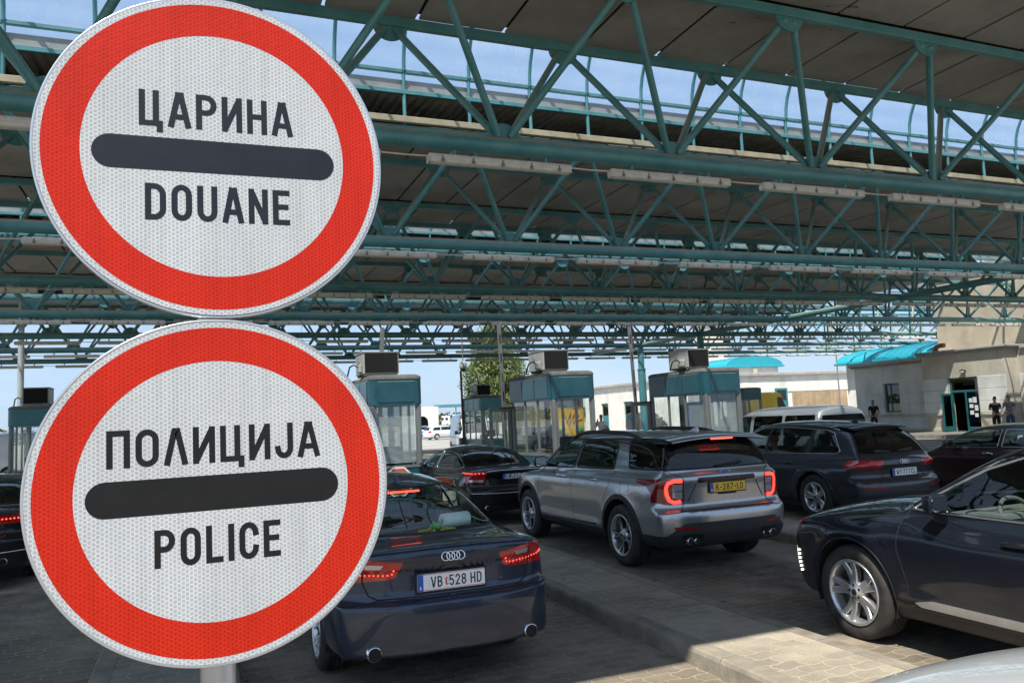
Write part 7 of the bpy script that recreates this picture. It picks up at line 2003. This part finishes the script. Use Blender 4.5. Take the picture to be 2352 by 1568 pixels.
for (a_, b_, top) in ((19.2, 20.9, 3.15), (13.6, 15.6, 3.2)):
    mb = MB(); mb.bevbox((.15, a_, 0), (.22, b_, top), .01, 1); d_ = mb.build('door', M['booth_teal2'], lw)
    mb = MB(); mb.box((.135, a_+.2, top*.55), (.149, b_-.2, top-.15)); mb.build('pane', M['win_glass'], d_)
mb = MB(); mb.bevbox((8.1, -.09, 0), (9.6, -.003, 3.7), .02, 1); d_ = mb.build('door', M['booth_teal2'], lw)
mb = MB(); mb.box((8.3, -.10, 2.5), (9.4, -.091, 3.5)); mb.build('pane', M['win_glass'], d_)
mb = MB(); mb.box((9.2, 4.0, 5.0), (9.45, 4.3, 5.9)); mb.build('chimney', M['stucco'], lw)
tu = thing('roof_turret', 'small turret with turquoise drum roof on the low cream building', 'turret', (56, 74, 5.0))
mb = MB(); mb.box((0.4, 0, 0), (7.6, 5, 1.6)); mb.build('wall', M['stucco_w'], tu)
barrel_roof(tu, 0, 8, -.4, 5.4, 1.7, 1.1)
tw = thing('control_tower', 'white square tower behind the small turquoise drum roof', 'tower', (69.2, 95, 0))
mb = MB(); mb.box((0, 0, 0), (3.4, 3.4, 14)); mb.build('shaft', M['stucco_w'], tw)
mb = MB(); mb.bevbox((-.3, -.3, 14), (3.7, 3.7, 14.6), .05, 1); mb.build('cornice', M['cornice'], tw)
ar = thing('arched_building', 'small pale building with an arched window far behind the estate car', 'building', (36.5, 140, 0))
mb = MB(); mb.box((0, 0, 0), (5.2, 8, 4.7)); mb.build('wall', M['stucco_w'], ar)
mb = MB(); mb.prism([(1.2, 1.0)]+[(2.2-1.0*math.cos(math.pi*k/12), 2.0+1.0*math.sin(math.pi*k/12)) for k in range(13)]+[(3.2, 1.0)], 1, -.04, -.003); mb.build('window', M['win_glass'], ar)
gt = thing('sign_gantry', 'thin teal gantry on posts beside the far white lorry', 'gantry', (44, 150, 0))
mb = MB(); mb.box((0, 0, 4.6), (9, .4, 5.2)); mb.build('beam', M['teal'], gt)
for x in (.4, 4.4, 8.4): mb = MB(); mb.cyl((x, .2, 0), (x, .2, 4.6), .14, 8); mb.build('post', M['teal'], gt)

# lamp masts -------------------------------------------------------------------------
def mast(label, x, y, h, r0, r1, mat, head=True):
    t = thing('lamp_mast', label, 'lamp mast', (x, y, 0))
    mb = MB(); mb.cyl((0, 0, 0), (0, 0, h), r0, 16, r1); mb.build('pole', mat, t)
    if head:
        mb = MB(); mb.tube([(0, 0, h-.05), (.5, -.2, h+.25), (1.3, -.5, h+.35)], .04, 8); mb.bevbox((1.2, -.65, h+.3), (1.9, -.35, h+.42), .03, 1); mb.build('lantern', M['grey_alu'], t)
    return t
mast('thick pale galvanised mast behind the left booth', -7.35, 42.0, 13, .15, .11, pbr('mast_grey', (.50, .51, .50), .5, .3, var=.1))
mast('thin dark lamp post in front of the low cream building', 56.5, 57.6, 8.6, .075, .06, M['grey_alu'])
mast('very thin mast far away behind the nearest booth', 15.0, 120, 17, .09, .06, M['steel'])

# lorry, coach, cabin beyond the booths ----------------------------------------------
lo = thing('articulated_lorry', 'far white articulated lorry with dark lettering on its trailer', 'lorry', (80, 262, 0), R(4))
mb = MB(); mb.bevbox((4.2, 0, 1.2), (17.5, 2.5, 4.1), .06, 1); tr = mb.build('trailer', M['paper'], lo)
mb = MB(); lettering(mb, 'SMA', 1.3, .22, (12.6, -.01, 2.2), (1, 0, .0), (.15, 0, 1), (0, -1, 0), width=5.0, gap=.12, t=.02); mb.build('lettering', M['plate_black'], tr)
mb = MB(); mb.bevbox((0, 0, .6), (2.4, 2.5, 3.7), .18, 2); cb = mb.build('cab', M['paper'], lo)
mb = MB(); mb.bevbox((-.03, .25, 2.2), (.1, 2.25, 3.2), .05, 1); mb.bevbox((.5, -.02, 2.2), (1.5, .1, 3.1), .04, 1); mb.build('cab_window', M['win_glass'], cb)
mb = MB(); mb.box((2.4, .3, .7), (17.3, 2.2, 1.15)); mb.build('chassis', M['black'], lo)
for x in (1.1, 3.6, 13.2, 14.5, 15.8):
    mb = MB(); mb.cyl((x, -.02, .5), (x, .35, .5), .5, 18); mb.cyl((x, 2.15, .5), (x, 2.52, .5), .5, 18); mb.build('wheel', M['rubber'], lo)
fw = thing('site_wall', 'low tan wall with dry grass in front of the far lorry', 'wall', (30, 175, 0))
mb = MB(); mb.box((0, 0, 0), (60, .3, 1.1)); mb.build('wall', pbr('tan_wall', (.36, .30, .17), .9, var=.3, vscale=.5), fw)
co = thing('yellow_minibus', 'yellow minibus with green discs and red script, seen through the middle booth', 'minibus', (19.9, 43.6, 0), R(2))
mb = MB(); mb.bevbox((0, 0, .45), (2.5, 5.2, 3.35), .15, 2); cbd = mb.build('body', pbr('coach_yellow', (.75, .42, .015), .35, coat=.5), co)
mb = MB(); mb.bevbox((.2, -.03, 2.45), (2.3, .1, 3.1), .05, 1); mb.build('rear_window', M['win_glass'], co)
gm2 = pbr('coach_green', (.05, .30, .16), .4)
for (x, z, r) in ((.35, 1.4, .30), (.9, 1.1, .18), (2.1, 1.0, .25)):
    mb = MB(); mb.lathe([(0, -.012), (r, -.012), (r, -.003)], 'y', 24, (x, 0, z)); mb.build('green_disc', gm2, co)
mb = MB(); mb.tube([(1.2, -.012, 1.5), (1.5, -.012, 2.1), (1.4, -.012, 1.4), (1.75, -.012, 2.05), (1.65, -.012, 1.4), (2.05, -.012, 2.0), (1.95, -.012, 1.6), (2.3, -.012, 1.7)], .035, 5); mb.build('red_script', M['reflector2'], co)
for y in (1.1, 4.1):
    for x in (.0, 2.2):
        mb = MB(); mb.cyl((x-.01, y, .5), (x+.31, y, .5), .5, 18); mb.build('wheel', M['rubber'], co)
ya_ = thing('yellow_van', 'yellow van roof and side beyond the far right booth', 'van', (37.0, 47.5, 0), R(-80))
mb = MB(); mb.prism([(0, .4), (4.9, .4), (4.9, 1.2), (4.2, 1.45), (3.4, 2.9), (.1, 3.0)], 0, -1.0, 1.0); yb2 = mb.build('body', pbr('van_yellow', (.72, .45, .02), .35, coat=.6), ya_)
mb = MB(); mb.prism([(3.5, 2.6), (4.05, 1.55), (3.0, 1.55), (3.0, 2.6)], 0, -1.01, 1.01); mb.build('side_window', M['win_glass'], ya_)
for y in (.95, 4.0): mb = MB(); mb.cyl((-1.01, y, .34), (-.78, y, .34), .34, 16); mb.cyl((.78, y, .34), (1.01, y, .34), .34, 16); mb.build('wheel', M['rubber'], ya_)
bc = thing('blue_cabin', 'bright blue portable cabin seen through the right booth windows', 'cabin', (26.6, 38.5, 0))
mb = MB(); mb.bevbox((0, 0, .05), (1.1, 1.1, 2.3), .05, 1); mb.build('body', pbr('cabin_blue', (.04, .25, .62), .45), bc)
mb = MB(); mb.bevbox((-.04, -.04, 2.3), (1.14, 1.14, 2.42), .05, 1); mb.build('roof', M['paper'], bc)
mb = MB(); mb.bevbox((.2, -.03, .15), (.9, -.002, 2.1), .01, 1); mb.build('door', pbr('cabin_door', (.05, .30, .68), .45), bc)
yf = thing('tubular_rack', 'yellow tubular rack seen through the left side of the middle booth', 'rack', (15.05, 38, 0))
mb = MB()
for x in (0, .9): mb.tube([(x, 0, 0), (x, 0, 2.3)], .05, 8)
for z in (.3, 1.3, 2.3): mb.tube([(0, 0, z), (.9, 0, z)], .05, 8)
mb.build('tubes', pbr('frame_yellow', (.7, .5, .05), .45), yf)

# ------------------------------------------------------------------ trees
M['leaf'] = None
def leaf_mat(name, a, b_):
    m, nt, N, L, b = new_mat(name)
    g = N.new('ShaderNodeNewGeometry')
    n = N.new('ShaderNodeTexNoise'); n.inputs['Scale'].default_value = .9; n.inputs['Detail'].default_value = 3
    L.new(g.outputs['Position'], n.inputs['Vector'])
    r = N.new('ShaderNodeValToRGB'); r.color_ramp.elements[0].position = .35; r.color_ramp.elements[1].position = .68
    r.color_ramp.elements[0].color = (*a, 1); r.color_ramp.elements[1].color = (*b_, 1)
    L.new(n.outputs['Fac'], r.inputs['Fac']); L.new(r.outputs[0], b.inputs['Base Color']); b.inputs['Roughness'].default_value = .6
    tr = N.new('ShaderNodeBsdfTranslucent'); L.new(r.outputs[0], tr.inputs[0])
    x = N.new('ShaderNodeMixShader'); x.inputs[0].default_value = .3
    out = N['Material Output']; L.new(b.outputs[0], x.inputs[1]); L.new(tr.outputs[0], x.inputs[2]); L.new(x.outputs[0], out.inputs[0])
    return m
M['leaf'] = leaf_mat('poplar_leaves', (.085, .14, .035), (.22, .26, .09))
M['leaf2'] = leaf_mat('far_leaves', (.035, .07, .02), (.085, .12, .04))
M['bark'] = pbr('bark', (.10, .08, .06), .9, var=.3, vscale=6)
def crown_mesh(lobes, n, size, seed):
    g = np.random.default_rng(seed); vs = []; fs = []
    tot = sum(l[3]*l[4]*l[5] for l in lobes)
    for (cx, cy, cz, rx, ry, rz) in lobes:
        m = int(n*rx*ry*rz/tot)
        nclump = max(8, m//26)
        cl = g.normal(size=(nclump, 3)); cl /= np.linalg.norm(cl, axis=1)[:, None]; cl *= (g.uniform(.35, 1.0, (nclump, 1)))**.5
        for c in cl:
            cc = np.array([cx+c[0]*rx, cy+c[1]*ry, cz+c[2]*rz])
            k = 26
            p = cc+g.normal(size=(k, 3))*np.array([.34, .34, .26])
            a = g.normal(size=(k, 3)); a /= np.linalg.norm(a, axis=1)[:, None]
            b = np.cross(a, g.normal(size=(k, 3))); b /= np.linalg.norm(b, axis=1)[:, None]
            s = g.uniform(.6, 1.3, (k, 1))*size
            q = len(vs)
            for i in range(k):
                vs += [tuple(p[i]-a[i]*s[i]), tuple(p[i]+b[i]*s[i]*.6), tuple(p[i]+a[i]*s[i]), tuple(p[i]-b[i]*s[i]*.6)]
                fs.append((q+4*i, q+4*i+1, q+4*i+2, q+4*i+3))
    me = bpy.data.meshes.new('crown'); me.from_pydata(vs, [], fs); me.materials.append(M['leaf']); me.update()
    return me
pop = thing('poplar_tree', 'tall sunlit poplar tree behind the middle booths', 'tree', (33.2, 88, 0))
mb = MB(); mb.tube([(0, 0, 0), (.1, 0, 3), (0, .1, 7), (.1, 0, 11.5)], [.42, .34, .2, .06], 10)
for k in range(12):
    a = k*2.4; z = 2.6+k*.75; mb.tube([(0, 0, z), (math.cos(a)*1.0, math.sin(a)*1.0, z+1.1), (math.cos(a)*1.9, math.sin(a)*1.9, z+2.6)], [.13, .08, .03], 6)
mb.build('trunk', M['bark'], pop)
lobes = [(0, 0, 4.4, 2.9, 2.9, 2.6), (-.8, .3, 6.8, 3.0, 2.8, 2.4), (1.2, -.2, 7.4, 2.7, 2.7, 2.6), (.2, .2, 9.6, 2.7, 2.7, 2.3), (1.0, 0, 11.6, 2.1, 2.1, 1.8), (-.9, 0, 11.2, 1.8, 1.8, 1.6), (-2.0, 0, 4.2, 1.6, 1.6, 1.6), (2.2, .3, 4.6, 1.8, 1.8, 1.9), (.3, 0, 13.2, 1.2, 1.2, 1.2)]
link('crown', crown_mesh(lobes, 26000, .16, 5), pop)
# far wood along the horizon: one mass
vs = []; fs = []; g_ = np.random.default_rng(3)
for x in np.arange(-420, 620, 3.0):
    yy = 420+g_.uniform(-40, 40); hgt = 4.0+3.2*g_.random()+3.0*max(0, math.sin(x*.045))*g_.random()
    k = 46; p = np.stack([g_.normal(0, 2.6, k)+x, g_.normal(0, 2.0, k)+yy, g_.uniform(0, hgt, k)], -1)
    for i in range(k):
        s = g_.uniform(.5, 1.0); q = len(vs); a = g_.uniform(0, 6.28); ca, sa = math.cos(a)*s, math.sin(a)*s
        vs += [(p[i][0]-ca, p[i][1], p[i][2]-sa), (p[i][0]+sa, p[i][1]+s*.4, p[i][2]-ca), (p[i][0]+ca, p[i][1], p[i][2]+sa), (p[i][0]-sa, p[i][1]-s*.4, p[i][2]+ca)]
        fs.append((q, q+1, q+2, q+3))
me = bpy.data.meshes.new('distant_trees'); me.from_pydata(vs, [], fs); me.materials.append(M['leaf2']); me.update()
tag(link('distant_trees', me), kind='stuff', label='dark strip of distant trees along the horizon', cat='trees')

# ------------------------------------------------------------------ people
M['skin'] = pbr('skin', (.42, .24, .17), .55)
M['hair'] = pbr('hair_dark', (.025, .018, .014), .7)
M['hair_r'] = pbr('hair_ginger', (.30, .10, .03), .7)
M['cloth_black'] = pbr('cloth_black', (.012, .012, .016), .85)
M['cloth_navy'] = pbr('cloth_navy', (.014, .017, .03), .85)
M['cloth_grey'] = pbr('cloth_grey', (.17, .19, .19), .85)
M['cloth_white'] = pbr('cloth_white', (.72, .74, .76), .85)
M['jeans'] = pbr('jeans', (.04, .07, .15), .85)
M['cloth_green'] = pbr('cloth_green', (.03, .30, .10), .85)
def skin_obj(name, nodes, edges, root, mat, parent):
    """one continuous skinned surface on a joint graph: nodes = [(x, y, z, radius)]"""
    me = bpy.data.meshes.new(name); me.from_pydata([n[:3] for n in nodes], edges, []); me.update()
    o = link(name, me, parent)
    md = o.modifiers.new('skin', 'SKIN'); md.use_smooth_shade = True
    for i, n in enumerate(nodes):
        d = me.skin_vertices[0].data[i]; r = n[3]
        d.radius = (r, r) if not isinstance(r, tuple) else r
        d.use_root = (i == root)
    sb = o.modifiers.new('sub', 'SUBSURF'); sb.levels = 1; sb.render_levels = 2
    me.materials.append(mat)
    return o
def person(label, loc, rotz, h, top, legs, hair, pose='stand', group=None, beard=False):
    """faces -y before turning"""
    t = thing('person', label, 'person', loc, R(rotz), group)
    s = h/1.78
    A = {}
    P_ = [(0, 0, .98, (.150, .115)), (0, 0, 1.12, (.140, .105)), (0, .01, 1.28, (.165, .115)), (0, .01, 1.42, (.150, .10)), (0, .0, 1.50, .06), (0, -.01, 1.56, .058), (0, -.02, 1.65, (.082, .098)), (0, -.015, 1.74, (.066, .08))]
    arms = {'stand': [[(.19, .01, 1.42, .062), (.25, .02, 1.15, .046), (.25, -.04, .92, .034), (.245, -.07, .84, .036), (.24, -.09, .76, .022)]]*2,
        'crossed': [[(.19, .0, 1.42, .062), (.27, -.05, 1.17, .047), (.10, -.21, 1.16, .038), (-.02, -.235, 1.18, .036), (-.10, -.23, 1.19, .024)], [(.19, .0, 1.42, .062), (.27, -.05, 1.19, .047), (.10, -.24, 1.22, .038), (-.02, -.26, 1.24, .036), (-.10, -.25, 1.25, .024)]],
        'hold': [[(.19, .0, 1.42, .062), (.25, -.02, 1.18, .047), (.16, -.26, 1.10, .036), (.10, -.33, 1.12, .036), (.06, -.38, 1.13, .022)], [(.19, .01, 1.42, .062), (.27, -.06, 1.22, .047), (.20, -.20, 1.44, .036), (.16, -.22, 1.52, .036), (.13, -.24, 1.60, .022)]],
        'pocket': [[(.19, .01, 1.42, .062), (.27, .05, 1.15, .047), (.21, -.05, .95, .034), (.17, -.10, .92, .032), (.15, -.12, .88, .022)]]*2}[pose if pose != 'sit' else 'stand']
    legs_ = [(.095, 0, .92, .10), (.105, -.015, .52, .072), (.105, .02, .12, .048), (.105, .01, .05, .045), (.11, -.12, .035, .04)]
    N_ = list(P_); E_ = [(i, i+1) for i in range(7)]
    for sx, ar_ in ((1, arms[0]), (-1, arms[1])):
        b = len(N_); N_ += [(sx*p[0], p[1], p[2], p[3]) for p in ar_]; E_ += [(3, b)]+[(b+i, b+i+1) for i in range(len(ar_)-1)]
        # five fingers of unequal length rooted in the palm
        pm = len(N_)-2; tip = len(N_)-1
        d = Vector(N_[tip][:3])-Vector(N_[pm][:3]); d.normalize(); sd = Vector((d.y, -d.x, .3)).normalized()
        for k, (off, ln) in enumerate(((-.026, .065), (-.010, .075), (.008, .072), (.024, .058))):
            b2 = len(N_); p = Vector(N_[pm][:3])+d*.045+sd*off; q = p+d*ln*.55+Vector((0, -.008, -.006)); r_ = q+d*ln*.35+Vector((0, -.012, -.012))
            N_ += [(*p, .0105), (*q, .0095), (*r_, .008)]; E_ += [(pm, b2), (b2, b2+1), (b2+1, b2+2)]
        b2 = len(N_); p = Vector(N_[pm][:3])+sd*.035+d*.01; q = p+d*.035+sd*.018; N_ += [(*p, .011), (*q, .0095)]; E_ += [(pm, b2), (b2, b2+1)]
    for sx in (1, -1):
        b = len(N_); N_ += [(sx*p[0], p[1], p[2], p[3]) for p in legs_]; E_ += [(0, b)]+[(b+i, b+i+1) for i in range(4)]
    N_ = [(n[0]*s, n[1]*s, n[2]*s, tuple(x*s for x in n[3]) if isinstance(n[3], tuple) else n[3]*s) for n in N_]
    body = skin_obj('body', N_, E_, 0, M['skin'], t)
    k = 1.14
    S = [P_[0], P_[1], P_[2], P_[3], (0, 0, 1.47, .075)]; E2 = [(0, 1), (1, 2), (2, 3), (3, 4)]
    S = [(p[0], p[1], p[2]-(.05 if i == 0 else 0), tuple(x*k for x in p[3]) if isinstance(p[3], tuple) else p[3]*k) for i, p in enumerate(S)]
    for sx, ar_ in ((1, arms[0]), (-1, arms[1])):
        b = len(S); a0, a1 = Vector(ar_[0][:3]), Vector(ar_[1][:3]); m = a0.lerp(a1, .72)
        S += [(sx*a0.x, a0.y, a0.z, .078), (sx*m.x, m.y, m.z, .068)]; E2 += [(3, b), (b, b+1)]
    S = [(n[0]*s, n[1]*s, n[2]*s, tuple(x*s for x in n[3]) if isinstance(n[3], tuple) else n[3]*s) for n in S]
    skin_obj('shirt', S, E2, 1, top, t)
    T_ = [(0, 0, .99, (.158, .124)), (0, 0, .90, (.155, .12))]; E3 = [(0, 1)]
    for sx in (1, -1):
        b = len(T_); T_ += [(sx*.098, 0, .84, .112), (sx*.108, -.012, .50, .085), (sx*.108, .02, .10, .070)]; E3 += [(1, b), (b, b+1), (b+1, b+2)]
    T_ = [(n[0]*s, n[1]*s, n[2]*s, tuple(x*s for x in n[3]) if isinstance(n[3], tuple) else n[3]*s) for n in T_]
    skin_obj('trousers', T_, E3, 0, legs, t)
    for sx in (1, -1):
        mb = MB(); blob(mb, (sx*.11*s, -.05*s, .045), (.05*s, .14*s, .048)); mb.build('shoe', M['black'], t)
    mb = MB(); blob(mb, (0, .028*s, 1.745*s), (.082*s, .082*s, .062*s), 14)
    if hair is not None: mb.build('hair', hair, t)
    mb = MB()
    mb.tube([(0, -.105*s, 1.685*s), (0, -.128*s, 1.655*s), (0, -.112*s, 1.645*s)], [.008, .014, .012], 6); mb.build('nose', M['skin'], t)
    for sx in (1, -1):
        mb = MB(); blob(mb, (sx*.032*s, -.098*s, 1.682*s), (.012, .008, .007), 8); mb.build('eye', M['black'], t)
        mb = MB(); blob(mb, (sx*.084*s, -.01*s, 1.665*s), (.012, .022, .032), 8); mb.build('ear', M['skin'], t)
    mb = MB(); blob(mb, (0, -.096*s, 1.602*s), (.024, .012, .006), 8); mb.build('mouth', pbr('lips', (.30, .12, .10), .5), t)
    if beard: mb = MB(); blob(mb, (0, -.055*s, 1.592*s), (.066*s, .06*s, .042*s), 12); mb.build('beard', hair, t)
    return t
person('bearded man in a black t-shirt standing by the window of the beige building', (36.9, 35.1, .15), -62, 1.86, M['cloth_black'], M['cloth_navy'], M['hair'], 'pocket', None, True)
person('man in black clothes with his back to us beside the open teal door', (36.7, 27.35, .15), 150, 1.76, M['cloth_black'], M['cloth_black'], M['hair'], 'crossed')
person('man in a grey shirt and jeans facing the man in black by the wall', (37.35, 27.10, .15), -40, 1.78, M['cloth_grey'], M['jeans'], M['hair'], 'hold')
ps = person('man in a white t-shirt walking between the far booths with a bag', (18.3, 34.0, 0), -30, 1.90, M['cloth_white'], M['cloth_grey'], M['hair'], 'hold')
bg_ = thing('shoulder_bag', 'brown bag held by the man in the white t-shirt', 'bag', (18.35, 33.62, 1.02))
mb = MB(); mb.bevbox((-.16, -.08, 0), (.16, .08, .22), .04, 2); mb.build('bag', pbr('bag_brown', (.16, .11, .07), .8), bg_)
mb = MB(); mb.tube([(-.13, 0, .2), (-.05, 0, .34), (.05, 0, .34), (.13, 0, .2)], .014, 6); mb.build('strap', M['black'], bg_)
# passenger in the dark grey SUV: seated figure behind the rear side window
pd = thing('person', 'ginger haired passenger in a green top inside the dark grey SUV', 'person', (10.30, 12.25, .55), R(180))
skin_obj('body', [(0, 0, .12, (.14, .11)), (0, .02, .32, (.155, .11)), (0, .03, .47, (.13, .09)), (0, .02, .56, .055), (0, .0, .62, .055), (0, -.02, .70, (.078, .095)), (0, -.015, .79, (.062, .075)), (.18, .02, .46, .055), (.23, -.02, .24, .043), (.14, -.22, .18, .034), (-.18, .02, .46, .055), (-.23, -.02, .24, .043), (-.14, -.22, .18, .034), (.10, -.06, .10, .09), (.11, -.44, .10, .07), (-.10, -.06, .10, .09), (-.11, -.44, .10, .07)],
    [(0, 1), (1, 2), (2, 3), (3, 4), (4, 5), (5, 6), (2, 7), (7, 8), (8, 9), (2, 10), (10, 11), (11, 12), (0, 13), (13, 14), (0, 15), (15, 16)], 0, M['skin'], pd)
skin_obj('shirt', [(0, 0, .10, (.155, .125)), (0, .02, .32, (.175, .125)), (0, .03, .46, (.15, .105)), (.19, .02, .45, .07), (.23, -.01, .30, .06), (-.19, .02, .45, .07), (-.23, -.01, .30, .06)], [(0, 1), (1, 2), (2, 3), (3, 4), (2, 5), (5, 6)], 1, M['cloth_green'], pd)
mb = MB(); blob(mb, (0, .015, .775), (.085, .095, .075), 14); mb.build('hair', M['hair_r'], pd)
